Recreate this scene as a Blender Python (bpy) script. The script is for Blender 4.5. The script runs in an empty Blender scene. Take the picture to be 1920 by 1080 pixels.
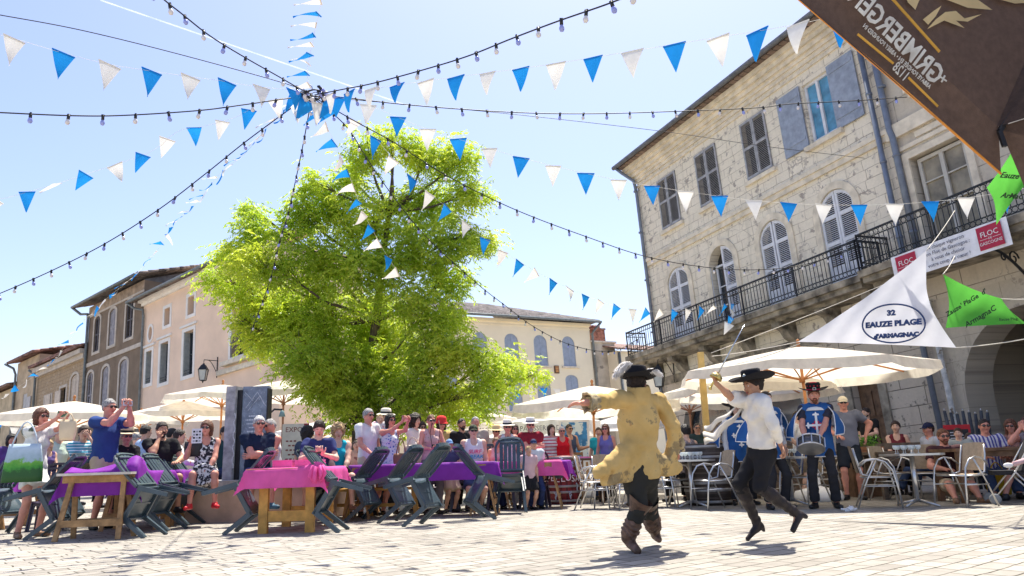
import bpy, bmesh, math, random
import numpy as np
from mathutils import Vector, Matrix, Quaternion
from mathutils.geometry import tessellate_polygon
SC = bpy.context.scene
COL = SC.collection
rnd = random.Random(7)
R_ = math.radians

# ---------------------------------------------------------------- camera
FPX = 1452.0; EYE = 0.8
_dn = np.array([.0295, 1, -.2226]); _dn /= np.linalg.norm(_dn)
_Z = -_dn; _Y = np.array([0, 0, 1.]) - _Z*_Z[2]; _Y /= np.linalg.norm(_Y); _X = np.cross(_Y, _Z)
RC = np.array([_X, _Y, _Z])
CAMP = np.array([0, 0, EYE])
cd = bpy.data.cameras.new('camera'); cam = bpy.data.objects.new('camera', cd); COL.objects.link(cam)
cd.sensor_width = 36; cd.lens = FPX/1920*36; cd.clip_end = 9000; cd.clip_start = .05
m4 = Matrix.Identity(4)
for i in range(3):
    m4[i][0] = RC[i][0]; m4[i][1] = -RC[i][1]; m4[i][2] = -RC[i][2]; m4[i][3] = CAMP[i]
cam.matrix_world = m4
SC.camera = cam

# ---------------------------------------------------------------- light
SUN = Vector((.12, .40, 1.0)).normalized()
w = bpy.data.worlds.new('World'); SC.world = w; w.use_nodes = True
nt = w.node_tree; bg = nt.nodes['Background']
sk = nt.nodes.new('ShaderNodeTexSky'); sk.sky_type = 'NISHITA'; sk.sun_disc = False
sk.sun_elevation = math.asin(SUN.z); sk.sun_rotation = math.atan2(SUN.x, SUN.y)
sk.air_density = 1.0; sk.dust_density = 1.6; sk.ozone_density = 1.2
tn = nt.nodes.new('ShaderNodeMix'); tn.data_type = 'RGBA'; tn.blend_type = 'MULTIPLY'; tn.inputs[0].default_value = 1; tn.inputs[7].default_value = (.97, .92, 1, 1)
nt.links.new(sk.outputs[0], tn.inputs[6]); nt.links.new(tn.outputs[2], bg.inputs[0]); bg.inputs[1].default_value = .060
ld = bpy.data.lights.new('sun', 'SUN'); ld.energy = 2.35; ld.angle = R_(.5); ld.color = (1, .94, .82)
lo = bpy.data.objects.new('sun', ld); COL.objects.link(lo)
lo.rotation_euler = SUN.to_track_quat('Z', 'Y').to_euler(); lo.location = (3, 5, 30)
SC.view_settings.view_transform = 'Standard'; SC.view_settings.look = 'None'
SC.view_settings.gamma = 1; SC.view_settings.exposure = 2.02

# ---------------------------------------------------------------- helpers
def ray(x, y): return RC @ np.array([(x-960)/FPX, (y-540)/FPX, 1.])
def at(x, y, d): return Vector(CAMP + ray(x, y)*d)
def G(x, d, z=0):
    X = (x-960)/FPX*d; Y = (EYE-z-_dn[0]*X-_dn[2]*d)/_dn[1]
    v = CAMP + RC @ np.array([X, Y, d]); return Vector((v[0], v[1], z))
def GP(x, y, z=0):
    r = ray(x, y); t = (z-EYE)/r[2]; return Vector(CAMP+r*t)
def depth(p): return float(RC[:, 2] @ (np.array(p)-CAMP))

def tag(o, label=None, cat=None, group=None, kind=None):
    if label: o['label'] = label
    if cat: o['category'] = cat
    if group: o['group'] = group
    if kind: o['kind'] = kind
    return o
def empty(name, loc=(0, 0, 0), rz=0, label=None, cat=None, group=None, kind=None, mat=None):
    o = bpy.data.objects.new(name, None); COL.objects.link(o); o.empty_display_size = .1
    if mat is not None: o.matrix_basis = mat
    else: o.location = loc; o.rotation_euler = (0, 0, rz)
    return tag(o, label, cat, group, kind)
def kids(o): return [c for c in bpy.data.objects if c.parent == o]
def copy_tree(o, parent=None):
    c = o.copy(); COL.objects.link(c); c.parent = parent
    for ch in list(o.children): copy_tree(ch, c)
    return c

class MB:
    def __init__(s): s.v = []; s.f = []; s.m = []; s.sm = []
    def add(s, vs, fs, mi=0, sm=False):
        n = len(s.v); s.v += [tuple(v) for v in vs]
        for f in fs: s.f.append([n+i for i in f]); s.m.append(mi); s.sm.append(sm)
        return s
    def box(s, c, sz, mi=0, M=None):
        x, y, z = [k/2 for k in sz]
        vs = [Vector((a*x, b*y, e*z)) for a in (-1, 1) for b in (-1, 1) for e in (-1, 1)]
        if M is not None: vs = [M @ v for v in vs]
        vs = [v+Vector(c) for v in vs]
        return s.add(vs, [(0, 1, 3, 2), (4, 6, 7, 5), (0, 4, 5, 1), (2, 3, 7, 6), (0, 2, 6, 4), (1, 5, 7, 3)], mi)
    def b2(s, x0, x1, y0, y1, z0, z1, mi=0):
        return s.box(((x0+x1)/2, (y0+y1)/2, (z0+z1)/2), (abs(x1-x0), abs(y1-y0), abs(z1-z0)), mi)
    def beam(s, a, b, wd, th, mi=0, up=(0, 0, 1)):
        a = Vector(a); b = Vector(b); d = (b-a); L = d.length; d.normalize(); up = Vector(up)
        if abs(d.dot(up)) > .98: up = Vector((0, 1, 0))
        sx = d.cross(up).normalized(); uz = sx.cross(d).normalized()
        M = Matrix((sx, d, uz)).transposed()
        return s.box((a+b)/2, (wd, L, th), mi, M)
    def tube(s, pts, r, n=6, mi=0, cap=True, sm=True, flat=1):
        pts = [Vector(p) for p in pts]; N = len(pts)
        rs = r if isinstance(r, (list, tuple)) else [r]*N
        base = []; fs = []; prev = None
        for i, p in enumerate(pts):
            t = (pts[min(i+1, N-1)]-pts[max(i-1, 0)])
            if t.length < 1e-9: t = Vector((0, 0, 1))
            t.normalize()
            if prev is None:
                a = Vector((0, 0, 1)) if abs(t.z) < .9 else Vector((1, 0, 0))
                prev = (a - t*a.dot(t)).normalized()
            else: prev = (prev - t*prev.dot(t)).normalized()
            q = t.cross(prev)
            for k in range(n):
                an = 2*math.pi*k/n; base.append(p + prev*math.cos(an)*rs[i] + q*math.sin(an)*rs[i]*flat)
        for i in range(N-1):
            for k in range(n):
                k2 = (k+1) % n; fs.append((i*n+k, i*n+k2, (i+1)*n+k2, (i+1)*n+k))
        if cap: fs.append(tuple(range(n))[::-1]); fs.append(tuple((N-1)*n+k for k in range(n)))
        return s.add(base, fs, mi, sm)
    def lathe(s, prof, n=16, c=(0, 0, 0), mi=0, sm=True, M=None, sx=1, sy=1):
        vs = []; fs = []
        for (r, z) in prof:
            for k in range(n):
                a = 2*math.pi*k/n; v = Vector((r*math.cos(a)*sx, r*math.sin(a)*sy, z))
                if M is not None: v = M @ v
                vs.append(v+Vector(c))
        for i in range(len(prof)-1):
            for k in range(n):
                k2 = (k+1) % n; fs.append((i*n+k, i*n+k2, (i+1)*n+k2, (i+1)*n+k))
        if prof[0][0] > 1e-4: fs.append(tuple(range(n))[::-1])
        if prof[-1][0] > 1e-4: fs.append(tuple((len(prof)-1)*n+k for k in range(n)))
        return s.add(vs, fs, mi, sm)
    def ball(s, c, r, mi=0, n=8, M=None):
        if not isinstance(r, (list, tuple)): r = (r, r, r)
        vs = []; fs = []; rings = n//2+1
        for i in range(1, rings):
            ph = math.pi*i/rings
            for k in range(n):
                a = 2*math.pi*k/n
                v = Vector((r[0]*math.sin(ph)*math.cos(a), r[1]*math.sin(ph)*math.sin(a), r[2]*math.cos(ph)))
                vs.append(v)
        vs += [Vector((0, 0, r[2])), Vector((0, 0, -r[2]))]
        if M is not None: vs = [M @ v for v in vs]
        vs = [v+Vector(c) for v in vs]
        q = (rings-1)*n
        for i in range(rings-2):
            for k in range(n):
                k2 = (k+1) % n; fs.append((i*n+k, (i+1)*n+k, (i+1)*n+k2, i*n+k2))
        for k in range(n):
            k2 = (k+1) % n; fs.append((q, k, k2)); fs.append((q+1, (rings-2)*n+k2, (rings-2)*n+k))
        return s.add(vs, fs, mi, True)
    def slab(s, poly, th, mi=0, axis='y', off=0):
        """extrude 2D polygon (x,z) in y from off to off+th"""
        n = len(poly)
        vs = [Vector((p[0], off, p[1])) for p in poly]+[Vector((p[0], off+th, p[1])) for p in poly]
        tri = tessellate_polygon([[Vector((p[0], p[1], 0)) for p in poly]])
        fs = [tuple(t) for t in tri]+[tuple(n+i for i in t[::-1]) for t in tri]
        fs += [(i, (i+1) % n, n+(i+1) % n, n+i) for i in range(n)]
        return s.add(vs, fs, mi)
    def build(s, name, mats, parent=None, label=None, cat=None, group=None, kind=None, loc=None, mat=None):
        me = bpy.data.meshes.new(name); me.from_pydata([tuple(v) for v in s.v], [], s.f)
        if not isinstance(mats, (list, tuple)): mats = [mats]
        for m in mats: me.materials.append(m)
        me.polygons.foreach_set('material_index', s.m); me.polygons.foreach_set('use_smooth', s.sm)
        bm = bmesh.new(); bm.from_mesh(me); bmesh.ops.recalc_face_normals(bm, faces=bm.faces); bm.to_mesh(me); bm.free()
        me.update()
        o = bpy.data.objects.new(name, me); COL.objects.link(o)
        if parent is not None: o.parent = parent
        if loc is not None: o.location = loc
        if mat is not None: o.matrix_basis = mat
        return tag(o, label, cat, group, kind)

# ---------------------------------------------------------------- materials
def new_mat(name):
    m = bpy.data.materials.new(name); m.use_nodes = True; n = m.node_tree
    return m, n, n.nodes['Principled BSDF'], n.nodes['Material Output']
def N(n, t, **k):
    x = n.nodes.new(t)
    for a, b in k.items():
        if a.startswith('_'): setattr(x, a[1:], b)
        else:
            key = int(a[1:]) if a[0] == 'i' and a[1:].isdigit() else a
            x.inputs[key].default_value = b
    return x
def ramp(n, fac, stops, interp='LINEAR'):
    r = n.nodes.new('ShaderNodeValToRGB'); r.color_ramp.interpolation = interp
    while len(r.color_ramp.elements) < len(stops): r.color_ramp.elements.new(.5)
    for e, (p, c) in zip(r.color_ramp.elements, stops):
        e.position = p; e.color = (*c, 1) if len(c) == 3 else c
    n.links.new(fac, r.inputs[0]); return r.outputs[0]
def mix(n, fac, a, b, mode='MIX'):
    x = n.nodes.new('ShaderNodeMix'); x.data_type = 'RGBA'; x.blend_type = mode
    for inp, v in ((x.inputs[0], fac), (x.inputs[6], a), (x.inputs[7], b)):
        if hasattr(v, 'links') or hasattr(v, 'is_linked'): n.links.new(v, inp)
        elif isinstance(v, (int, float)): inp.default_value = v
        else: inp.default_value = (*v, 1)
    return x.outputs[2]
def coords(n, scale=(1, 1, 1), rot=(0, 0, 0), out='Object'):
    tc = n.nodes.new('ShaderNodeTexCoord'); mp = n.nodes.new('ShaderNodeMapping')
    mp.inputs['Scale'].default_value = scale; mp.inputs['Rotation'].default_value = rot
    n.links.new(tc.outputs[out], mp.inputs[0]); return mp.outputs[0]
def noise(n, co, sc, det=4, rough=.55, out=0):
    x = N(n, 'ShaderNodeTexNoise', Scale=sc, Detail=det, Roughness=rough); n.links.new(co, x.inputs[0]); return x.outputs[out]
def bump(n, b, h, st=.3, dist=.01):
    x = N(n, 'ShaderNodeBump', Strength=st, Distance=dist); n.links.new(h, x.inputs['Height']); n.links.new(x.outputs[0], b.inputs['Normal'])
_mc = {}
def mat(c, r=.75, var=.12, sc=6, bmp=.15, metal=0, trans=0, c2=None, sc2=14, thr=.5, kind=None, spec=.4, det=4):
    """generic procedural: base colour with mottling, optional second colour print, optional translucency"""
    key = (c, r, var, sc, bmp, metal, trans, c2, sc2, thr, kind, spec)
    if key in _mc: return _mc[key]
    m, n, b, out = new_mat('surface'); co = coords(n)
    nz = noise(n, co, sc, det)
    lo_ = tuple(max(0, k*(1-var*1.6)) for k in c); hi = tuple(min(1, k*(1+var)) for k in c)
    colr = ramp(n, nz, [(.3, lo_), (.7, hi)])
    if c2:
        if kind == 'stripe':
            wv = N(n, 'ShaderNodeTexWave', Scale=sc2, Distortion=.3); wv.bands_direction = 'Z'; n.links.new(co, wv.inputs[0]); f = wv.outputs[1]
        elif kind == 'vstripe':
            wv = N(n, 'ShaderNodeTexWave', Scale=sc2, Distortion=.2); wv.bands_direction = 'X'; n.links.new(co, wv.inputs[0]); f = wv.outputs[1]
        elif kind == 'dots':
            vo = N(n, 'ShaderNodeTexVoronoi', Scale=sc2); n.links.new(co, vo.inputs[0]); f = vo.outputs[0]
        else: f = noise(n, co, sc2, 3)
        fr = ramp(n, f, [(thr-.03, (0, 0, 0)), (thr+.03, (1, 1, 1))])
        colr = mix(n, fr, colr, c2)
    n.links.new(colr, b.inputs['Base Color'])
    b.inputs['Roughness'].default_value = r; b.inputs['Metallic'].default_value = metal
    b.inputs['Specular IOR Level'].default_value = spec
    if bmp: bump(n, b, noise(n, co, sc*5, 3), bmp, .01)
    if trans:
        t = n.nodes.new('ShaderNodeBsdfTranslucent'); n.links.new(colr, t.inputs[0])
        mx = n.nodes.new('ShaderNodeMixShader'); mx.inputs[0].default_value = trans
        n.links.new(b.outputs[0], mx.inputs[1]); n.links.new(t.outputs[0], mx.inputs[2]); n.links.new(mx.outputs[0], out.inputs[0])
    _mc[key] = m; return m
def cloth(c, **k):
    k.setdefault('var', .1); k.setdefault('sc', 5); k.setdefault('bmp', .25); k.setdefault('r', .9); k.setdefault('spec', .15)
    return mat(c, **k)
def glass_mat(c=(.03, .04, .05), r=.08):
    return mat(c, r=r, var=.3, sc=1.5, bmp=0, spec=.8)

def stone_mat(name, c1, c2, cm, bw=.62, bh=.3, patch=(.33, .28, .22), pthr=.60, mort=.012, axis='xz', dist=.03, vary=.5, cracks=True):
    m, n, b, out = new_mat(name); tc = n.nodes.new('ShaderNodeTexCoord')
    sp = n.nodes.new('ShaderNodeSeparateXYZ'); n.links.new(tc.outputs['Object'], sp.inputs[0])
    cb = n.nodes.new('ShaderNodeCombineXYZ')
    n.links.new(sp.outputs[0], cb.inputs[0]); n.links.new(sp.outputs[2 if axis == 'xz' else 1], cb.inputs[1])
    dn = noise(n, cb.outputs[0], 1.7, 3, out=1)
    ad = N(n, 'ShaderNodeVectorMath', _operation='SCALE'); n.links.new(dn, ad.inputs[0]); ad.inputs[3].default_value = dist
    a2 = N(n, 'ShaderNodeVectorMath', _operation='ADD'); n.links.new(cb.outputs[0], a2.inputs[0]); n.links.new(ad.outputs[0], a2.inputs[1])
    co = a2.outputs[0]
    br = N(n, 'ShaderNodeTexBrick', Scale=1.0); br.inputs['Brick Width'].default_value = bw; br.inputs['Row Height'].default_value = bh
    br.inputs['Mortar Size'].default_value = mort; br.inputs['Mortar Smooth'].default_value = .3; br.inputs['Bias'].default_value = 0
    br.inputs['Color1'].default_value = (*c1, 1); br.inputs['Color2'].default_value = (*c2, 1); br.inputs['Mortar'].default_value = (*cm, 1)
    br.offset = .42; br.squash = 1.35; br.squash_frequency = 3
    n.links.new(co, br.inputs[0])
    n1 = noise(n, co, .9, 5); n2 = noise(n, co, 3.2, 6, .65); n3 = noise(n, co, 16, 4, .6)
    # broken mortar: joints open only here and there
    jt = ramp(n, noise(n, co, 2.3, 3), [(.38, (0, 0, 0)), (.55, (1, 1, 1))])
    mf = N(n, 'ShaderNodeMath', _operation='MULTIPLY'); n.links.new(br.outputs[1], mf.inputs[0]); n.links.new(jt, mf.inputs[1])
    br2 = mix(n, noise(n, co, 1.1, 2), c1, c2)
    base = mix(n, .55, br.outputs[0], br2)
    base = mix(n, mf.outputs[0], base, cm)
    base = mix(n, ramp(n, n1, [(.35, (.0,)*3), (.75, (vary,)*3)]), base, tuple(k*.82 for k in c1))
    base = mix(n, ramp(n, n2, [(pthr, (0,)*3), (pthr+.05, (.85,)*3)]), base, patch)
    if cracks:
        vo = N(n, 'ShaderNodeTexVoronoi', Scale=1.3, _feature='DISTANCE_TO_EDGE'); a3 = N(n, 'ShaderNodeVectorMath', _operation='ADD'); s3 = N(n, 'ShaderNodeVectorMath', _operation='SCALE')
        n.links.new(noise(n, co, 2.6, 5, out=1), s3.inputs[0]); s3.inputs[3].default_value = .55; n.links.new(co, a3.inputs[0]); n.links.new(s3.outputs[0], a3.inputs[1]); n.links.new(a3.outputs[0], vo.inputs[0])
        cm1 = ramp(n, vo.outputs[0], [(.0, (1,)*3), (.022, (0,)*3)]); cm2 = ramp(n, noise(n, co, .8, 4), [(.50, (0,)*3), (.56, (.8,)*3)])
        base = mix(n, mix(n, 1, cm1, cm2, 'MULTIPLY'), base, patch)
        mpv = N(n, 'ShaderNodeMapping'); mpv.inputs['Scale'].default_value = (2.6, .35, 1); n.links.new(co, mpv.inputs[0])
        base = mix(n, ramp(n, noise(n, mpv.outputs[0], 1.6, 5), [(.55, (0,)*3), (.72, (.45,)*3)]), base, tuple(k*.55 for k in c1))
    base = mix(n, .35, base, ramp(n, n3, [(.25, (.62,)*3), (.75, (1,)*3)]), 'MULTIPLY')
    n.links.new(base, b.inputs['Base Color']); b.inputs['Roughness'].default_value = .92; b.inputs['Specular IOR Level'].default_value = .2
    hh = N(n, 'ShaderNodeMath', _operation='SUBTRACT'); n.links.new(n2, hh.inputs[0]); n.links.new(mf.outputs[0], hh.inputs[1])
    bump(n, b, hh.outputs[0], .6, .02)
    return m

def roof_mat(c=(.16, .13, .12)):
    m, n, b, out = new_mat('roof_tile'); co = coords(n)
    br = N(n, 'ShaderNodeTexBrick', Scale=1.0); br.inputs['Brick Width'].default_value = .24; br.inputs['Row Height'].default_value = .34
    br.inputs['Mortar Size'].default_value = .03; br.inputs['Mortar Smooth'].default_value = 1
    br.inputs['Color1'].default_value = (*c, 1); br.inputs['Color2'].default_value = (*[k*1.5 for k in c], 1); br.inputs['Mortar'].default_value = (.03, .025, .025, 1)
    n.links.new(co, br.inputs[0])
    cc = mix(n, .5, br.outputs[0], ramp(n, noise(n, co, 2, 5), [(.3, (.45,)*3), (.7, (1,)*3)]), 'MULTIPLY')
    n.links.new(cc, b.inputs[0]); b.inputs['Roughness'].default_value = .9; bump(n, b, br.outputs[1], -.8, .05); return m

M = {}
M['skin'] = None
M['wood'] = mat((.42, .24, .10), .6, .3, 9, .2)
M['wood_y'] = mat((.62, .33, .07), .5, .25, 7, .2)
M['wood_d'] = mat((.16, .09, .05), .65, .3, 7, .25)
M['wood_pole'] = mat((.50, .20, .06), .5, .15, 7, .1)
M['wood_gray'] = mat((.17, .13, .10), .8, .3, 10, .3)
M['black'] = mat((.018, .018, .02), .5, .2, 8, .05)
M['iron'] = mat((.02, .022, .026), .45, .2, 8, .1)
M['alu'] = mat((.62, .62, .62), .28, .08, 10, .05, metal=.85)
M['chair_g'] = mat((.05, .078, .098), .30, .15, 5, .08, spec=.6)
M['chair_p'] = mat((.045, .028, .055), .32, .15, 5, .08, spec=.6)
M['canvas'] = cloth((.90, .85, .74), trans=.5, bmp=0)
M['canvas_w'] = cloth((.9, .89, .87), trans=.45, bmp=0)
M['purple'] = cloth((.30, .05, .45), trans=.3, bmp=0, r=.6)
M['pink'] = cloth((.95, .15, .48), trans=.3, bmp=0, r=.6)
M['flag_b'] = cloth((.02, .32, .82), trans=.25, bmp=0)
M['flag_w'] = cloth((.92, .89, .83), trans=.28, bmp=0)
M['white'] = mat((.78, .78, .78), .6, .06, 5, .05)
M['bulb_w'] = mat((.75, .70, .68), .15, .05, 5, 0, spec=.8)
M['bulb_b'] = mat((.30, .34, .72), .15, .05, 5, 0, spec=.8)
M['glass'] = glass_mat()
M['clear'] = mat((.8, .85, .85), .08, .1, 5, 0, spec=1, trans=.3)

# ---------------------------------------------------------------- ground
gm, n, b, out = new_mat('paving')
RA = math.atan2(*(RC @ np.array([1812, 270, 1452.]))[[1, 0]])
co = coords(n, rot=(0, 0, -RA))
dn_ = noise(n, co, 2.5, 3, out=1)
ad = N(n, 'ShaderNodeVectorMath', _operation='SCALE'); n.links.new(dn_, ad.inputs[0]); ad.inputs[3].default_value = .06
a2 = N(n, 'ShaderNodeVectorMath', _operation='ADD'); n.links.new(co, a2.inputs[0]); n.links.new(ad.outputs[0], a2.inputs[1]); co2 = a2.outputs[0]
br = N(n, 'ShaderNodeTexBrick', Scale=1.0); br.inputs['Brick Width'].default_value = .33; br.inputs['Row Height'].default_value = .17
br.inputs['Mortar Size'].default_value = .008; br.inputs['Mortar Smooth'].default_value = .2
br.inputs['Color1'].default_value = (.44, .415, .37, 1); br.inputs['Color2'].default_value = (.315, .295, .262, 1); br.inputs['Mortar'].default_value = (.17, .155, .13, 1)
br.offset = .5; br.squash = .8; br.squash_frequency = 3
n.links.new(co2, br.inputs[0])
n1 = noise(n, co, .5, 5); n2 = noise(n, co, 7, 5, .65); n3 = noise(n, co, 60, 3)
c_ = mix(n, .55, br.outputs[0], ramp(n, n1, [(.3, (.62, .60, .58)), (.7, (1, .99, .97))]), 'MULTIPLY')
c_ = mix(n, .4, c_, ramp(n, n2, [(.3, (.55, .54, .52)), (.62, (1, 1, 1))]), 'MULTIPLY')
jn = ramp(n, noise(n, co, 3.1, 4), [(.42, (0, 0, 0)), (.56, (1, 1, 1))])
jm = N(n, 'ShaderNodeMath', _operation='MULTIPLY'); n.links.new(br.outputs[1], jm.inputs[0]); n.links.new(jn, jm.inputs[1])
c_ = mix(n, jm.outputs[0], c_, (.055, .05, .035))
c_ = mix(n, ramp(n, n2, [(.64, (0,)*3), (.69, (.5,)*3)]), c_, (.12, .10, .08))
n.links.new(c_, b.inputs[0]); b.inputs['Roughness'].default_value = .85; b.inputs['Specular IOR Level'].default_value = .25
hh = N(n, 'ShaderNodeMath', _operation='MULTIPLY_ADD'); n.links.new(br.outputs[1], hh.inputs[0]); hh.inputs[1].default_value = -1; n.links.new(n2, hh.inputs[2])
bump(n, b, hh.outputs[0], .55, .012)
g = MB(); g.add([(-400, -200, 0), (400, -200, 0), (400, 700, 0), (-400, 700, 0)], [(0, 1, 2, 3)])
g.build('ground', gm, kind='structure')

# contrail high in the sky
ct = MB(); A = at(188, 0, 3000); B = at(770, 200, 3600)
pts = [A.lerp(B, i/40)+Vector((0, 0, 0)) for i in range(41)]
ct.tube(pts, [3.2+.3*math.sin(i*2.3) for i in range(41)], 8)
m, n, b, out = new_mat('vapour'); co = coords(n)
tr = n.nodes.new('ShaderNodeBsdfTransparent'); mx = n.nodes.new('ShaderNodeMixShader')
b.inputs[0].default_value = (.95, .95, .95, 1); b.inputs['Roughness'].default_value = 1
tl = n.nodes.new('ShaderNodeBsdfTranslucent'); tl.inputs[0].default_value = (.95, .95, .95, 1)
fr = ramp(n, noise(n, co, .012, 4), [(.3, (.05,)*3), (.7, (.20,)*3)])
n.links.new(fr, mx.inputs[0]); n.links.new(tr.outputs[0], mx.inputs[1]); n.links.new(tl.outputs[0], mx.inputs[2]); n.links.new(mx.outputs[0], out.inputs[0])
ct.build('sky_contrail', m, kind='structure')
# ================================================================ buildings
UPB = Vector(RC @ np.array([-429, -5491, 1452.])).normalized()
class Frame:
    """a facade: local x to the right along the wall, local z up the wall, local y into the wall"""
    def __init__(s, dirc, P, name, label, cat='building', group=None):
        u = Vector(RC @ np.array(dirc, float)); u -= UPB*u.dot(UPB); u.normalize()
        s.u = u; s.z = UPB; s.y = s.z.cross(u); s.P = Vector(P)
        m = Matrix.Identity(4)
        for i in range(3): m[i][0] = u[i]; m[i][1] = s.y[i]; m[i][2] = s.z[i]; m[i][3] = s.P[i]
        s.M = m
        s.root = empty(name, label=label, cat=cat, group=group, mat=m)
    def px(s, x, y, o=0):
        r = Vector(ray(x, y)); P = s.P+s.y*o; c = Vector(CAMP)
        t = (P-c).dot(s.y)/r.dot(s.y); q = c+r*t-s.P
        return q.dot(s.u), q.dot(s.z)
    def w(s, x, y, z): return s.M @ Vector((x, y, z))

def arch_pts(cx, w_, z0, ztop, rise, n=12):
    """outline of opening, counter-clockwise from bottom left"""
    hw = w_/2; zs = ztop-rise
    p = [(cx-hw, z0), (cx+hw, z0)]
    for i in range(n+1):
        a = math.pi*i/n; p.append((cx+hw*math.cos(a), zs+rise*math.sin(a)))
    return p
def rect(x0, x1, z0, z1): return [(x0, z0), (x1, z0), (x1, z1), (x0, z1)]
def wall(fr, outline, holes, m, reveal=.25, name='wall', y=0, back=True, label=None):
    mb = MB(); polys = [[Vector((p[0], p[1], 0)) for p in q] for q in [outline]+holes]
    tri = tessellate_polygon(polys); flat = [p for q in polys for p in q]
    mb.add([(p.x, y, p.y) for p in flat], [tuple(t) for t in tri])
    for q in polys[1:]:
        n = len(q); vs = [(p.x, y, p.y) for p in q]+[(p.x, y+reveal, p.y) for p in q]
        mb.add(vs, [(i, (i+1) % n, n+(i+1) % n, n+i) for i in range(n)])
    q = polys[0]; n = len(q); D = 7.0 if back is True else back
    vs = [(p.x, y, p.y) for p in q]+[(p.x, y+D, p.y) for p in q]
    mb.add(vs, [(i, (i+1) % n, n+(i+1) % n, n+i) for i in range(n)]+[tuple(range(n, 2*n))])
    me = mb.build(name, m, fr.root, label=label)
    return me
def band(poly, wd):
    """offset closed outline outwards (2D)"""
    n = len(poly); out = []
    cx = sum(p[0] for p in poly)/n; cz = sum(p[1] for p in poly)/n
    for i in range(n):
        a = Vector(poly[i-1]); b_ = Vector(poly[i]); c = Vector(poly[(i+1) % n])
        e1 = (b_-a); e2 = (c-b_)
        if e1.length < 1e-6 or e2.length < 1e-6: out.append(tuple(b_)); continue
        e1.normalize(); e2.normalize()
        n1 = Vector((e1.y, -e1.x)); n2 = Vector((e2.y, -e2.x)); nn = n1+n2
        k = wd/max(.35, (nn.length_squared/2)**.5*nn.length/ max(nn.length, 1e-6)) if nn.length > 1e-6 else wd
        nn.normalize(); k = wd/max(.4, nn.dot(n1)); out.append((b_.x+nn.x*k, b_.y+nn.y*k))
    return out
def ring(fr, poly, wd, th, m, name='surround', y=0, parent=None, inner=0):
    o = band(poly, wd); i_ = band(poly, -inner) if inner else poly; n = len(poly); mb = MB()
    vs = [(p[0], y, p[1]) for p in i_]+[(p[0], y, p[1]) for p in o]+[(p[0], y-th, p[1]) for p in i_]+[(p[0], y-th, p[1]) for p in o]
    fs = []
    for k in range(n):
        k2 = (k+1) % n
        fs += [(2*n+k, 2*n+k2, 3*n+k2, 3*n+k), (k, k2, 2*n+k2, 2*n+k), (n+k, n+k2, 3*n+k2, 3*n+k), (k, n+k, n+k2, k2)]
    mb.add(vs, fs); return mb.build(name, m, parent or fr.root)

def leaf(mb, x0, x1, z0, top, y=-.03, fr_=.06, louvre=True, th=.04, rails=(), arch=None, step=.052, panel_to=None):
    """one louvred leaf; top(x) gives height of top edge at x"""
    zt = lambda x: top(x)
    N_ = 10
    # side stiles
    mb.b2(x0, x0+fr_, y-th/2, y+th/2, z0, zt(x0+fr_*.5))
    mb.b2(x1-fr_, x1, y-th/2, y+th/2, z0, zt(x1-fr_*.5))
    mb.b2(x0+fr_, x1-fr_, y-th/2, y+th/2, z0, z0+fr_*1.6)
    # top rail following the curve
    pts = [x0+(x1-x0)*i/N_ for i in range(N_+1)]
    for a, b_ in zip(pts[:-1], pts[1:]):
        za, zb = zt(a), zt(b_)
        mb.add([(a, y-th/2-.002, za-fr_*1.3), (b_, y-th/2-.002, zb-fr_*1.3), (b_, y-th/2-.002, zb), (a, y-th/2-.002, za),
                (a, y+th/2, za-fr_*1.3), (b_, y+th/2, zb-fr_*1.3), (b_, y+th/2, zb), (a, y+th/2, za)],
               [(0, 1, 2, 3), (4, 7, 6, 5), (3, 2, 6, 7), (0, 4, 5, 1), (0, 3, 7, 4), (1, 5, 6, 2)])
    for r in rails: mb.b2(x0+fr_, x1-fr_, y-th/2, y+th/2, r-fr_*.7, r+fr_*.7)
    zz = z0+fr_*1.6
    if panel_to: mb.b2(x0+fr_, x1-fr_, y-.004, y+.012, zz, panel_to); zz = panel_to
    if louvre:
        mr = Matrix.Rotation(R_(38), 3, 'X')
        while True:
            zz += step
            xs = [x0+(x1-x0)*i/20 for i in range(21) if zt(x0+(x1-x0)*i/20) > zz+fr_*1.2]
            if len(xs) < 3: break
            a, b_ = max(xs[0], x0+fr_), min(xs[-1], x1-fr_)
            if b_-a < .03: break
            mb.box(((a+b_)/2, y, zz), (b_-a, .045, .008), 0, mr)
    else:
        xs = [x0+fr_+(x1-x0-2*fr_)*i/6 for i in range(7)]
        for a, b_ in zip(xs[:-1], xs[1:]): mb.b2(a+.004, b_-.004, y-.008, y+.008, zz, min(zt(a+.01), zt(b_-.01))-.02)
def shutter_pair(fr, cx, w_, z0, ztop, m, arch=0, rails=(), louvre=True, y=-.03, parent=None, gap=.012, panel=None, fr_=.06, step=.052, dark=None):
    hw = w_/2
    def top(x):
        if not arch: return ztop
        t = min(1, abs(x-cx)/hw); return ztop-arch+arch*math.sqrt(max(0, 1-t*t))
    for s_ in (-1, 1):
        mb = MB(); a, b_ = (cx-hw, cx-gap/2) if s_ < 0 else (cx+gap/2, cx+hw)
        leaf(mb, a, b_, z0, top, y, fr_, louvre, rails=rails, panel_to=panel, step=step)
        mb.build('shutter', m, parent or fr.root)
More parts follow.
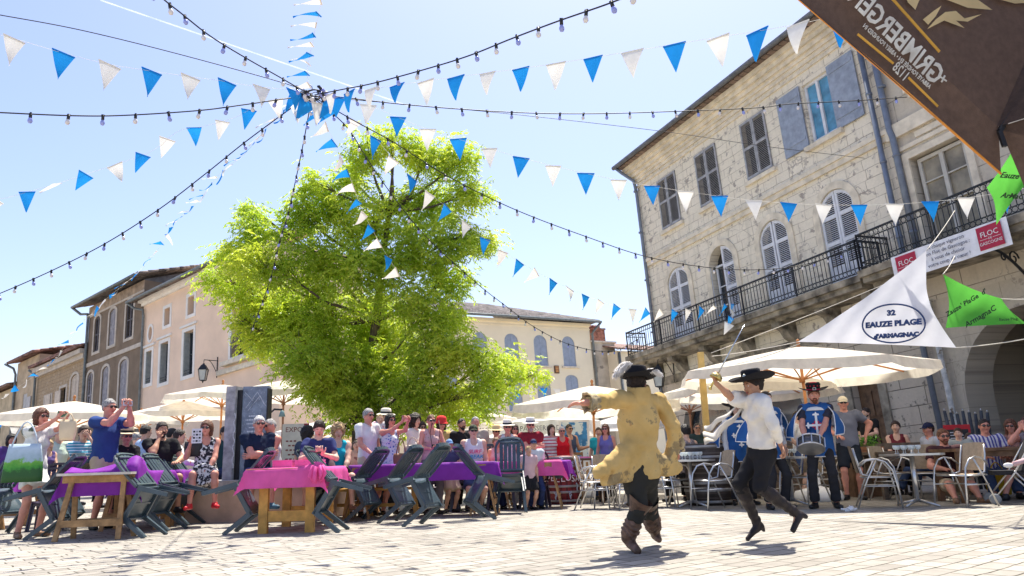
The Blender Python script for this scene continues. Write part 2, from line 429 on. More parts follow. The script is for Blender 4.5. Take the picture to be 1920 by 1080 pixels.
def window(fr, x0, x1, z0, z1, mf, mg, y=.18, bars=(), vb=1, parent=None, fw=.06, name='window', arch=0):
    mb = MB(); cx = (x0+x1)/2
    if arch:
        p = arch_pts(cx, x1-x0, z0, z1, arch)
        o = ring(fr, p, 0, .05, mf, name, y, parent, inner=fw)
    else:
        mb.b2(x0, x0+fw, y-.05, y, z0, z1); mb.b2(x1-fw, x1, y-.05, y, z0, z1)
        mb.b2(x0+fw, x1-fw, y-.05, y, z0, z0+fw*1.4); mb.b2(x0+fw, x1-fw, y-.05, y, z1-fw, z1)
        for k in range(1, vb+1):
            xx = x0+(x1-x0)*k/(vb+1); mb.b2(xx-fw*.6, xx+fw*.6, y-.06, y, z0+fw*1.4, z1-fw)
        for bz in bars: mb.b2(x0+fw, x1-fw, y-.045, y-.005, bz-.015, bz+.015)
        o = mb.build(name, mf, parent or fr.root)
    g_ = MB(); g_.slab(arch_pts(cx, x1-x0-.02, z0+.01, z1-.01, arch) if arch else rect(x0+.01, x1-.01, z0+.01, z1-.01), .01, off=y+.003)
    g_.build('pane', mg, o); return o

# ---------------------------------------------------------------- big stone building on the right
F1 = Frame((650, -435, -1452), G(1650, 18.5), 'stone_building', 'three storey pale stone building with grey louvred shutters and a long iron balcony')
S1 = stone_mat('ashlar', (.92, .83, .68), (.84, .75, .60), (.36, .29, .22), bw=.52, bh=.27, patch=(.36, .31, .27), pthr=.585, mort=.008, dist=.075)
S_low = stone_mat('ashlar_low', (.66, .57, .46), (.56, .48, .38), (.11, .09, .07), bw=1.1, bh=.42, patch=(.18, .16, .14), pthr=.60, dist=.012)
S_r = stone_mat('render_smooth', (.66, .58, .47), (.60, .53, .43), (.25, .21, .17), bw=1.6, bh=.8, patch=(.30, .27, .23), pthr=.66, dist=.01)
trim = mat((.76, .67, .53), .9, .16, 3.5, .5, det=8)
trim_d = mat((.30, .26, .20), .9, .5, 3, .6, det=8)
sh_g = mat((.38, .38, .40), .75, .2, 6, .15); sh_w = mat((.70, .71, .75), .6, .08, 6, .1); sh_b = mat((.30, .34, .42), .7, .15, 6, .15)
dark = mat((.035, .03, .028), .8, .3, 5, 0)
A1 = [-6.72, -4.40, -2.06, .28]
W2 = [(-6.62, 1.08), (-4.42, 1.08), (-2.13, 1.06)]
ZT = 11.8; UL = -8.4; UM = 2.2
holes = [arch_pts(c, 1.16, 4.86, 7.42, .58) for c in A1]+[rect(c-w_/2, c+w_/2, 8.88, 10.72) for c, w_ in W2]+[rect(-.10, .80, 8.88, 10.62)]
holes += [rect(-.30, .52, -.3, 2.5)]
wall(F1, rect(UL, UM, 3.9, ZT), [h for h in holes if h[0][1] > 4], S1, .30, label='weathered ashlar upper storeys')
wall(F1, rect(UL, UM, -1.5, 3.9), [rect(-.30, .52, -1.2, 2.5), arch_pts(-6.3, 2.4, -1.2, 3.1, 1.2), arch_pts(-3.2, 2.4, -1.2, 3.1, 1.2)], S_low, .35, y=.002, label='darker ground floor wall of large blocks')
# right-hand section
RH = 9.6
wall(F1, rect(UM+.003, 16, 3.9, ZT), [rect(2.62, 3.98, 5.05, 7.25), rect(2.2+.9, 4.2, 8.95, 10.4), rect(5.6, 7.0, 5.05, 7.25), rect(8.6, 10, 5.05, 7.25)], S_r, .30, name='wall', y=-.02, label='smoother rendered right section')
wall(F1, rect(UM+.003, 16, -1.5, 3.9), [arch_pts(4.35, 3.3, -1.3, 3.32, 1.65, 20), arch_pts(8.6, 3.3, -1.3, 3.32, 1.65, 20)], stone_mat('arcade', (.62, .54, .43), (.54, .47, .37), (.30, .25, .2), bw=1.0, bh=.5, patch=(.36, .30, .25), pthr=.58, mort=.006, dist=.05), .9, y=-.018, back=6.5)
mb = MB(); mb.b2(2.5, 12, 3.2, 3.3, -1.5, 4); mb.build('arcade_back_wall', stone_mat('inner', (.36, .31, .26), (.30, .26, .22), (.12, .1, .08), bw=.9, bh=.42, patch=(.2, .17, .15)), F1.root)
# arcade interior details: dark door, small framed notice
mb = MB(); mb.b2(4.2, 5.0, 3.05, 3.19, -1, 2.3); mb.build('door', M['wood_d'], F1.root)
# storey bands, quoins, cornice
mb = MB()
mb.b2(UL-.03, UM, -.07, 0, 7.92, 8.08); mb.b2(UL-.05, UM, -.11, 0, 8.08, 8.20); mb.b2(UL-.02, UM, -.04, 0, 4.5, 4.86)
mb.b2(UM, 16, -.12, -.02, 7.86, 8.20); mb.b2(UM, 16, -.07, -.02, 7.50, 7.60)
mb.build('string_course', trim, F1.root)
mb = MB()
for k, (a, b_) in enumerate([(.05, 11.15), (.10, 11.28), (.18, 11.40), (.27, 11.54), (.36, 11.68)]):
    mb.b2(UL-a, 16, -a, 0, b_, b_+.145)
mb.b2(UL-.04, 16, -.05, 0, 10.98, 11.06)
mb.build('cornice', trim, F1.root)
mb = MB()
mb.add([(UL-.42, -.58, 11.88), (16, -.58, 11.88), (16, 5, 13.8), (UL+.2, 5, 13.8), (UL-.42, -.58, 11.95), (16, -.58, 11.95), (16, 5, 13.87), (UL+.2, 5, 13.87)],
       [(0, 1, 2, 3), (4, 5, 6, 7), (0, 1, 5, 4), (0, 3, 7, 4)])
mb.b2(UL-.38, 16, -.54, .3, 11.83, 11.87)
mb.build('roof', roof_mat((.20, .14, .11)), F1.root)
mb = MB(); mb.tube([(UL-.46, -.66, 11.90), (16, -.66, 11.90)], .08, 10)
mb.build('gutter', mat((.16, .17, .19), .5, .2, 5, .1, metal=.4), F1.root)
pg = mat((.20, .23, .29), .5, .15, 5, .1, metal=.3)
for nm, pts, r_ in [('drainpipe', [(UL-.35, -.6, 11.85), (UL-.25, -.45, 11.65), (UL+.02, -.15, 11.25), (UL+.04, -.10, 10.8), (UL+.04, -.10, -1)], .06),
                    ('drainpipe', [(2.02, -.14, 11.8), (2.02, -.14, -1.2)], .065), ('drainpipe', [(2.36, -.14, 11.8), (2.36, -.14, 8.1), (2.40, -.14, 7.9), (2.40, -.14, 4.9)], .075)]:
    mb = MB(); mb.tube(pts, r_, 10)
    for z in (1, 3, 5.5, 7.4, 9.2, 10.8): mb.tube([(pts[-1][0], -.14, z), (pts[-1][0], -.14, z+.05)], r_*1.25, 10)
    mb.build(nm, pg, F1.root)
mb = MB(); mb.tube([(2.40, -.14, 3.9), (2.40, -.14, -1.2)], .06, 10); mb.build('drainpipe', mat((.62, .60, .56), .7, .3, 5, .3, c2=(.2, .15, .1), sc2=6, thr=.62), F1.root, label='whitish flaking lower drainpipe')
# upper shutters
for c, w_ in W2:
    shutter_pair(F1, c, w_, 8.90, 10.70, sh_g, rails=(9.85,), fr_=.055)
    mb = MB(); mb.slab(rect(c-w_/2, c+w_/2, 8.9, 10.7), .01, off=.2); mb.build('dark_recess', dark, F1.root)
    mb = MB(); mb.b2(c-w_/2-.12, c+w_/2+.12, -.10, 0, 8.74, 8.86); mb.build('window_sill', trim, F1.root)
blue = mat((.10, .32, .50), .35, .35, 2.5, 0, spec=.7)
o = window(F1, -.10, .80, 8.90, 10.62, sh_w, blue, y=.14, fw=.07)
for a, b_ in ((-1.03, -.16), (.86, 1.72)):
    mb = MB(); mb.b2(a, b_, -.07, -.03, 8.86, 10.66)
    for z in (9.1, 10.4): mb.b2(a+.05, b_-.05, -.085, -.071, z, z+.09)
    mb.build('shutter', sh_b, o, label='flat blue-grey shutter folded back on the wall')
mb = MB(); mb.b2(-.3, 1.0, -.12, 0, 8.72, 8.86); mb.build('window_sill', trim, F1.root)
# arched french windows of the balcony storey
for k, c in enumerate(A1):
    ring(F1, arch_pts(c, 1.16, 4.86, 7.42, .58), .20, .045, trim, 'arch_moulding')
    mb = MB(); mb.slab(arch_pts(c, 1.1, 4.88, 7.38, .55), .01, off=.27); mb.build('dark_recess', dark, F1.root)
    if k != 1:
        shutter_pair(F1, c, 1.14, 4.90, 7.40, sh_w, arch=.57, rails=(6.05, 6.75), panel=5.45, fr_=.07, y=.03, gap=.04 if k == 2 else .015)
    else:
        o = window(F1, c-.5, c+.5, 4.9, 6.9, sh_w, M['glass'], y=.20, vb=1, bars=(5.6, 6.2))
        mb = MB(); leaf(mb, c+.02, c+.57, 4.9, lambda x: 7.40-.57+.57*math.sqrt(max(0, 1-((x-c)/.57)**2)), .03, .07, True, rails=(6.05, 6.75), panel_to=5.45); mb.build('shutter', sh_w, o)
        mb = MB(); leaf(mb, -.56, -.02, 4.9, lambda x: 7.40-.57+.57*math.sqrt(max(0, 1-(x/.57)**2)), 0, .07, False)
        q = mb.build('shutter', sh_w, o, label='shutter leaf swung wide open'); q.matrix_basis = Matrix.Translation((c-.57, -.02, 0)) @ Matrix.Rotation(R_(155), 4, 'Z') @ Matrix.Translation((.57, 0, 0))
# right section windows
wfr = mat((.55, .52, .46), .7, .1, 5, .1); cur = mat((.30, .25, .17), .4, .5, 1.4, 0, spec=.7)
for x0, x1 in ((2.70, 3.90), (5.68, 6.92), (8.7, 9.9)):
    window(F1, x0, x1, 5.1, 7.2, wfr, cur if x0 < 3 else M['glass'], y=.16, bars=(6.0, 6.6), fw=.08)
    ring(F1, rect(x0-.08, x1+.08, 5.05, 7.25), .16, .05, trim, 'surround', y=-.02)
o = window(F1, 3.14, 4.16, 8.98, 10.38, wfr, dark, y=.1)
shutter_pair(F1, 3.65, 1.0, 9.0, 10.36, sh_g, y=-.05, parent=o)
mb = MB(); mb.b2(2.95, 4.35, -.2, -.02, 8.74, 8.9); mb.b2(3.0, 4.3, -.12, -.02, 8.62, 8.74); mb.build('window_sill', trim, F1.root)
for (a, b_) in ((2.9, 4.3), (5.4, 7.2)): mb = MB(); mb.b2(a, b_, -.06, -.02, 7.66, 7.80); mb.build('lintel', trim, F1.root)
# door on ground floor
mb = MB(); mb.b2(-.30, .52, .2, .28, -1.2, 2.5)
for z in (-.2, .8, 1.6):
    for x in (-.2, .16): mb.b2(x, x+.3, .17, .199, z, z+.6)
mb.build('door', M['wood_d'], F1.root)
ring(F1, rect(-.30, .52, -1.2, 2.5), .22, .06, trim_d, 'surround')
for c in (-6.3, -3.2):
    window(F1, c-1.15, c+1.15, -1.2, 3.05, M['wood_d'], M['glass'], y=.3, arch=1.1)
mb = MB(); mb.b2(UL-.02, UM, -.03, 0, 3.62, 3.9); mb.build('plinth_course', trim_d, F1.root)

# balcony (offset in front of the wall): railing
def balcony(root_fr, x0, x1, zf, dep, m_iron, left_side=True, right_side=True, hgt=.86, y0=0):
    """balcony slab + railing, parts of the building"""
    sl = MB(); sl.b2(x0, x1, y0-dep-.12, y0, zf-.16, zf); sl.b2(x0+.05, x1-.05, y0-dep-.04, y0, zf-.30, zf-.16); sl.b2(x0+.1, x1-.1, y0-dep+.2, y0, zf-.40, zf-.30)
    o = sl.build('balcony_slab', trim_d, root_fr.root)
    runs = [((x0+.06, y0-dep), (x1-.06, y0-dep))]
    if left_side: runs.append(((x0+.06, y0), (x0+.06, y0-dep)))
    if right_side: runs.append(((x1-.06, y0-dep), (x1-.06, y0)))
    for a, b_ in runs:
        mb = MB(); a = Vector((*a, 0)); b_ = Vector((*b_, 0)); L = (b_-a).length; d = (b_-a)/L
        up = Vector((0, 0, 1))
        for z, t in ((zf+.07, .02), (zf+.20, .016), (zf+hgt-.15, .016), (zf+hgt, .035)): mb.beam(a+up*z, b_+up*z, t*1.3, t)
        nb = max(2, round(L/.125))
        for i in range(nb+1):
            p = a+d*(L*i/nb); mb.beam(p+up*(zf+.20), p+up*(zf+hgt-.15), .014, .014)
        for i in range(nb):
            p = a+d*(L*(i+.5)/nb); q = a+d*(L*(i+1)/nb); p0 = a+d*(L*i/nb)
            for zl, zh in ((zf+.08, zf+.20), (zf+hgt-.15, zf+hgt-.01)):
                zc = (zl+zh)/2; r_ = (zh-zl)*.46; dd = Vector((d.x, d.y, 0))
                ptsr = [p+dd*(L/nb*.5*math.cos(t*math.pi/4))+up*(zc+r_*math.sin(t*math.pi/4)) for t in range(9)]
                mb.tube(ptsr, .009, 4, cap=False)
        for i in range(int(L/1.9)+2):
            p = a+d*min(L, i*L/max(1, round(L/1.9))); mb.beam(p+up*zf, p+up*(zf+hgt+.03), .034, .034)
        mb.build('railing', m_iron, o)
    return o
bo = balcony(F1, -9.15, 1.35, 4.78, .78, M['iron'])
# the balcony runs on round the left corner
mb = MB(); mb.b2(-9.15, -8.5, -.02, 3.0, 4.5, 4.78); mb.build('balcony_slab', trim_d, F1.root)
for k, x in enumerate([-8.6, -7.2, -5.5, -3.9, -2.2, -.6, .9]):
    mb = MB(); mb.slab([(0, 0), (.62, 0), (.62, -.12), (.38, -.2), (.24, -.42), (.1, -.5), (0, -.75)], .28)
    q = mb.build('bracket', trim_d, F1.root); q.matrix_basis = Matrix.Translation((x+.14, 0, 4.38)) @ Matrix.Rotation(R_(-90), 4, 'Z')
bo2 = balcony(F1, 1.5, 15.5, 4.80, 1.0, M['iron'], hgt=.86)
for x in (2.2, 4.6, 7):
    mb = MB()
    for s_ in (1, -1):
        pts = [(x+.0, -.05-.85*t, 4.35-.55*(1-t)**1.6) for t in [i/10 for i in range(11)]]
    mb.tube(pts, .03, 6)
    for cx_, r_ in ((-.35, .16), (-.65, .1)): mb.tube([(x, cx_+r_*math.cos(a*.6)*(1-a*.06), 4.2+r_*math.sin(a*.6)*(1-a*.06)) for a in range(14)], .018, 5)
    mb.build('bracket', M['iron'], F1.root, label='scrolled iron bracket')

# ---------------------------------------------------------------- left row: pink, brown and tan houses
P2 = at(262, 740, 36)
DIR2 = (1735, -522, -1452)
F2 = Frame(DIR2, P2, 'pink_house', 'pink rendered house with white window surrounds and open balconied window')
pk = mat((.92, .68, .50), .9, .08, .8, .25, det=8); wt = mat((.88, .83, .76), .9, .08, 2, .2)
PW = [(.50, 1.10, .40, 1.92), (1.95, 2.72, .22, 2.05), (4.15, 5.02, .20, 2.15)]
PU = [(2.22, 2.76, 2.82, 3.62), (4.42, 5.0, 2.86, 3.68)]
BIG = (8.2, 10.6, 0.35, 2.3)
def oval(cx, cz, a, b_, n=16): return [(cx+a*math.cos(2*math.pi*i/n), cz+b_*math.sin(2*math.pi*i/n)) for i in range(n)]
wall(F2, rect(0, 11.6, -7, 4.35), [rect(*w_) for w_ in PW]+[rect(*w_) for w_ in PU]+[oval(.85, 2.75, .2, .33)]+[rect(*BIG)], pk, .34, back=4)
for w_ in PW:
    ring(F2, rect(*w_), .16, .03, wt)
    mb = MB(); mb.b2(w_[0]-.30, w_[1]+.30, -.08, 0, w_[3]+.20, w_[3]+.30); mb.build('lintel', wt, F2.root)
    o = window(F2, w_[0], w_[1], w_[2], w_[3], mat((.08, .10, .11), .5), M['glass'], y=.30, bars=((w_[2]+w_[3])/2,), fw=.05)
    mb = MB(); mb.b2(w_[0], w_[0]+.04, -.01, .28, w_[2], w_[3]); mb.build('shutter', mat((.40, .42, .40), .7), o, label='shutter leaf folded into the reveal')
    mb = MB()
    for z in (.12, .24): mb.tube([(w_[0], .02, w_[2]+z), (w_[1], .02, w_[2]+z)], .012, 5)
    mb.build('guard_rail', M['iron'], o)
for w_ in PU:
    ring(F2, rect(*w_), .15, .03, wt); window(F2, *w_, mat((.2, .22, .22), .5), M['glass'], y=.30, fw=.04)
ring(F2, oval(.85, 2.75, .2, .33), .12, .03, wt)
mb = MB(); mb.slab(oval(.85, 2.75, .19, .32), .01, off=.3); mb.build('pane', M['glass'], F2.root)
ring(F2, rect(*BIG), .22, .04, wt); o = window(F2, *BIG, mat((.08, .10, .11), .5), M['glass'], y=.32, vb=3, bars=(1.6,), fw=.06)
mb = MB()
for i in range(25): mb.tube([(8.2+2.4*i/24, -.06, .35), (8.2+2.4*i/24, -.06, 1.2)], .013, 4)
mb.tube([(8.2, -.06, 1.2), (10.6, -.06, 1.2)], .02, 5); mb.tube([(8.2, -.06, .9), (10.6, -.06, .9)], .015, 5); mb.build('guard_rail', M['iron'], o)
mb = MB(); mb.b2(7.7, 11.4, -.25, 0, .05, .22); mb.b2(7.2, 11.6, -.12, 0, -.25, -.05); mb.build('ledge', trim, F2.root)
mb = MB(); mb.b2(-.05, 11.65, -.28, 0, 4.35, 4.47); mb.b2(-.05, 11.65, -.12, 0, 4.22, 4.35); mb.build('cornice', wt, F2.root)
def tiled_roof(fr, x0, x1, y0, z0, y1, z1, c, name='roof', xr0=None, xr1=None):
    """pitched roof with ribs of half-round tiles"""
    xr0 = x0 if xr0 is None else xr0; xr1 = x1 if xr1 is None else xr1
    root = MB(); L = math.hypot(y1-y0, z1-z0)
    root.add([(x0, y0, z0), (x1, y0, z0), (xr1, y1, z1), (xr0, y1, z1), (x0, y0, z0-.06), (x1, y0, z0-.06), (xr1, y1, z1-.06), (xr0, y1, z1-.06)],
             [(0, 1, 2, 3), (4, 5, 6, 7), (0, 1, 5, 4), (1, 2, 6, 5), (2, 3, 7, 6), (3, 0, 4, 7)])
    nb = int((x1-x0)/.22)
    for i in range(nb+1):
        t = i/nb; a = Vector((x0+(x1-x0)*t, y0, z0+.01)); b_ = Vector((xr0+(xr1-xr0)*t, y1, z1+.01))
        K = 9
        for k in range(K):
            p = a.lerp(b_, k/K); q = a.lerp(b_, (k+1)/K); root.tube([p, q], [.085, .07], 6)
    return root.build(name, mat(c, .9, .45, 2.2, .3, c2=tuple(k*1.7 for k in c), sc2=4, thr=.6), fr.root)
tiled_roof(F2, -.5, 11.7, -.55, 4.46, 2.0, 5.25, (.20, .155, .13))
dp = mat((.18, .20, .20), .5, .2, 5, .1)
mb = MB(); mb.tube([(-.5, -.62, 4.44), (11.6, -.62, 4.44)], .07, 8); mb.build('gutter', dp, F2.root)
mb = MB(); mb.tube([(-.45, -.6, 4.4), (-.3, -.3, 4.15), (.2, -.12, 4.0), (.22, -.1, 3.7), (.22, -.1, -6)], .06, 8); mb.build('drainpipe', dp, F2.root)
# lantern on the pink house
def lantern(p, rz, sc_, label, group='old iron street lanterns'):
    o = empty('wall_lantern', p, rz, label, 'lantern', group)
    o.scale = (sc_,)*3
    mb = MB(); mb.tube([(0, 0, .62), (.0, -.5, .62)], .014, 5); mb.tube([(0, -.02, .05), (0, -.02, .75)], .018, 5)
    mb.tube([(0, -.05-.3*t, .25+.37*math.sin(t*1.5)) for t in [i/8 for i in range(9)]], .012, 5); mb.tube([(0, -.5, .62), (0, -.5, .5)], .01, 5)
    mb.build('bracket', M['iron'], o)
    mb = MB(); mb.lathe([(.0, .50), (.03, .5), (.05, .46), (.09, .44), (.19, .30), (.2, .28), (0, .28)], 4, (0, -.5, 0), sm=False)
    mb.lathe([(.0, -.16), (.02, -.15), (.03, -.1), (.12, -.08), (.12, -.06), (0, -.06)], 4, (0, -.5, 0), sm=False)
    for k in range(4):
        a = k*math.pi/2; mb.tube([(.12*math.cos(a), -.5+.12*math.sin(a), -.07), (.185*math.cos(a), -.5+.185*math.sin(a), .29)], .012, 4)
    mb.build('lantern_frame', M['iron'], o)
    mb = MB(); mb.lathe([(.105, -.06), (.17, .28)], 4, (0, -.5, 0), sm=False); mb.build('glass_panes', mat((.5, .52, .5), .1, .1, 4, 0, spec=.8), o)
    return o
q = F2.px(410, 676); pl = F2.w(q[0]-.1, 0, q[1]-.75)
lantern(pl, math.atan2(F2.u.y, F2.u.x), 1.2, 'black lantern on a scrolled bracket on the pink house wall')

# brown house
F2b = Frame(DIR2, P2, 'brown_house', 'dark brown rendered house with pale arched window surrounds and grey shutters')
bw = mat((.24, .175, .12), .95, .15, 1.5, .3, det=8); stn = mat((.42, .31, .22), .95, .3, 3, .4, det=8); wts = mat((.60, .52, .43), .9, .12, 3, .2)
shw = mat((.36, .34, .36), .8, .2, 5, .2); shd = mat((.12, .11, .12), .8, .2, 5, .2)
BU = [(-5.40, .70), (-3.52, .78), (-1.52, .84)]; BL = [(-5.9, .74), (-4.0, .80), (-1.9, .9)]
hs = [arch_pts(c, w_, 2.98, 4.86, .22) for c, w_ in BU]+[arch_pts(c, w_, -.4, 1.98, .26) for c, w_ in BL]
wall(F2b, rect(-6.55, -.02, -7, 5.55), hs, bw, .2, back=7)
for i, (c, w_) in enumerate(BU):
    ring(F2b, hs[i], .14, .03, wts)
    shutter_pair(F2b, c, w_-.03, 3.0, 4.84, shw if i == 1 else shd, arch=.2, louvre=(i != 1), rails=(3.9,), fr_=.05, step=.08, y=.06)
for i, (c, w_) in enumerate(BL):
    ring(F2b, hs[3+i], .14, .03, wts); shutter_pair(F2b, c, w_-.03, -.38, 1.96, shw, arch=.24, louvre=(i == 0), rails=(.8,), fr_=.05, step=.08, y=.06)
for h in hs: mb = MB(); mb.slab(h, .01, off=.19); mb.build('dark_recess', dark, F2b.root)
mb = MB(); mb.b2(-6.56, -.02, -.05, 0, 2.30, 2.5); mb.b2(-6.56, -.02, -.04, 0, 4.98, 5.08); mb.build('string_course', wts, F2b.root)
mb = MB(); mb.b2(-6.56, -.02, -.03, 0, 5.08, 5.56); mb.build('frieze', stn, F2b.root)
tiled_roof(F2b, -7.2, .5, -.6, 5.66, 4, 7.0, (.17, .14, .12))
mb = MB(); mb.slab([(0, 4.2), (4.0, 4.2), (4.0, 6.9), (0, 5.6)], .1); q = mb.build('gable', mat((.15, .15, .16), .9, .3, 3, .2), F2b.root); q.matrix_basis = Matrix.Translation((-.03, 0, 0)) @ Matrix.Rotation(R_(90), 4, 'Z')
mb = MB(); mb.tube([(-7.25, -.66, 5.64), (.4, -.66, 5.64)], .07, 8); mb.build('gutter', dp, F2b.root)
mb = MB(); mb.tube([(-7.2, -.62, 5.6), (-6.95, -.3, 5.25), (-6.55, -.1, 5.2), (-6.48, -.1, 4.9), (-6.48, -.1, -6)], .07, 8); mb.build('drainpipe', dp, F2b.root)

# tan house and farther ones
F2c = Frame(DIR2, P2, 'tan_house', 'weathered tan stone house with pale shutters beside the brown house')
tn = stone_mat('rubble', (.52, .38, .24), (.42, .30, .19), (.24, .18, .12), bw=.35, bh=.2, patch=(.55, .45, .34), pthr=.58, dist=.08)
hs = [arch_pts(-8.0, 1.0, .0, 2.2, .3), rect(-9.95, -9.1, -.5, 1.7), rect(-12.2, -11.2, -.5, 1.5)]
wall(F2c, rect(-13.6, -6.6, -7, 3.2), hs, tn, .2)
for h in hs: mb = MB(); mb.slab(h, .01, off=.19); mb.build('dark_recess', dark, F2c.root); ring(F2c, h, .14, .03, wts)
shutter_pair(F2c, -8.0, .96, .02, 2.15, mat((.62, .52, .42), .8), arch=.28, louvre=False, y=.05)
for a in (-10.5, -12.0): mb = MB(); mb.b2(a, a+.75, -.08, -.03, -.6, 1.6); mb.build('shutter', mat((.66, .55, .44), .8), F2c.root)
mb = MB(); mb.b2(-13.6, -6.6, -.35, 0, 3.1, 3.35); mb.b2(-13.6, -6.6, -.18, 0, 2.85, 3.1); mb.build('cornice', wts, F2c.root)
tiled_roof(F2c, -13.8, -6.6, -.5, 3.45, 4, 4.7, (.24, .13, .10))
mb = MB(); mb.tube([(-13.7, -.5, 3.3), (-13.6, -.15, 3.0), (-13.55, -.1, -6)], .07, 8); mb.build('drainpipe', dp, F2c.root)
F2d = Frame(DIR2, P2+Vector(F2.u)*0, 'small_stone_house', 'small ochre house at the far left end of the row')
hs = [rect(-15.9, -15.2, .4, 2.2), rect(-18.5, -17.6, -.2, 1.6)]
wall(F2d, rect(-17.3, -13.62, -7, 4.3), [hs[0]], mat((.55, .42, .28), .95, .2, 1.5, .3, det=8), .2, y=-.0, back=6)
mb = MB(); mb.slab(hs[0], .01, off=.12); mb.build('dark_recess', dark, F2d.root); shutter_pair(F2d, -15.55, .7, .4, 2.2, mat((.6, .58, .56), .8), louvre=False, y=.05)
mb = MB(); mb.b2(-15.0, -14.4, -.08, -.03, .2, 1.9); mb.build('shutter', mat((.55, .52, .5), .8), F2d.root)
tiled_roof(F2d, -17.7, -13.4, -.5, 4.35, 3.5, 5.3, (.24, .13, .10))
mb = MB(); mb.tube([(-17.7, -.6, 4.3), (-17.4, -.2, 4.0), (-17.25, -.1, 3.6), (-17.25, -.1, -6)], .07, 8); mb.build('drainpipe', dp, F2d.root)
F2e = Frame(DIR2, P2, 'low_ochre_house', 'low ochre house farthest down the row, half hidden by bunting')
wall(F2e, rect(-24.0, -17.4, -7, 2.9), [rect(-20.3, -19.5, -1, 1)], mat((.58, .46, .30), .95, .2, 1.5, .3, det=8), .2, back=6)
mb = MB(); mb.slab(rect(-20.3, -19.5, -1, 1), .01, off=.12); mb.build('dark_recess', dark, F2e.root)
tiled_roof(F2e, -24.4, -17.4, -.5, 3.0, 3.5, 3.9, (.24, .15, .11))
F2f = Frame(DIR2, P2, 'end_house', 'last narrow house where the row meets the sky on the left')
wall(F2f, rect(-34, -24.1, -7, 1.7), [rect(-30, -29.2, -2, 0)], mat((.50, .40, .30), .95, .2, 1.5, .3), .2, back=6)
tiled_roof(F2f, -34.2, -24.0, -.5, 1.8, 3.5, 2.6, (.24, .15, .11))

# ---------------------------------------------------------------- centre: cream building
F3 = Frame((2340, 201, 1452), at(1115, 740, 45), 'cream_building', 'cream building with arched blue-grey shutters and a hipped grey tiled roof behind the tree')
cr = mat((.93, .82, .60), .9, .05, .7, .2, det=8); shb = mat((.36, .42, .52), .8, .08, 5, .1)
CW = [-13.4, -11.3, -9.4, -7.45, -5.45, -3.52, -1.55]
hs = [arch_pts(c, .9, 1.62, 3.40, .45) for c in CW]+[arch_pts(c, .9, -.9, 1.14, .3) for c in CW]
wall(F3, rect(-15, .1, -7, 4.2), hs, cr, .12, back=8)
for h in hs:
    c = (h[0][0]+h[1][0])/2; top_ = max(p[1] for p in h)
    shutter_pair(F3, c, .88, h[0][1]+.01, top_-.01, shb, arch=.42 if top_ > 3 else .28, louvre=False, y=.05, fr_=.03)
    mb = MB(); mb.slab(h, .01, off=.11); mb.build('dark_recess', dark, F3.root)
    mb = MB(); mb.b2(c-.62, c+.62, -.1, 0, h[0][1]-.1, h[0][1]); mb.build('window_sill', mat((.75, .66, .52), .8), F3.root)
mb = MB(); mb.b2(-15, .12, -.12, 0, 4.05, 4.2); mb.b2(-15, .12, -.03, 0, 3.85, 3.9); mb.build('cornice', cr, F3.root)
tiled_roof(F3, -15.5, .55, -.5, 4.28, 3.4, 5.9, (.13, .115, .115), xr0=-12, xr1=-5.2)
mb = MB(); mb.add([(.55, -.5, 4.28), (.55, 8, 4.28), (-5.2, 3.4, 5.9)], [(0, 1, 2)]); mb.build('roof', roof_mat((.13, .115, .115)), F3.root)
mb = MB(); mb.tube([(-15, -.58, 4.24), (.6, -.58, 4.24)], .08, 8); mb.build('gutter', dp, F3.root); mb = MB(); mb.tube([(.6, -.5, 4.2), (.3, -.2, 3.8), (.2, -.1, 3.6), (.2, -.1, -6)], .07, 8); mb.build('drainpipe', dp, F3.root)
mb = MB(); q = F3.px(1043, 693); mb.b2(q[0]-.15, q[0]+.15, -.08, 0, q[1]-.22, q[1]+.22)
for k in range(4): mb.b2(q[0]-.1, q[0]+.1, -.095, -.081, q[1]-.16+k*.09, q[1]-.11+k*.09, 1)
mb.build('plaque', [M['wood_d'], mat((.75, .35, .12), .6)], F3.root)
F3b = Frame((2340, 201, 1452), at(1115, 740, 45), 'stained_house', 'grey stained house with a brick chimney between the cream and the stone buildings')
wall(F3b, rect(.12, 1.9, -7, 3.1), [], mat((.55, .48, .38), .95, .35, .8, .3, c2=(.28, .24, .2), sc2=1.6, thr=.62, det=8), .1, back=3)
mb = MB(); mb.b2(.05, 2.0, -.1, 3, 3.1, 3.2); mb.build('coping', trim, F3b.root)
mb = MB(); mb.b2(.85, 1.75, .6, 1.4, 3.2, 4.05); mb.b2(.8, 1.8, .55, 1.45, 4.05, 4.15)
for k in range(4): mb.lathe([(.09, 4.15), (.11, 4.4), (.0, 4.4)], 8, (.95+k*.22, 1, 0))
mb.build('chimney', mat((.32, .14, .10), .95, .4, 5, .4, c2=(.3, .25, .22), sc2=4, thr=.6), F3b.root)
F3c = Frame((2340, 900, 1452), at(1165, 740, 45), 'side_house', 'narrow cream house with pale blue shutters glimpsed past the stone corner')
wall(F3c, rect(0, 9, -7, 2.6), [rect(1.2, 1.9, .6, 2.0), rect(2.9, 3.6, .5, 1.8)], cr, .1, back=5)
for a in (1.55, 3.25): shutter_pair(F3c, a, .7, .55, 1.95, mat((.62, .68, .78), .8), louvre=False, y=.03)
mb = MB(); mb.add([(-.3, -.4, 2.6), (9, -.4, 2.6), (9, 4, 3.9), (-.3, 4, 3.9), (-.3, -.4, 2.7), (9, -.4, 2.7), (9, 4, 4.0), (-.3, 4, 4.0)], [(0, 1, 2, 3), (4, 5, 6, 7), (0, 1, 5, 4), (0, 3, 7, 4)]); mb.build('roof', roof_mat((.22, .13, .1)), F3c.root)
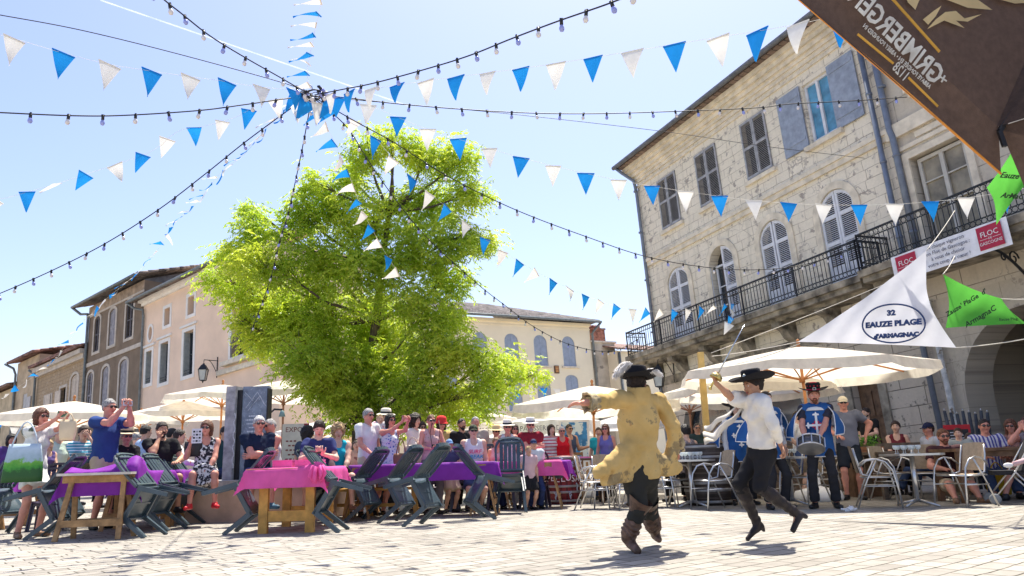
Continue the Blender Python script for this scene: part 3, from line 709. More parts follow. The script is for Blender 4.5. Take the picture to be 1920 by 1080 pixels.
mb = MB(); mb.tube([(.1, -.1, 2.5), (.1, -.1, -6)], .08, 8); mb.build('drainpipe', dp, F3c.root)
# lantern on the stone wall behind the dancers
q = F1.px(1258, 690, -.1); pl = F1.w(q[0]+.0, 0, q[1]-.55)
lantern(pl, math.atan2(F1.u.y, F1.u.x), 1.3, 'black lantern on the stone wall behind the feathered hat')
# ================================================================ tree
def make_tree():
    T0 = G(668, 18.2)
    root = empty('leafy_tree', T0, 0, 'tall bright green leafy tree standing behind the crowd in the middle of the square', 'tree')
    D = 18.0; rs = np.random.RandomState(3)
    blobs = [(735,262,36),(690,285,46),(650,330,34),(800,292,52),(858,300,46),(880,360,44),(790,380,70),(700,400,76),(620,385,60),(560,400,44),(590,340,26),
     (478,430,42),(432,480,38),(505,485,62),(600,480,78),(700,500,84),(800,470,74),(872,440,44),(915,462,26),(842,520,48),
     (412,520,30),(462,545,54),(520,580,66),(600,580,76),(700,600,84),(790,590,72),(845,590,34),
     (492,640,44),(560,665,54),(640,680,74),(730,690,80),(810,675,62),(865,655,44),(918,675,34),(965,690,30),(1003,700,20),
     (620,735,36),(690,745,52),(770,742,50),(845,735,44),(900,730,36),(945,728,24),(470,395,22),(530,620,40),(450,600,24),(655,765,30),(735,775,30),(625,690,50),(585,725,34),(700,790,24),(790,790,24),(850,775,30),(900,765,24),(600,640,50),(655,735,40),(690,775,30),(640,800,18),(740,800,20),(560,610,44),(725,640,60)]
    st = [at(662, 860, D), at(672, 790, D), at(690, 700, D), at(706, 600, D), at(716, 500, D), at(730, 400, D), at(738, 300, D)]
    st[0] = T0.copy()
    br = MB(); L0 = lambda p: Vector(p)-T0
    br.tube([L0(p) for p in st], [.17, .14, .12, .10, .075, .05, .02], 10)
    tw = MB(); C = []
    for i, (x, y, r) in enumerate(blobs):
        dd = D+rs.uniform(-1, 1)*(1.1 if r > 50 else .5)-(.9 if y > 640 and r > 30 else 0)
        c = at(x, y, dd); R = r*D/FPX
        C.append((np.array(c), R))
        # limb leaves the trunk lower than the blob
        zz = c.z-.55-.25*abs((c-st[3]).length)*.5
        k = min(range(1, 6), key=lambda j: abs(st[j].z-zz)); a = st[k]
        m_ = a.lerp(c, .5)+Vector((0, 0, -.18*(c-a).length*.4))+Vector(rs.uniform(-.12, .12, 3))
        br.tube([L0(a), L0(a.lerp(m_, .5)+Vector(rs.uniform(-.05, .05, 3))), L0(m_), L0(m_.lerp(c, .6)+Vector(rs.uniform(-.05, .05, 3))), L0(c)], [.055, .042, .030, .018, .008], 6)
        for j in range(9):
            v = Vector(rs.normal(0, 1, 3)).normalized()*R*.85
            tw.tube([L0(m_.lerp(c, .4+.06*j)), L0(c+v*.5+Vector((0, 0, .03))), L0(c+v)], [.012, .008, .004], 4)
    bark = mat((.13, .10, .08), .95, .4, 9, .8, det=8)
    br.build('trunk', bark, root)
    tw.build('branches', mat((.14, .11, .07), .9, .3, 9, .3), root)
    # foliage: compound drooping sprays, gathered in clumps
    V = []; 
    cen = []
    for (c, R) in C:
        ns = max(10, int(82*(R**1.7)*1.2))
        for _ in range(ns):
            v = rs.normal(0, 1, 3); v /= np.linalg.norm(v); rr = R*rs.uniform(.30, 1.0)**1*(1+.28*(rs.rand() < .12))
            cen.append((c+v*rr*np.array([1, .9, .85]), R))
    P0 = []; Dr = []
    for (c, R) in cen:
        for _ in range(rs.randint(6, 13)):
            p = c+rs.normal(0, .12, 3); a = rs.uniform(0, 2*math.pi)
            d = np.array([math.cos(a), math.sin(a), rs.uniform(-.75, .35)]); P0.append(p); Dr.append(d/np.linalg.norm(d))
    P0 = np.array(P0); Dr = np.array(Dr); n = len(P0)
    LL = 9; vs = []; 
    for j in range(LL):
        t = .04+.026*j; side = -1 if j % 2 else 1
        sd = np.cross(Dr, [0, 0, 1.]); sd /= np.linalg.norm(sd, axis=1)[:, None]
        base = P0+Dr*t[..., None] if isinstance(t, np.ndarray) else P0+Dr*t
        base = base+np.array([0, 0, -1.])*(t*t*1.3)
        ld_ = sd*side*.8+Dr*.6+np.array([0, 0, -.55])+rs.normal(0, .22, (n, 3)); ld_ /= np.linalg.norm(ld_, axis=1)[:, None]
        ln = rs.uniform(.075, .125, (n, 1)); nr = np.cross(ld_, Dr+rs.normal(0, .4, (n, 3))); nr /= np.linalg.norm(nr, axis=1)[:, None]
        wv = np.cross(nr, ld_)*ln*.17
        q = np.stack([base, base+ld_*ln*.42+wv, base+ld_*ln, base+ld_*ln*.42-wv], 1); vs.append(q)
    vs = np.concatenate(vs, 0); vs = vs.reshape(-1, 3)-np.array(T0); nf = len(vs)//4
    me = bpy.data.meshes.new('crown'); me.vertices.add(len(vs)); me.vertices.foreach_set('co', vs.astype(np.float32).ravel())
    me.loops.add(nf*4); me.loops.foreach_set('vertex_index', np.arange(nf*4, dtype=np.int32)); me.polygons.add(nf)
    me.polygons.foreach_set('loop_start', np.arange(0, nf*4, 4, dtype=np.int32)); me.update(calc_edges=True)
    m, n_, b, out = new_mat('leaf'); co = coords(n_)
    c1 = ramp(n_, noise(n_, co, .7, 3), [(.3, (.32, .48, .05)), (.5, (.52, .66, .07)), (.72, (.80, .82, .12))])
    ge = n_.nodes.new('ShaderNodeNewGeometry')
    c1 = mix(n_, .35, c1, ramp(n_, ge.outputs['Random Per Island'], [(0, (.24, .42, .05)), (.6, (.52, .66, .08)), (1, (.90, .84, .18))]))
    n_.links.new(c1, b.inputs[0]); b.inputs['Roughness'].default_value = .45; b.inputs['Specular IOR Level'].default_value = .4
    tl = n_.nodes.new('ShaderNodeBsdfTranslucent'); n_.links.new(mix(n_, 1, c1, (1.0, 1.0, .6), 'MULTIPLY'), tl.inputs[0])
    mx = n_.nodes.new('ShaderNodeMixShader'); mx.inputs[0].default_value = .55
    n_.links.new(b.outputs[0], mx.inputs[1]); n_.links.new(tl.outputs[0], mx.inputs[2]); n_.links.new(mx.outputs[0], out.inputs[0])
    me.materials.append(m); o = bpy.data.objects.new('crown', me); COL.objects.link(o); o.parent = root
make_tree()

# ================================================================ parasols
def parasol(px, py, d, r, label, pole=None, drop=.34, val=.15, sides=8, rot=.2, mc=None, txt=None, wood=None, ribs=True, base=True, lean=0, group='cream parasols over the café tables'):
    top = at(px, py, d); h = top.z
    g0 = Vector((top.x+lean, top.y, 0))
    root = empty('parasol', g0, rot, label, 'parasol', group)
    mc = mc or M['canvas']; wood = wood or M['wood_pole']
    off = Vector((-lean, 0, 0)); off.rotate(Matrix.Rotation(-rot, 3, 'Z'))
    mb = MB(); S = sides; K = 5; sub = 4; n = S*sub
    rn = random.Random(int(px*7+py))
    rings = []
    for k in range(K+1):
        t = k/K; rg = []
        for i in range(n):
            a = 2*math.pi*i/n; f_ = (i % sub)/sub
            # straight edge between ribs, sag between them
            seg = math.pi/S; loc_ = (i % sub)/sub*2*seg-seg; rr = r*math.cos(seg)/math.cos(loc_)
            sag = .05*math.sin(math.pi*f_)*math.sin(math.pi*min(1, t*.9))
            rg.append(Vector((rr*t*math.cos(a), rr*t*math.sin(a), h-drop*(t**1.12)-sag)))
        rings.append(rg)
    vs = [v for rg in rings[1:] for v in rg]+[Vector((0, 0, h+.0))]
    fs = [(len(vs)-1, i, (i+1) % n) for i in range(n)]
    for k in range(K-1):
        for i in range(n): fs.append((k*n+i, (k+1)*n+i, (k+1)*n+(i+1) % n, k*n+(i+1) % n))
    mb.add([v+off for v in vs], fs, 0, True); can = mb.build('canopy', mc, root)
    mb = MB(); R0 = rings[-1]
    vs = [v.copy() for v in R0]
    for q, z in ((1, .5), (2, 1.0)):
        for i in range(n):
            v = R0[i].copy(); fl = .03*math.sin(i*2.1+px)*q/2; nn = Vector((v.x, v.y, 0)).normalized()
            v += nn*(fl+.02*q); v.z -= val*z*(1-.18*(q == 2)*(1 if i % sub == 0 else 0)); vs.append(v)
    fs = [(k*n+i, (k+1)*n+i, (k+1)*n+(i+1) % n, k*n+(i+1) % n) for k in range(2) for i in range(n)]
    mb.add([v+off for v in vs], fs, 0, True); mb.build('valance', mc, can)
    mb = MB(); mb.lathe([(.0, h+.14), (.025, h+.12), (.035, h+.08), (.02, h+.05), (.03, h+.02), (.05, h-.02), (0, h-.02)], 10, off); mb.build('finial', wood, root)
    mb = MB(); mb.tube([(0, 0, .0), off+Vector((0, 0, h-.02))], .027, 10); mb.build('pole', wood, root)
    if ribs:
        mb = MB(); mb.lathe([(.0, h-.62), (.05, h-.62), (.055, h-.54), (0, h-.54)], 10, off); hub = mb.build('hub', wood, root)
        for i in range(S):
            a = 2*math.pi*i/S; e = Vector((r*.98*math.cos(a), r*.98*math.sin(a), h-drop-.012)); m_ = Vector((r*.55*math.cos(a), r*.55*math.sin(a), h-drop*(.55**1.12)-.035))
            mb = MB(); mb.beam(off+Vector((0, 0, h-.05)), off+m_, .018, .026); mb.beam(off+m_, off+e, .018, .026)
            mb.beam(off+Vector((0, 0, h-.58)), off+m_-Vector((0, 0, .01)), .016, .022); mb.build('rib', wood, root)
    if base:
        mb = MB(); mb.lathe([(.0, .0), (.38, .0), (.40, .06), (.36, .16), (.12, .22), (.06, .24), (.05, .45), (0, .45)], 20); mb.build('base', M['white'], root)
    return root, h, off

PAR = [
 (139, 752, 17.5, 1.6, 'cream parasol at the far left above the woman with the green bag', {}),
 (345, 752, 22, 1.4, 'cream parasol whose brown ribs show behind the bearded man', {}),
 (265, 772, 27, 1.6, 'low cream parasol in the back row left of the bearded man', {}),
 (533, 713, 19.5, 1.45, 'cream parasol with brown ribs just right of the carved stone slab', dict(wood=mat((.22, .10, .06), .6))),
 (418, 721, 21.5, 1.6, 'pale parasol half hidden behind the left side of the carved stone slab', {}),
 (600, 790, 27, 1.5, 'distant pale parasol under the tree behind the boy with a phone', dict(mc=M['canvas_w'])),
 (872, 764, 22.5, 1.5, 'cream parasol tucked under the right edge of the tree', {}),
 (1110, 723, 16.8, 1.85, 'big cream parasol behind the outstretched hand of the man in the long coat', dict(val=.18, drop=.42)),
 (1033, 773, 20.5, 1.3, 'white parasol with lettering on its valance behind the man in the white hat', dict(mc=M['canvas_w'], val=.36, drop=.26)),
 (905, 782, 23.5, 1.3, 'small white parasol with lettering behind the grey haired man', dict(mc=M['canvas_w'], val=.34, drop=.25)),
 (1175, 775, 24.5, 1.3, 'white parasol directly left of the man in the long coat', dict(mc=M['canvas_w'])),
 (1290, 728, 19.5, 1.6, 'cream parasol on a dark pole between the two dancers', dict(wood=mat((.22, .10, .06), .6))),
 (1405, 692, 15.8, 1.75, 'cream parasol hidden in part under the largest one behind the sword', dict(drop=.42)),
 (1497, 650, 13.4, 2.12, 'largest cream parasol on an orange wooden pole behind the drummer', dict(drop=.42, val=.16, lean=.06)),
 (700, 795, 30, 1.8, 'farthest cream parasol showing beneath the tree crown', {}),
]
PO = []
for k, (x, y, d, r, lb, kw) in enumerate(PAR): PO.append(parasol(x, y, d, r, lb, rot=.15+.37*k, **kw))

# lettering helper: text as real mesh
def text(s_, size, m, parent, mtx, name='lettering', align='CENTER', ext=.0015, shear=0, sx=1, bold=0):
    cu = bpy.data.curves.new('t', 'FONT'); cu.body = s_; cu.size = size; cu.align_x = align; cu.align_y = 'CENTER'; cu.extrude = ext; cu.shear = shear; cu.offset = bold; cu.resolution_u = 2
    o = bpy.data.objects.new('t', cu); COL.objects.link(o)
    bpy.context.view_layer.update(); dg = bpy.context.evaluated_depsgraph_get()
    me = bpy.data.meshes.new_from_object(o.evaluated_get(dg)); bpy.data.objects.remove(o)
    me.materials.clear(); me.materials.append(m); me.name = name
    q = bpy.data.objects.new(name, me); COL.objects.link(q); q.parent = parent
    q.matrix_basis = mtx @ Matrix.Diagonal((sx, 1, 1, 1)); return q
def basis(p, x, up):
    """text frame: x along the line, up = letter up"""
    x = Vector(x).normalized(); up = Vector(up); up = (up-x*up.dot(x)).normalized(); z = x.cross(up)
    m = Matrix((x, up, z)).transposed().to_4x4(); m.translation = Vector(p); return m
ink = mat((.16, .16, .18), .8)
def _unused(po, s_, size, dz):
    root, h, off = po; inv = Matrix.Rotation(-root.rotation_euler.z, 4, 'Z')
    r = {0: 1}.get(0)
    return root, inv
for idx, s_, sz, rr, dz in ((8, 'PÂTISSERIES DE GERM', .17, 1.27, .46), (9, "D'ARMAGNAC", .17, 1.27, .44)):
    root, h, off = PO[idx]; c = root.location; to = Vector((-c.x, -c.y, 0)).normalized()
    p = to*(rr+.07); p.z = h-dz; x = Vector((-to.y, to.x, 0)); Mi = Matrix.Rotation(-root.rotation_euler.z, 4, 'Z')
    text(s_, sz, ink, root, Mi @ basis(p, x, (0, 0, 1)), sx=.95)

# ================================================================ overhead strings
def spline(pts, dep, n=14):
    P = [at(x, y, d) for (x, y), d in zip(pts, dep)]; out = []
    for i in range(len(P)-1):
        p0 = P[max(i-1, 0)]; p1 = P[i]; p2 = P[i+1]; p3 = P[min(i+2, len(P)-1)]
        for k in range(n):
            t = k/n; out.append(.5*((2*p1)+(p2-p0)*t+(2*p0-5*p1+4*p2-p3)*t*t+(3*p1-p0-3*p2+p3)*t**3))
    out.append(P[-1]); return out
def lin(d0, d1, n): return [d0+(d1-d0)*i/(n-1) for i in range(n)]
def arclen(P, step, start=0.1):
    acc = 0; nxt = start; out = []
    for a, b_ in zip(P[:-1], P[1:]):
        L = (b_-a).length
        while nxt <= acc+L and L > 0: out.append((a.lerp(b_, (nxt-acc)/L), (b_-a).normalized())); nxt += step
        acc += L
    return out
HUB = at(585, 178, 11)
def wire(name, label, pts, dep, r, m, cat, group=None):
    P = spline(pts, dep); mb = MB(); o0 = P[0]; mb.tube([p-o0 for p in P], r, 5)
    return P, mb.build(name, m, None, label, cat, group, loc=o0)
_bm = {}
for nm, bmat in (('w', M['bulb_w']), ('b', M['bulb_b'])):
    mb = MB(); mb.lathe([(.0, .012), (.020, .010), (.022, -.055), (0, -.055)], 7, mi=0); mb.lathe([(.016, -.055), (.030, -.085), (.033, -.108), (.022, -.132), (0, -.14)], 8, mi=1)
    mb.b2(-.012, .012, -.02, .02, -.005, .02)
    o = mb.build('bulb', [M['black'], bmat]); _bm[nm] = o.data; bpy.data.objects.remove(o)
def lights(label, pts, dep, step=.34, start=.25, tilt=0):
    P, o = wire('string_lights', label, pts, dep, .0085, M['black'], 'string lights', 'bulb strings radiating from the hub')
    o0 = o.location.copy()
    for k, (p, t) in enumerate(arclen(P, step, start)):
        b_ = bpy.data.objects.new('bulb', _bm['wb'[k % 2]]); COL.objects.link(b_); b_.parent = o; b_.location = p-o0
        b_.scale = (.82,)*3; b_.rotation_euler = (rnd.uniform(-.25, .25), rnd.uniform(-.25, .25), rnd.uniform(0, 6))
    return o
lights('string of bulbs running from the hub up to the top left edge', [(583,176),(560,165),(520,142),(460,108),(395,68),(340,25),(300,-8),(255,-60)], lin(11, 7.2, 8), .36)
lights('string of bulbs running from the hub up to the top right', [(590,178),(640,168),(700,156),(800,129),(880,104),(960,72),(1045,40),(1140,7),(1220,-25)], lin(11, 6.2, 9), .36)
lights('nearly level string of bulbs running left from the hub', [(578,180),(530,186),(460,196),(375,207),(240,216),(140,217),(0,211),(-80,206)], lin(11, 8, 8), .37)
lights('string of bulbs falling from the hub to the lower left edge', [(580,180),(540,207),(460,266),(385,326),(300,391),(200,455),(100,506),(0,550),(-60,572)], lin(11, 13, 9), .37)
lights('string of bulbs dropping almost straight down in front of the tree', [(584,185),(570,262),(555,335),(540,402),(524,455),(505,530),(470,625)], lin(11, 17, 7), .40)
lights('string of bulbs crossing the tree and sagging toward the cream building', [(590,185),(650,238),(690,300),(740,372),(800,445),(890,528),(950,575),(1000,612),(1060,643),(1120,658),(1160,655),(1196,636)], lin(11, 24, 12), .42)
lights('string of bulbs running right from the hub to the stone facade', [(592,180),(640,182),(740,194),(870,205),(1000,212),(1120,213),(1260,209),(1420,202),(1480,195),(1600,189),(1700,182)], lin(11, 14, 11), .40)
lights('string of bulbs sweeping down across the arched windows', [(590,183),(660,224),(740,268),(830,325),(920,372),(1000,407),(1100,444),(1200,478),(1300,498),(1400,506),(1500,498),(1592,470)], lin(11, 17.6, 12), .40)
wire('cable', 'thin dark cable from the left edge to the hub', [(0,28),(150,56),(330,100),(530,155),(583,176)], lin(8.6, 11, 5), .006, M['black'], 'cable')
wire('cable', 'thin dark cable from the hub to the stone facade under the blue window', [(590,180),(740,194),(960,214),(1240,246),(1440,275),(1650,300)], lin(11, 19.5, 6), .006, M['black'], 'cable')
# hub: ring of tangled cable held in the air by the strings
hb = empty('cable_hub', HUB, 0, 'tangled black ring where all strings of bulbs and bunting meet', 'cable hub')
mb = MB(); mb.tube([(.15*math.cos(a*.393), .15*math.sin(a*.393), .02*math.sin(a)) for a in range(17)], .012, 6); mb.build('ring', M['iron'], hb)
for k in range(7):
    mb = MB(); a0 = k*.9; c = Vector((.13*math.cos(a0), .13*math.sin(a0), rnd.uniform(-.06, .05)))
    mb.tube([c+Vector((.06*math.cos(t*.6+k), .05*math.sin(t*.6)*math.cos(k), .06*math.sin(t*.6+k))) for t in range(13)], .006, 5); mb.build('cable_loop', M['black'], hb)
for k in range(16):
    b_ = bpy.data.objects.new('bulb', _bm['wb'[k % 2]]); COL.objects.link(b_); b_.parent = hb
    b_.location = (rnd.uniform(-.2, .2), rnd.uniform(-.15, .15), rnd.uniform(-.09, .09)); b_.rotation_euler = (rnd.uniform(-2, 2), rnd.uniform(-2, 2), 0)

_fm = {}
for nm in 'bw':
    for v in range(5):
        mb = MB(); K = 6; vs = []; cr_ = [(.0, .0), (.35, .1), (-.4, .3), (.9, .5), (-1.1, .9)][v]
        for k in range(K+1):
            t = k/K; hw = .115*(1-t)
            for s_ in (-1, 0, 1): vs.append((hw*s_+.03*cr_[1]*t*t, .07*cr_[0]*math.sin(t*2.4)+.012*s_*t, -.30*t*(1-.15*cr_[1]*t)))
        fs = []
        for k in range(K):
            a = k*3; fs += [(a, a+1, a+4, a+3), (a+1, a+2, a+5, a+4)]
        mb.add(vs, fs, 0, True); mb.b2(-.115, .115, -.004, .004, -.008, .006)
        o = mb.build('flag', M['flag_b' if nm == 'b' else 'flag_w']); _fm[nm, v] = o.data; bpy.data.objects.remove(o)
def bunting(label, pts, dep, step=.46, start=.3, blow=.15, sc_=1., first=0, tw=.2, wind=(-1, 0, 0)):
    P, o = wire('bunting', label, pts, dep, .0022, M['flag_w'], 'bunting', 'blue and white bunting radiating from the hub')
    o0 = o.location.copy(); wd = Vector(wind)
    for k, (p, t) in enumerate(arclen(P, step, start)):
        nm = 'bw'[(k+first) % 2]; f_ = bpy.data.objects.new('flag', _fm[nm, rnd.randrange(3) if blow < .5 else rnd.randrange(5)]); COL.objects.link(f_); f_.parent = o
        dwn = (Vector((0, 0, -1))*(1-blow)+wd*blow*rnd.uniform(.6, 1.4)+Vector((rnd.gauss(0, tw), rnd.gauss(0, tw), rnd.gauss(0, tw)))*.6).normalized()
        x = (t-dwn*t.dot(dwn)).normalized(); 
        y = (-dwn).cross(x); Mx = Matrix((x, y, -dwn)).transposed().to_4x4(); Mx.translation = p-o0
        f_.matrix_basis = Mx @ Matrix.Scale(sc_*rnd.uniform(.93, 1.05), 4)
    return o
bunting('bunting rising from the hub to the upper left edge', [(-30,58),(36,75),(121,100),(202,120),(276,132),(344,142),(411,151),(473,161),(538,168),(583,177)], lin(7.8, 11, 10), .49, .33, .05, 1.08, 1, .12)
bunting('bunting rising from the hub to the upper right over the eaves', [(592,180),(640,174),(700,166),(797,152),(911,137),(1035,120),(1178,97),(1345,70),(1440,55),(1535,37),(1640,10)], lin(11, 6.5, 11), .455, .38, .05, 1.05, 1, .1)
bunting('long bunting sagging from the hub across the arched windows to the brown parasol', [(595,182),(670,190),(785,236),(838,254),(957,290),(1075,320),(1193,344),(1313,363),(1435,378),(1554,384),(1677,383),(1813,371),(1925,352)], lin(11, 10.2, 13), .46, .30, .05, 1.0, 0, .12)
bunting('bunting dipping to the left edge below the level bulb string', [(583,180),(500,190),(445,218),(385,236),(335,246),(290,280),(250,297),(200,314),(148,331),(102,346),(58,358),(15,370),(-30,378)], lin(11, 10.5, 13), .40, .5, .18, .95, 1, .45)
bunting('bunting blown about below the bulb string that falls to the lower left', [(582,182),(540,200),(500,240),(475,270),(445,300),(410,328),(390,355),(370,378),(345,402),(322,425),(300,462),(270,500),(235,532),(200,560),(150,612),(90,685),(0,748)], lin(11, 30, 17), .62, .35, .55, 1.15, 0, .35)
bunting('bunting passing overhead from the hub to the top edge', [(584,176),(576,140),(580,110),(586,80),(592,50),(600,15),(606,-30)], lin(11, 7.2, 7), .40, .3, .85, .95, 1, .1)
bunting('short bunting falling from the hub into the left half of the tree', [(588,182),(612,235),(635,285),(655,330),(672,375),(690,415),(720,470),(755,525)], lin(11, 15.5, 8), .43, .3, .5, 1.1, 0, .2)
bunting('bunting falling from the hub in front of the tree and on to the balcony', [(592,182),(650,215),(700,255),(750,312),(800,358),(850,398),(915,452),(968,487),(1019,517),(1070,542),(1118,562),(1169,577),(1217,583),(1258,584),(1300,580),(1343,575),(1372,570)], lin(11, 19.5, 17), .50, .35, .35, 1.1, 0, .22)
bunting('small bunting cluster tied round the hub', [(560,172),(548,180),(575,190),(600,195),(625,188),(618,180)], lin(10.9, 11.1, 6), .17, .02, .3, 1.15, 0, .3)
bunting('far bunting low in front of the cream building under the tree', [(940,738),(980,732),(1020,728),(1060,731),(1100,738)], lin(30, 31, 5), .55, .1, .03, 1.3, 1, .05)
bunting('far bunting low behind the woman with the green bag', [(-10,792),(20,800),(60,806),(100,800),(130,790)], lin(22, 23, 5), .42, .1, .03, 1., 0, .05)
bunting('little bunting end hanging loose from the balcony rail', [(1374,568),(1372,590),(1366,612)], [18.4, 18.3, 18.2], .17, .03, .2, 1., 0, .3)
# ================================================================ people: implicit surfaces -> one skin
def V3(*a): return np.array(a, float)
def nrm(v): v = np.asarray(v, float); return v/max(1e-9, np.linalg.norm(v))
def smin(a, b_, k):
    h = np.clip(.5+.5*(b_-a)/k, 0, 1); return b_*(1-h)+a*h-k*h*(1-h)
class Sdf:
    def __init__(s, k=.03): s.p = []; s.k = k; s.cut = []; s.sub = []; s.wr = None
    def cone(s, a, b_, ra, rb, fw=None, q=1, clip=None, k=None): s.p.append(('c', V3(*a), V3(*b_), ra, rb, fw, q, clip, k)); return s
    def ell(s, c, r, F, k=None): s.p.append(('e', V3(*c), r, F, None, None, None, None, k)); return s
    def ev1(s, pr, P):
        if pr[0] == 'c':
            _, a, b_, ra, rb, fw, q, clip, _k = pr; d = P-a; e = b_-a
            if fw is not None and q != 1:
                d = d+((q-1)*(d@fw))[..., None]*fw; e = e+(q-1)*(e@fw)*fw
            t = np.clip((d@e)/max(1e-9, e@e), 0, 1); r = np.linalg.norm(d-t[..., None]*e, axis=-1)-(ra+(rb-ra)*t)
            if clip is not None: r = np.maximum(r, (P-clip[0])@clip[1])
            return r
        _, c, r, F = pr[:4]; d = (P-c)@F.T; l = np.linalg.norm(d/np.array(r), axis=-1)
        g_ = np.linalg.norm(d/np.array(r)**2, axis=-1)
        return l*(l-1)/np.maximum(g_, 1e-6)
    def bb(s, pr):
        if pr[0] == 'c':
            r = max(pr[3], pr[4])+.01; return np.minimum(pr[1], pr[2])-r, np.maximum(pr[1], pr[2])+r
        r = max(pr[2]); return pr[1]-r, pr[1]+r
    def mesh(s, h=.02, fine=None, hf=.01):
        """rectilinear surface nets; fine = (lo, hi) box sampled with step hf"""
        L = np.min([s.bb(p)[0] for p in s.p], 0)-.05; U = np.max([s.bb(p)[1] for p in s.p], 0)+.05
        ax = []
        for i in range(3):
            if fine is None: ax.append(np.arange(L[i], U[i]+h, h))
            else:
                a, b_ = max(L[i], fine[0][i]), min(U[i], fine[1][i])
                ax.append(np.concatenate([np.arange(L[i], a-hf*.5, h), np.arange(a, b_, hf), np.arange(b_, U[i]+h, h)]))
        sh = tuple(len(a) for a in ax); D = np.full(sh, .2, np.float32); m = .06
        for pr in s.p:
            lo_, hi_ = s.bb(pr); sl = []
            for i in range(3):
                j0 = max(0, np.searchsorted(ax[i], lo_[i]-m)-1); j1 = min(sh[i], np.searchsorted(ax[i], hi_[i]+m)+1); sl.append(slice(j0, j1))
            P = np.stack(np.meshgrid(*[ax[i][sl[i]] for i in range(3)], indexing='ij'), -1)
            v = s.ev1(pr, P); k = pr[8] if pr[8] is not None else s.k
            D[tuple(sl)] = smin(D[tuple(sl)], v, k) if k > 0 else np.minimum(D[tuple(sl)], v)
        act = np.abs(D) < .15
        if s.cut or s.sub or s.wr:
            P = np.stack(np.meshgrid(*ax, indexing='ij'), -1)[act]; v = D[act]
            if s.wr: v = v+s.wr(P)
            for sb in s.sub: v = np.maximum(v, -s.ev1(sb, P))
            for (c, nn) in s.cut: v = np.maximum(v, (P-c)@nn)
            D[act] = v
        S = D < 0
        c8 = sum(S[i:sh[0]-1+i, j:sh[1]-1+j, k:sh[2]-1+k].astype(np.int8) for i in (0, 1) for j in (0, 1) for k in (0, 1))
        cells = np.argwhere((c8 > 0) & (c8 < 8)); idm = -np.ones(c8.shape, np.int64); idm[tuple(cells.T)] = np.arange(len(cells))
        acc = np.zeros((len(cells), 3)); cnt = np.zeros(len(cells))
        cor = [(i, j, k) for i in (0, 1) for j in (0, 1) for k in (0, 1)]
        for a in cor:
            for dim in range(3):
                if a[dim]: continue
                b_ = list(a); b_[dim] = 1
                ia = cells+a; ib = cells+b_; va = D[tuple(ia.T)]; vb = D[tuple(ib.T)]; cr_ = (va < 0) != (vb < 0)
                t = np.where(cr_, va/np.where(cr_, va-vb, 1), 0)
                pa = np.stack([ax[i][ia[:, i]] for i in range(3)], 1); pb = np.stack([ax[i][ib[:, i]] for i in range(3)], 1)
                acc += (pa+(pb-pa)*t[:, None])*cr_[:, None]; cnt += cr_
        vs = acc/np.maximum(cnt, 1)[:, None]; fs = []
        for dim in range(3):
            o1, o2 = [i for i in range(3) if i != dim]
            sa = [slice(None)]*3; sb = [slice(None)]*3; sa[dim] = slice(0, -1); sb[dim] = slice(1, None)
            e = S[tuple(sa)] != S[tuple(sb)]; ids = np.argwhere(e)
            ids = ids[(ids[:, o1] > 0) & (ids[:, o2] > 0) & (ids[:, o1] < sh[o1]-1) & (ids[:, o2] < sh[o2]-1)]
            if not len(ids): continue
            q = []
            for (u, v_) in ((0, 0), (-1, 0), (-1, -1), (0, -1)):
                c = ids.copy(); c[:, o1] += u; c[:, o2] += v_; q.append(idm[tuple(c.T)])
            q = np.stack(q, 1); inside = S[tuple(ids.T)]
            flip = inside if dim != 1 else ~inside
            q[~flip] = q[~flip][:, ::-1]; fs.append(q)
        fs = np.concatenate(fs, 0) if fs else np.zeros((0, 4), int); fs = fs[(fs >= 0).all(1)]
        return vs, fs
def np_obj(name, vs, fs, m, parent=None, mb=None, org=(0, 0, 0)):
    """implicit surface mesh plus optional small extra geometry (MB) in the same object"""
    nv = len(vs); vs = np.asarray(vs)-np.array(org)
    ms = [m] if not isinstance(m, (list, tuple)) else list(m)
    me = bpy.data.meshes.new(name)
    ev = [tuple(np.array(v)-np.array(org)) for v in mb.v] if mb else []; ef = [tuple(nv+i for i in f) for f in mb.f] if mb else []
    me.from_pydata([tuple(v) for v in vs]+ev, [], [tuple(f) for f in fs.tolist()]+ef)
    me.polygons.foreach_set('use_smooth', [True]*len(me.polygons))
    me.polygons.foreach_set('material_index', [0]*len(fs)+(mb.m if mb else []))
    for q in ms: me.materials.append(q)
    me.update(); o = bpy.data.objects.new(name, me); COL.objects.link(o)
    if parent is not None: o.parent = parent
    return o
def wrinkle(seed, amp=.005, wl=.07, ax=(0, 0, 1)):
    r = np.random.RandomState(seed); K = []
    for _ in range(5):
        d = r.normal(0, 1, 3)+np.array(ax)*1.2*r.choice([-1, 1]); d /= np.linalg.norm(d); K.append((d*2*math.pi/(wl*r.uniform(.6, 1.8)), r.uniform(0, 6)))
    d2 = [r.normal(0, 9, 3) for _ in range(3)]
    def f(P):
        w_ = sum(np.sin(P@d) for d in d2)*.7; return amp*sum(np.sin(P@k+p+w_) for k, p in K)/2.2
    return f
def ik(a, t, l1, l2, pole):
    a = V3(*a); t = V3(*t); d = t-a; L = np.linalg.norm(d); L2 = min(L, (l1+l2)*.995); d = nrm(d)
    t = a+d*L2; x = (l1*l1-l2*l2+L2*L2)/(2*L2); hgt = math.sqrt(max(0, l1*l1-x*x))
    p = np.array(pole, float); p = p-d*(p@d); return a+d*x+nrm(p)*hgt, t

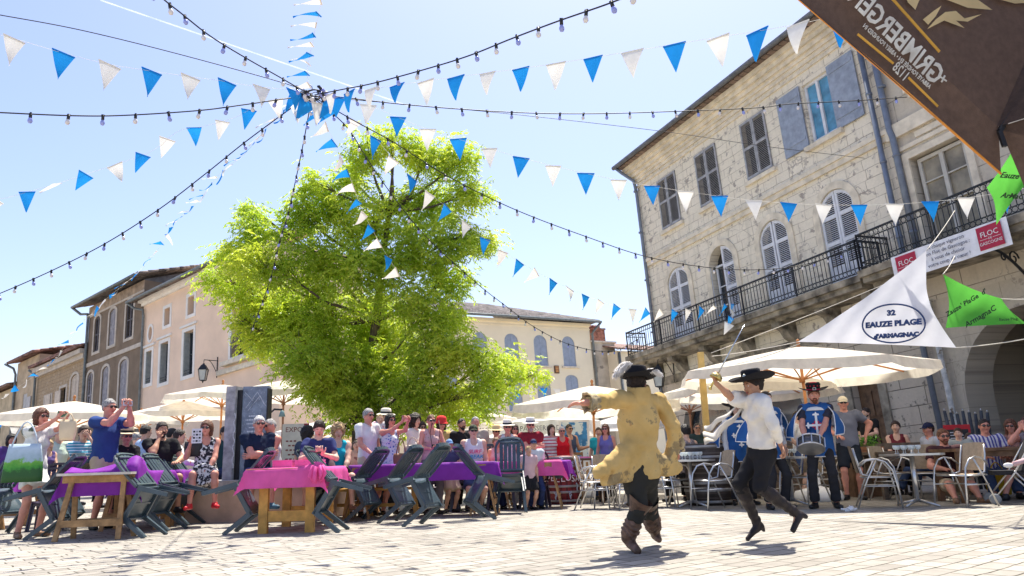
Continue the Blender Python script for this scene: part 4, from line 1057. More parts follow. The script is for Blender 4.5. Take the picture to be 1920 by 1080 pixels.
def skin_mat(c):
    m = mat(c, r=.55, var=.10, sc=9, bmp=.08, spec=.35); return m
SK = dict(a=(.62, .36, .25), b=(.52, .28, .18), c=(.70, .44, .33), d=(.34, .18, .11), r=(.66, .30, .22))
HAIR = dict(black=(.015, .012, .012), brown=(.06, .03, .018), dk=(.03, .018, .013), blond=(.50, .34, .16), grey=(.38, .37, .36), white=(.62, .61, .60), auburn=(.16, .06, .03), lt=(.28, .17, .09))
EYEW = mat((.75, .72, .70), .3, .02, 5, 0); EYED = mat((.03, .02, .02), .2, .1, 5, 0, spec=.8); LIP = mat((.48, .14, .12), .5, .1, 9, 0)
LENS = mat((.012, .012, .014), .12, .1, 5, 0, spec=.9)

def hand_geo(mb, wr, dr, pn, s=1., curl=.5, side=1, spread=.12, n=6, mi=0):
    """five separate fingers; wr wrist, dr hand direction, pn palm normal (palm side), side=+1 thumb along dr x pn"""
    dr = nrm(dr); pn = nrm(np.array(pn)-dr*(np.array(pn)@dr)); sd = np.cross(dr, pn)*side
    fl = [.070, .078, .074, .058]
    for i in range(4):
        base = wr+dr*.078*s+sd*(.033-.021*i)*s; d0 = nrm(dr+sd*spread*(1.2-.8*i)); L = fl[i]*s; pts = [base-d0*.03*s]; rr = [.0095*s]
        ang = 0; p = base.copy(); pts.append(p); rr.append(.0095*s)
        for seg, q in enumerate((.45, .30, .25)):
            ang += curl*(.55+.35*seg+.06*i); d = d0*math.cos(ang)+pn*math.sin(ang); p = p+d*L*q; pts.append(p); rr.append((.0085-.0011*seg)*s)
        mb.tube(pts, rr, n, mi)
    th = nrm(dr*.65+sd*.8+pn*.15*(1+curl)); b0 = wr+dr*.022*s+sd*.026*s
    p1 = b0+th*.035*s; p2 = p1+nrm(th+pn*curl*.6-sd*.2*curl)*.028*s; p3 = p2+nrm(dr*.8+pn*curl*.7+sd*.1)*.024*s
    mb.tube([b0-th*.008*s, p1, p2, p3], [.013*s, .0115*s, .0105*s, .008*s], n, mi)

class Fig:
    """joints in world coordinates"""
    def __init__(s, S=1., fem=False, seed=0, skin='a', bulk=1.):
        s.S = S; s.fem = fem; s.seed = seed; s.skin = skin; s.bulk = bulk; s.J = {}; s.hs = S; s.root = None
    def torso(s, f, infl=0., k=.05, low=True, belly=0):
        S, J, B = s.S, s.J, s.bulk; fw = s.fw; pe, wa, ch = J['pelvis'], J['waist'], J['chest']
        hw, ww, cw = ((.158, .118, .142) if s.fem else (.150, .136, .160))
        hw, ww, cw = hw*S*B+infl, ww*S*B+infl, cw*S*(.5+.5*B)+infl
        if low: f.cone(pe+s.up*-.02*S, pe+s.up*.04*S, hw, hw, fw, 1.38, k=k)
        f.cone(pe+s.up*.04*S, wa, hw*.96, ww, fw, 1.42, k=k); f.cone(wa, ch, ww, cw, fw, 1.45, k=k)
        f.cone(ch, (J['shL']+J['shR'])/2+s.up*-.015*S, cw, .10*S+infl, fw, 1.4, k=k)
        if s.fem:
            for e in (-1, 1): c = ch+s.rt*.07*S*e+fw*.075*S-s.up*.005*S; f.cone(c, c+fw*.012*S, .052*S+infl*.7, .045*S+infl*.7, k=.04)
        if belly: c = wa+fw*.05*S; f.cone(c, c-s.up*.03, (.10+belly)*S+infl, (.11+belly)*S+infl, k=.06)
        f.cone(J['shL']-s.sx('L')*.03*S, J['shR']-s.sx('R')*.03*S, .052*S+infl, .052*S+infl, k=k)
    def sx(s, e): return nrm(s.J['sh'+e]-s.J['sh'+('R' if e == 'L' else 'L')])
    def arm(s, f, e, infl=0, upto=2., k=.03, clip=True, lo=1.):
        S, J, B = s.S, s.J, s.bulk; a, b_, c = J['sh'+e], J['el'+e], J['ha'+e]
        ru = (.044 if s.fem else .052)*S*B+infl; rm = (.035 if s.fem else .040)*S*B+infl; rw = (.024 if s.fem else .028)*S+infl
        f.cone(a, a+(b_-a)*.12, ru*1.12, ru*1.08, k=k)
        if upto < 1:
            p = a+(b_-a)*upto; f.cone(a, p, ru, ru*.96, k=k, clip=(p, nrm(b_-a)))
        else:
            f.cone(a, b_, ru, rm, k=k)
            if upto >= 2: f.cone(b_, b_+(c-b_)*.35, rm, rm*.98, k=k); f.cone(b_+(c-b_)*.3, c, rm*.97, rw, k=k)
            else:
                p = b_+(c-b_)*(upto-1); f.cone(b_, p, rm, (rm*(2-upto)+rw*(upto-1)), k=k, clip=(p, nrm(c-b_)))
    def leg(s, f, e, infl=0, upto=2., k=.03, flare=0):
        S, J, B = s.S, s.J, s.bulk; a, b_, c = J['hip'+e], J['kn'+e], J['an'+e]
        rt_ = (.084 if s.fem else .084)*S*B+infl; rk = .052*S*(.6+.4*B)+infl; rc = .052*S*(.6+.4*B)+infl; ra = .034*S+infl
        if upto < 1:
            p = a+(b_-a)*upto; f.cone(a, p, rt_, rt_*(1-upto)+rk*upto+flare, k=k, clip=(p, nrm(b_-a)))
        else:
            f.cone(a, b_, rt_, rk, k=k)
            if upto >= 2: m_ = b_+(c-b_)*.32; f.cone(b_, m_, rk*.95, rc+flare*.3, k=k); f.cone(m_, c, rc+flare*.3, ra+flare, k=k)
            else:
                p = b_+(c-b_)*(upto-1); f.cone(b_, p, rk*.96, rc+flare, k=k, clip=(p, nrm(c-b_)))
    def head_sdf(s, f):
        h, F, k = s.J['head'], s.F, s.hs; a = lambda r, fw, u: h+F[0]*r*k+F[1]*fw*k+F[2]*u*k
        f.ell(a(0, -.012, .022), (.076*k, .094*k, .098*k), F, k=.02)          # skull
        f.cone(a(0, .022, -.045), a(0, .045, -.082), .052*k, .030*k, k=.03)    # jaw, chin
        f.cone(a(0, .068, .012), a(0, .100, -.022), .007*k, .0135*k, k=.012)   # nose
        f.cone(a(-.035, .070, .032), a(.035, .070, .032), .012*k, .012*k, k=.015)
        for e in (-1, 1):
            f.cone(a(e*.079, -.005, .012), a(e*.081, -.010, -.025), .012*k, .009*k, k=.008)
            f.cone(a(e*.040, .055, -.020), a(e*.038, .048, -.03), .022*k, .02*k, k=.02)
        f.cone(s.J['neck']-nrm(s.up)*.03*s.S, a(0, -.02, -.05), (.052 if s.fem else .060)*s.S, (.047 if s.fem else .055)*k, k=.025)
    def face(s, mb):
        h, F, k = s.J['head'], s.F, s.hs; a = lambda r, fw, u: Vector(h+F[0]*r*k+F[1]*fw*k+F[2]*u*k); Mx = Matrix(F.tolist()).transposed()
        for e in (-1, 1):
            mb.ball(a(e*.031, .0745, .012), (.0125*k, .008*k, .006*k), 1, 8, Mx); mb.ball(a(e*.031, .0815, .012), (.0048*k, .003*k, .0050*k), 2, 6, Mx)
            mb.tube([a(e*.014, .0845, .031), a(e*.030, .0835, .037), a(e*.046, .073, .032)], [.003*k, .0042*k, .002*k], 5, 4)
        mb.ball(a(0, .0815, -.050), (.021*k, .006*k, .0035*k), 3, 8, Mx); mb.ball(a(0, .0805, -.057), (.018*k, .006*k, .0042*k), 3, 8, Mx)
    def build(s, label, res=.02, hres=.0105, hands=True, group=None, hair='brown'):
        J = s.J; f = Sdf(.03); s.torso(f); 
        for e in 'LR': s.arm(f, e); s.leg(f, e)
        s.head_sdf(f); S = s.S; mb = MB()
        for e in 'LR':
            c = J['ha'+e]; dr = nrm(s.hd[e][0]); pn = s.hd[e][1]; f.cone(c, c+dr*.06*S, .025*S, .030*S, nrm(pn), 1.6, k=.015)
            if hands: hand_geo(mb, c, dr, pn, S, s.hd[e][2], s.hd[e][3], s.hd[e][4] if len(s.hd[e]) > 4 else .12, 6 if res < .016 else 5)
            an, to = J['an'+e], J['to'+e]; f.cone(an-V3(0, 0, .0), an-s.ftu[e]*.045*S, .036*S, .030*S, k=.02); f.cone(an-s.ftu[e]*.042*S-nrm(to-an)*.02*S, to-nrm(to-an)*.025*S, .026*S, .015*S, k=.02)
        s.face(mb); h = J['head']; b_ = .15*s.hs
        vs, fs = f.mesh(res, (h-b_, h+b_), hres)
        org = V3(J['pelvis'][0], J['pelvis'][1], 0); s.org = org
        s.root = np_obj('person', vs, fs, [skin_mat(SK[s.skin]), EYEW, EYED, LIP, mat(HAIR[hair] if hair in HAIR else HAIR['brown'], .8)], None, mb, org)
        s.root.location = Vector(org); tag(s.root, label, 'person', group); return s.root
    def part(s, name, f, m, res=.02, mb=None, label=None, fine=None, hf=.01):
        vs, fs = f.mesh(res, fine, hf); o = np_obj(name, vs, fs, m, s.root, mb, s.org)
        if label: o['label'] = label
        return o
    def part_mb(s, name, mb, m, label=None):
        mb.v = [tuple(np.array(v)-s.org) for v in mb.v]; return mb.build(name, m, s.root, label)
    def hair(s, kind, colr, res=.012):
        h, F, k = s.J['head'], s.F, s.hs; a = lambda r, fw, u: h+F[0]*r*k+F[1]*fw*k+F[2]*u*k
        if kind == 'none': return
        f = Sdf(.02); t = {'crop': .004, 'short': .009, 'bob': .020, 'long': .018, 'curly': .034, 'bun': .014, 'thin': .004}[kind]
        f.ell(a(0, -.016, .026), ((.077+t)*k, (.094+t)*k, (.099+t)*k), F, k=.01)
        f.sub = [('e', a(0, .100, -.045), (.086*k, .080*k, .110*k), F, None, None, None, None, None)]
        lowz = {'crop': -.035, 'short': -.045, 'thin': -.03, 'bun': -.05}.get(kind)
        if lowz is not None:
            f.cut.append((a(0, 0, lowz), -F[2])); f.cut.append((a(0, .0, -.012), nrm(-F[2]*.75+F[1]*.66)))
        if kind == 'bob':
            for e in (-1, 1): f.cone(a(e*.06, -.02, .0), a(e*.068, -.015, -.085), .040*k, .034*k, k=.02)
            f.cone(a(0, -.06, .0), a(0, -.06, -.085), .06*k, .05*k, k=.02)
        if kind == 'long':
            for e in (-1, 1): f.cone(a(e*.062, -.02, .0), a(e*.078, .0, -.20), .034*k, .026*k, k=.02)
            f.cone(a(0, -.055, .0), a(0, -.075, -.22), .062*k, .060*k, k=.03)
        if kind == 'curly':
            f.cone(a(0, -.05, -.02), a(0, -.055, -.09), .085*k, .065*k, k=.03)
        if kind == 'bun': f.cone(a(0, -.10, .05), a(0, -.12, .055), .034*k, .03*k, k=.01)
        f.wr = wrinkle(s.seed+5, .0055 if kind != 'curly' else .012, .020 if kind != 'curly' else .035, tuple(F[1]))
        s.part('hair', f, mat(HAIR[colr], .5, .5, 60, .8, spec=.4), res)
    def glasses(s, c=None):
        h, F, k = s.J['head'], s.F, s.hs; a = lambda r, fw, u: Vector(h+F[0]*r*k+F[1]*fw*k+F[2]*u*k); mb = MB(); Mx = Matrix(F.tolist()).transposed()
        for e in (-1, 1):
            mb.ball(a(e*.032, .090, .010), (.026*k, .008*k, .019*k), 0, 10, Mx); mb.tube([a(e*.056, .080, .016), a(e*.080, .02, .014), a(e*.084, -.01, .008)], .0035*k, 5)
        mb.tube([a(-.03, .099, .020), a(.03, .099, .020)], .004*k, 5); s.part_mb('sunglasses', mb, c or LENS)
    def hat(s, prof, m, band_=None, tilt=0, n=20, brim=None, c=(0, -.012, .03), name='hat', curl=None, label=None):
        h, F, k = s.J['head'], s.F, s.hs; o = h+F[0]*c[0]*k+F[1]*c[1]*k+F[2]*c[2]*k
        Mx = Matrix(F.tolist()).transposed() @ Matrix.Rotation(tilt, 3, 'X'); mb = MB()
        vs = []; fs = []
        for j, (r, z) in enumerate(prof):
            for i in range(n):
                a = 2*math.pi*i/n; zz = z
                if curl and r > .12: zz += curl*((r-.12)/.1)*abs(math.cos(a))**2*.1
                v = Mx @ Vector((r*k*math.cos(a), r*k*1.12*math.sin(a), zz*k)); vs.append(v+Vector(o))
        for j in range(len(prof)-1):
            for i in range(n): i2 = (i+1) % n; fs.append((j*n+i, j*n+i2, (j+1)*n+i2, (j+1)*n+i))
        fs.append(tuple((len(prof)-1)*n+i for i in range(n))); mb.add(vs, fs, 0, True)
        if band_:
            b_ = []
            for z in (.055, .085):
                for i in range(n): a = 2*math.pi*i/n; rr = .100 if z < .06 else .0985; b_.append(Mx @ Vector((rr*k*math.cos(a), rr*k*1.12*math.sin(a), z*k))+Vector(o))
            mb.add(b_, [(i, (i+1) % n, n+(i+1) % n, n+i) for i in range(n)], 1, True)
        return s.part_mb(name, mb, [m, band_] if band_ else m, label)
PROF = {
 'fedora': [(.170, .035), (.155, .040), (.120, .048), (.098, .052), (.097, .09), (.092, .135), (.078, .150), (.03, .138)],
 'straw': [(.175, .028), (.150, .040), (.115, .050), (.097, .055), (.095, .10), (.085, .135), (.05, .148)],
 'cloche': [(.140, .0), (.115, .02), (.104, .04), (.103, .09), (.085, .13), (.04, .148)],
 'wide': [(.235, .050), (.190, .042), (.140, .045), (.098, .052), (.096, .09), (.090, .135), (.078, .145), (.03, .14)],
}
def cap(fg, m, back=False):
    h, F, k = fg.J['head'], fg.F, fg.hs; a = lambda r, fw, u: h+F[0]*r*k+F[1]*fw*k+F[2]*u*k; f = Sdf(.01)
    f.ell(a(0, -.014, .030), (.088*k, .104*k, .104*k), F); f.cut = [(a(0, 0, .042), -F[2])]; mb = MB(); vs = []
    for i in range(9):
        t = (i-4)/4*1.05; vs.append(a(math.sin(t)*.078, math.cos(t)*.088-.012, .046))
    for i in range(9):
        t = (i-4)/4*.85; vs.append(a(math.sin(t)*.080, math.cos(t)*.165-.012, .030-.012*t*t))
    mb.add([Vector(v) for v in vs]+[Vector(v-F[2]*.006) for v in vs], [(i, i+1, 10+i, 9+i) for i in range(8)]+[(18+i, 27+i, 28+i, 19+i) for i in range(8)]+[(9+i, 10+i, 28+i, 27+i) for i in range(8)], 0, True)
    fg.part('cap', f, m, .012, mb)

SHOE = mat((.02, .02, .022), .4, .2, 5, .1)
def dress(fg, top=None, bot=None, shoes=SHOE, res=.02, tlen=.5, label=None):
    """top=(kind,material), bot=(kind,material)"""
    J = fg.J; S = fg.S
    if bot:
        kind, m = bot[:2]; f = Sdf(.03); fg_ = fg
        infl = .010
        if kind == 'trousers':
            f.cone(J['pelvis']-fg.up*.02*S, J['pelvis']+fg.up*.05*S, (.158 if fg.fem else .150)*S*fg.bulk+infl, (.150)*S*fg.bulk+infl, fg.fw, 1.38)
            for e in 'LR': fg.leg(f, e, infl+.004, 1.93, flare=.008)
            f.cut.append((J['pelvis']+fg.up*.085*S, fg.up)); f.wr = wrinkle(fg.seed, .0045, .09); nm = 'trousers'
        elif kind == 'shorts':
            f.cone(J['pelvis']-fg.up*.02*S, J['pelvis']+fg.up*.05*S, (.158 if fg.fem else .150)*S*fg.bulk+infl, (.150)*S*fg.bulk+infl, fg.fw, 1.38)
            for e in 'LR': fg.leg(f, e, infl+.006, .9 if not fg.fem else .6, flare=.02)
            f.cut.append((J['pelvis']+fg.up*.085*S, fg.up)); f.wr = wrinkle(fg.seed, .004, .09); nm = 'shorts'
        else:
            f.cone(J['pelvis']-fg.up*.02*S, J['pelvis']+fg.up*.07*S, (.158)*S*fg.bulk+infl, (.130)*S*fg.bulk+infl, fg.fw, 1.38)
            kn = (J['knL']+J['knR'])/2; t = bot[2] if len(bot) > 2 else .85; hp = (J['hipL']+J['hipR'])/2; p = hp+(kn-hp)*t
            f.cone(hp, p, .17*S, .20*S, nrm(np.cross(fg.rt, kn-hp)), 1.25, clip=(p, nrm(kn-hp)), k=.05)
            f.wr = wrinkle(fg.seed, .010, .12, tuple(fg.rt)); nm = 'skirt'
        fg.part(nm, f, m, res)
    if top:
        kind, m = top[:2]; f = Sdf(.03); infl = .014; fg.torso(f, infl, low=True)
        if kind == 'tee':
            for e in 'LR': fg.arm(f, e, .017, .62)
        elif kind == 'shirt':
            for e in 'LR': fg.arm(f, e, .013, 1.9)
        elif kind == 'roll':
            for e in 'LR': fg.arm(f, e, .014, 1.25)
        sh = (J['shL']+J['shR'])/2
        if kind in ('tank', 'dress'):
            for e in 'LR': c = J['sh'+e]+fg.sx(e)*.035*S; f.sub.append(('c', c-fg.up*.02*S, c+fg.up*.06*S, .062*S, .07*S, None, 1, None, None))
            f.sub.append(('c', sh+fg.fw*.07*S-fg.up*.0*S, sh+fg.fw*.10*S+fg.up*.1*S, .058*S, .085*S, None, 1, None, None))
        f.sub.append(('c', J['neck']-fg.up*.02*S, J['neck']+fg.up*.12*S, .066*S, .075*S, None, 1, None, None))
        f.cut.append((J['pelvis']-fg.up*(.055 if kind != 'dress' else .1)*S, -fg.up)); f.wr = wrinkle(fg.seed+1, .0055, .09)
        fg.part('top' if kind in ('tank', 'dress') else 'shirt', f, m, res)
    if shoes is not None:
        for e in 'LR':
            an, to = J['an'+e], J['to'+e]; u = fg.ftu[e]; dr = nrm(to-(an-u*.05*S)); hl = an-u*.05*S-dr*.035*S; f = Sdf(.02)
            f.cone(an-u*.01*S, an-u*.05*S, .045*S, .042*S); f.cone(hl, to, .040*S, .034*S, u, 1.0); f.cut.append((hl-u*.03*S, -u)); fg.part('shoe', f, shoes, .014)

def stance(px, y, d, yaw, H=None, pose='stand', arms='down', fem=False, skin='a', head=(0, 0, 0), lean=0, bulk=1., seat=None, seed=0, hh=1., leglean=0, kneef=.44, off=0):
    """px,y = top of the head in the photograph, d = distance; returns a posed figure"""
    tp = at(px, y, d); ztop = tp.z; fg = Fig(1, fem, seed, skin, bulk)
    yw = R_(yaw); fw = V3(math.sin(yw), -math.cos(yw), 0); rt = np.cross(fw, [0, 0, 1.]); fg.fw = fw; fg.rt = rt
    if pose == 'stand': Hh = ztop if H is None else H
    else: Hh = H or (1.66 if fem else 1.76)
    S = Hh/1.75; fg.S = S; fg.hs = S*hh
    lr = R_(lean); up = nrm(V3(0, 0, 1)*math.cos(lr)+fw*math.sin(lr)); tfw = nrm(fw*math.cos(lr)-V3(0, 0, 1)*math.sin(lr)); fg.up = up
    tot = (.94-.0)*S
    pz = ztop-.82*S*math.cos(lr)
    P = V3(tp.x, tp.y, 0)-V3(up[0], up[1], 0)*.75*S; P[2] = pz
    J = fg.J; J['pelvis'] = P; J['waist'] = P+up*.16*S; J['chest'] = P+up*.36*S; fg.fw = tfw
    sh = P+up*.50*S; hw = (.155 if fem else .178)*S*(.7+.3*bulk)
    J['shL'] = sh-rt*hw; J['shR'] = sh+rt*hw; J['neck'] = P+up*.545*S
    yv, pt, rl = [R_(a) for a in head]
    f1 = fw*math.cos(yv)+rt*math.sin(yv)*-1; hf = nrm(f1*math.cos(pt)+V3(0, 0, 1)*math.sin(pt)); hr = nrm(np.cross(hf, [0, 0, 1.])); hu = np.cross(hr, hf)
    hu2 = hu*math.cos(rl)+hr*math.sin(rl); hr2 = hr*math.cos(rl)-hu*math.sin(rl)
    fg.F = np.array([hr2, hf, hu2]); J['head'] = J['neck']+up*.145*S*.9+hf*.022*S+up*(.0)
    J['head'] = J['head']+V3(0, 0, ztop-(J['head'][2]+.118*fg.hs))
    fg.ftu = {'L': V3(0, 0, 1), 'R': V3(0, 0, 1)}
    for e, s_ in (('L', -1), ('R', 1)):
        hp = P+rt*s_*.085*S-V3(0, 0, .03*S); J['hip'+e] = hp
        if pose == 'stand':
            an = V3(P[0], P[1], 0)+rt*s_*(.11+off*.3)*S+V3(0, 0, .085*S)+fw*(.02+.05*s_*off)*S
            k_, an = ik(hp, an, .44*S, .43*S, fw+rt*s_*.15); J['kn'+e] = k_; J['an'+e] = an; J['to'+e] = V3(an[0], an[1], .035*S)+nrm(fw+rt*s_*.35)*.17*S
        else:
            kn = hp+fw*kneef*S*.96+rt*s_*.07*S; kn[2] = hp[2]+.03; L = min(.43*S, max(.2, kn[2]-.085*S)); J['kn'+e] = kn
            dz = L; hx = math.sqrt(max(0, (.43*S)**2-dz**2))*.6
            J['an'+e] = V3(kn[0], kn[1], kn[2]-dz)+fw*(hx+.03*s_)+rt*s_*.02; an = J['an'+e]; J['to'+e] = V3(an[0], an[1], max(.03, an[2]-.05*S))+nrm(fw+rt*s_*.3)*.16*S
    def W(r, f_, u, o='sh'): 
        base = {'sh': sh, 'pe': P, 'hd': J['head']}[o]; return base+rt*r*S+fw*f_*S+V3(0, 0, 1)*u*S
    pal = lambda e: rt*(-1 if e == 'R' else 1)
    A = {}
    def seta(e, tgt, pole, hdir, pn, curl=.5, sp=.12):
        s_ = 1 if e == 'R' else -1; el, ha = ik(J['sh'+e], tgt, .285*S, .255*S, pole); J['el'+e] = el; J['ha'+e] = ha
        hd = nrm(hdir) if hdir is not None else nrm(ha-el); pn = nrm(np.array(pn, float)-hd*(np.array(pn, float)@hd)+1e-6)
        # thumb side: direction that makes the thumb point up/forward
        ts = 1 if np.cross(hd, pn)@(V3(0, 0, 1)*.8+fw*.7) > 0 else -1; fg_h[e] = (hd, pn, curl, ts, sp)
    fg_h = {}; fg.hd = fg_h
    for e, s_ in (('L', -1), ('R', 1)):
        a_ = arms if isinstance(arms, str) else arms[0 if e == 'L' else 1]; dn = V3(0, 0, -1); o_ = rt*s_
        if a_ == 'down': seta(e, W(s_*.235, .05, -.52), -fw*.8+o_*.3, dn+fw*.1, pal(e), .35)
        elif a_ == 'phone': seta(e, W(s_*.05, .36, -.02, 'hd'), dn+o_*.5, V3(0, 0, 1)+fw*.3, -fw+pal(e)*.5, .7)
        elif a_ == 'phoneout': seta(e, W(s_*.06, .46, -.04, 'hd'), dn+o_*.6, V3(0, 0, 1)*.7+fw*.6, pal(e), .7)
        elif a_ == 'face': seta(e, W(s_*.03, .17, -.07, 'hd'), dn*.8+o_*.6, V3(0, 0, 1)*.8-o_*.5, -fw, .6)
        elif a_ == 'chin': seta(e, W(s_*.08, .13, -.13, 'hd'), dn+o_*.5+fw*.3, V3(0, 0, 1), -fw, .9)
        elif a_ == 'cam': seta(e, W(s_*.05, .26, .20, 'pe'), dn*.4-fw*.4+o_*.9, fw*.6-o_*.6+V3(0, 0, .2), V3(0, 0, 1), .6)
        elif a_ == 'text': seta(e, W(s_*.045, .30, .34, 'pe'), dn*.8+o_*.8, fw*.6-o_*.3+V3(0, 0, .5), V3(0, 0, 1)-fw*.4, .7)
        elif a_ == 'cross': seta(e, W(-s_*.12, .20+.03*s_, .25+.02*s_, 'pe'), dn*.5+o_*.9, -o_+V3(0, 0, .1), -fw, .5)
        elif a_ == 'lap': seta(e, W(s_*.06, .30, .07, 'pe'), dn*.5-fw*.2+o_*.8, fw*.7-o_*.6, dn, .4)
        elif a_ == 'hip': seta(e, W(s_*.17, .08, .10, 'pe'), -fw*.2+o_, -o_*.8+fw*.5, -o_, .6)
        elif a_ == 'table': seta(e, W(s_*.14, .34, .22, 'pe'), dn*.6+o_*.6, fw-o_*.7, dn, .35)
        elif a_ == 'up': seta(e, W(s_*.16, .30, .18, 'hd'), dn+o_*.3, V3(0, 0, 1), -o_, .9)
        elif a_ == 'out': seta(e, W(s_*.42, .22, -.22), dn+o_*.2, o_+fw*.2+dn*.1, dn, .3)
        elif a_ == 'back': seta(e, W(s_*.30, -.05, -.38), -fw*.3+o_*.6, dn, pal(e), .5)
        else: seta(e, W(*a_[:3]), a_[3] if len(a_) > 3 else dn+o_*.4, None, dn, .4)
    return fg
# ================================================================ the crowd
def thing(name, label, cat, loc, rz=0, group=None): return empty(name, loc, rz, label, cat, group)
CR = 'spectators gathered around the square'
NUM = [0]
def who(px, y, d, yaw, label, top, bot=None, hair=('short', 'brown'), gl=False, hat=None, shoes=SHOE, res=None, hands=True, extra=None, group=CR, **k):
    NUM[0] += 1; bot = bot or ('shorts' if NUM[0] % 2 else 'trousers', [denim, khk, navy, blk][NUM[0] % 4]); k.setdefault('seed', NUM[0]); fg = stance(px, y, d, yaw, **k)
    res = res or (.019 if d < 14 else .023)
    fg.build(label, res, .0115 if d < 14 else .014, hands, group, hair[1] if hair[0] != 'none' else 'grey')
    fg.hair(*hair, .013 if d < 14 else .017)
    if gl: fg.glasses()
    dress(fg, top, bot, shoes, res)
    if hat:
        if hat[0] == 'cap': cap(fg, hat[1])
        else: fg.hat(PROF[hat[0]], hat[1], hat[2] if len(hat) > 2 else None, tilt=R_(-6))
    if extra: extra(fg)
    return fg
def phone(fg, label, colr, w_=.15, h_=.075, up=.05, back=0):
    J = fg.J; c = (J['haL']+J['haR'])/2+V3(0, 0, up*fg.S)+nrm(V3(fg.fw[0], fg.fw[1], 0))*.03; x = nrm(J['haR']-J['haL']); 
    if np.linalg.norm(J['haR']-J['haL']) < .03: x = fg.rt
    z = V3(0, 0, 1); y = np.cross(z, x); Mx = Matrix((Vector(x), Vector(y), Vector(z))).transposed()
    mb = MB(); mb.box((0, 0, 0), (w_, .008, h_), 0, Mx); mb.box(Vector(y)*-.0045, (w_*.9, .001, h_*.88), 1, Mx); mb.box(Vector(y)*.006+Mx @ Vector((w_*.38, 0, h_*.3)), (.02, .005, .016), 1, Mx)
    return mb.build('phone', [mat(colr, .3, .1, 5, 0), LENS], None, label, 'phone', loc=Vector(c))
def bag(px, y, d, w_, h_, label, m, th=.12, strap=.25, rz=0, cat='bag', name='handbag'):
    c = at(px, y, d); o = thing(name, label, cat, c, rz); mb = MB(); N_ = 10
    vs = []; 
    for j in range(7):
        t = j/6; ww = w_*((.86+.20*math.sin(t*2.6)) if name != 'tote_bag' else (1.0-.22*t*t)); tt = th*math.sin(min(1, (1-t)*1.6+.12)*math.pi/2)
        for i in range(N_):
            a = 2*math.pi*i/N_; ca, sa = math.cos(a), math.sin(a); vs.append((ww/2*abs(ca)**(.6 if name != 'tote_bag' else .35)*math.copysign(1, ca), tt/2*abs(sa)**.7*math.copysign(1, sa)+.006*math.sin(i*2+j), -h_/2+h_*t))
    fs = [(j*N_+i, j*N_+(i+1) % N_, (j+1)*N_+(i+1) % N_, (j+1)*N_+i) for j in range(6) for i in range(N_)]+[tuple(range(N_))[::-1], tuple(6*N_+i for i in range(N_))]
    mb.add(vs, fs, 0, True); mb.build('bag_body', m, o)
    mb = MB(); mb.tube([(-w_*.33+w_*.66*i/8, 0, h_/2-.02+strap*math.sin(math.pi*i/8)) for i in range(9)], .009, 5, flat=1.5); mb.build('strap', m, o); return o
def beard(fg, colr):
    h, F, k = fg.J['head'], fg.F, fg.hs; a = lambda r, fw, u: h+F[0]*r*k+F[1]*fw*k+F[2]*u*k; f = Sdf(.012)
    f.cone(a(0, .022, -.055), a(0, .048, -.092), .054*k, .033*k); f.cone(a(-.058, .012, -.03), a(0, .055, -.09), .018*k, .024*k); f.cone(a(.058, .012, -.03), a(0, .055, -.09), .018*k, .024*k)
    f.cone(a(-.024, .078, -.040), a(.024, .078, -.040), .011*k, .011*k); f.cut.append((a(0, 0, -.032), F[2])); f.sub = [('c', a(-.012, .10, -.053), a(.012, .10, -.053), .013*k, .013*k, None, 1, None, None)]
    fg.part('beard', f, mat(HAIR[colr], .7, .3, 40, .4), .010)
navy = cloth((.03, .045, .12)); wht = cloth((.72, .72, .72)); blk = cloth((.02, .02, .022)); khk = cloth((.50, .40, .28)); denim = cloth((.05, .08, .17))
teal = cloth((.02, .40, .52)); grn = cloth((.05, .22, .07))
tanc = cloth((.60, .50, .34)); sandal = mat((.25, .14, .08), .6)

# --- left group
f = who(78, 767, 10.4, 62, 'woman in a white floral top holding up a green phone, green tote at her side', ('tee', cloth((.72, .72, .70), c2=(.10, .13, .10), sc2=7, thr=.60)), ('skirt', cloth((.75, .75, .73)), .55), ('bob', 'auburn'), True, fem=True, arms='phoneout', shoes=sandal, skin='r', head=(0, 2, 0), lean=4, off=.1)
phone(f, 'green phone held up by the woman with the tote bag', (.10, .30, .18), .14, .08, .06)
# tote: sky above, green below
tm, n_, b_, o_ = new_mat('tote_print'); co_ = coords(n_); sp_ = n_.nodes.new('ShaderNodeSeparateXYZ'); n_.links.new(co_, sp_.inputs[0])
ad_ = N(n_, 'ShaderNodeMath', _operation='MULTIPLY_ADD'); n_.links.new(noise(n_, co_, 14, 4), ad_.inputs[0]); ad_.inputs[1].default_value = .22; n_.links.new(sp_.outputs[2], ad_.inputs[2])
n_.links.new(ramp(n_, ad_.outputs[0], [(.0, (.02, .10, .02)), (.05, (.05, .30, .03)), (.13, (.16, .42, .05)), (.16, (.35, .48, .55)), (.30, (.50, .62, .72))]), b_.inputs[0]); b_.inputs['Roughness'].default_value = .6
bag(44, 868, 9.9, .47, .48, 'big tote bag printed with green grass under a blue sky', tm, .07, .30, .25, name='tote_bag')
bag(127, 806, 9.9, .20, .26, 'small plain beige bag hanging from the raised arm of the woman with the phone', cloth((.72, .58, .40)), .07, .10, .2, name='cloth_bag')
who(22, 815, 12.6, 50, 'dark haired child in a purple top behind the woman with the tote', ('tee', cloth((.10, .06, .20))), None, ('bob', 'black'), pose='sit', H=1.35, fem=True, skin='b')
who(92, 826, 12.5, 60, 'blond little girl behind the green tote bag', ('tank', cloth((.12, .08, .22))), None, ('long', 'blond'), H=1.2, pose='sit', fem=True, arms='lap')
who(112, 801, 13.6, 60, 'person in a pale green shirt half hidden by the beige bag', ('tee', cloth((.55, .66, .55))), ('shorts', khk), ('short', 'brown'), True, pose='sit')
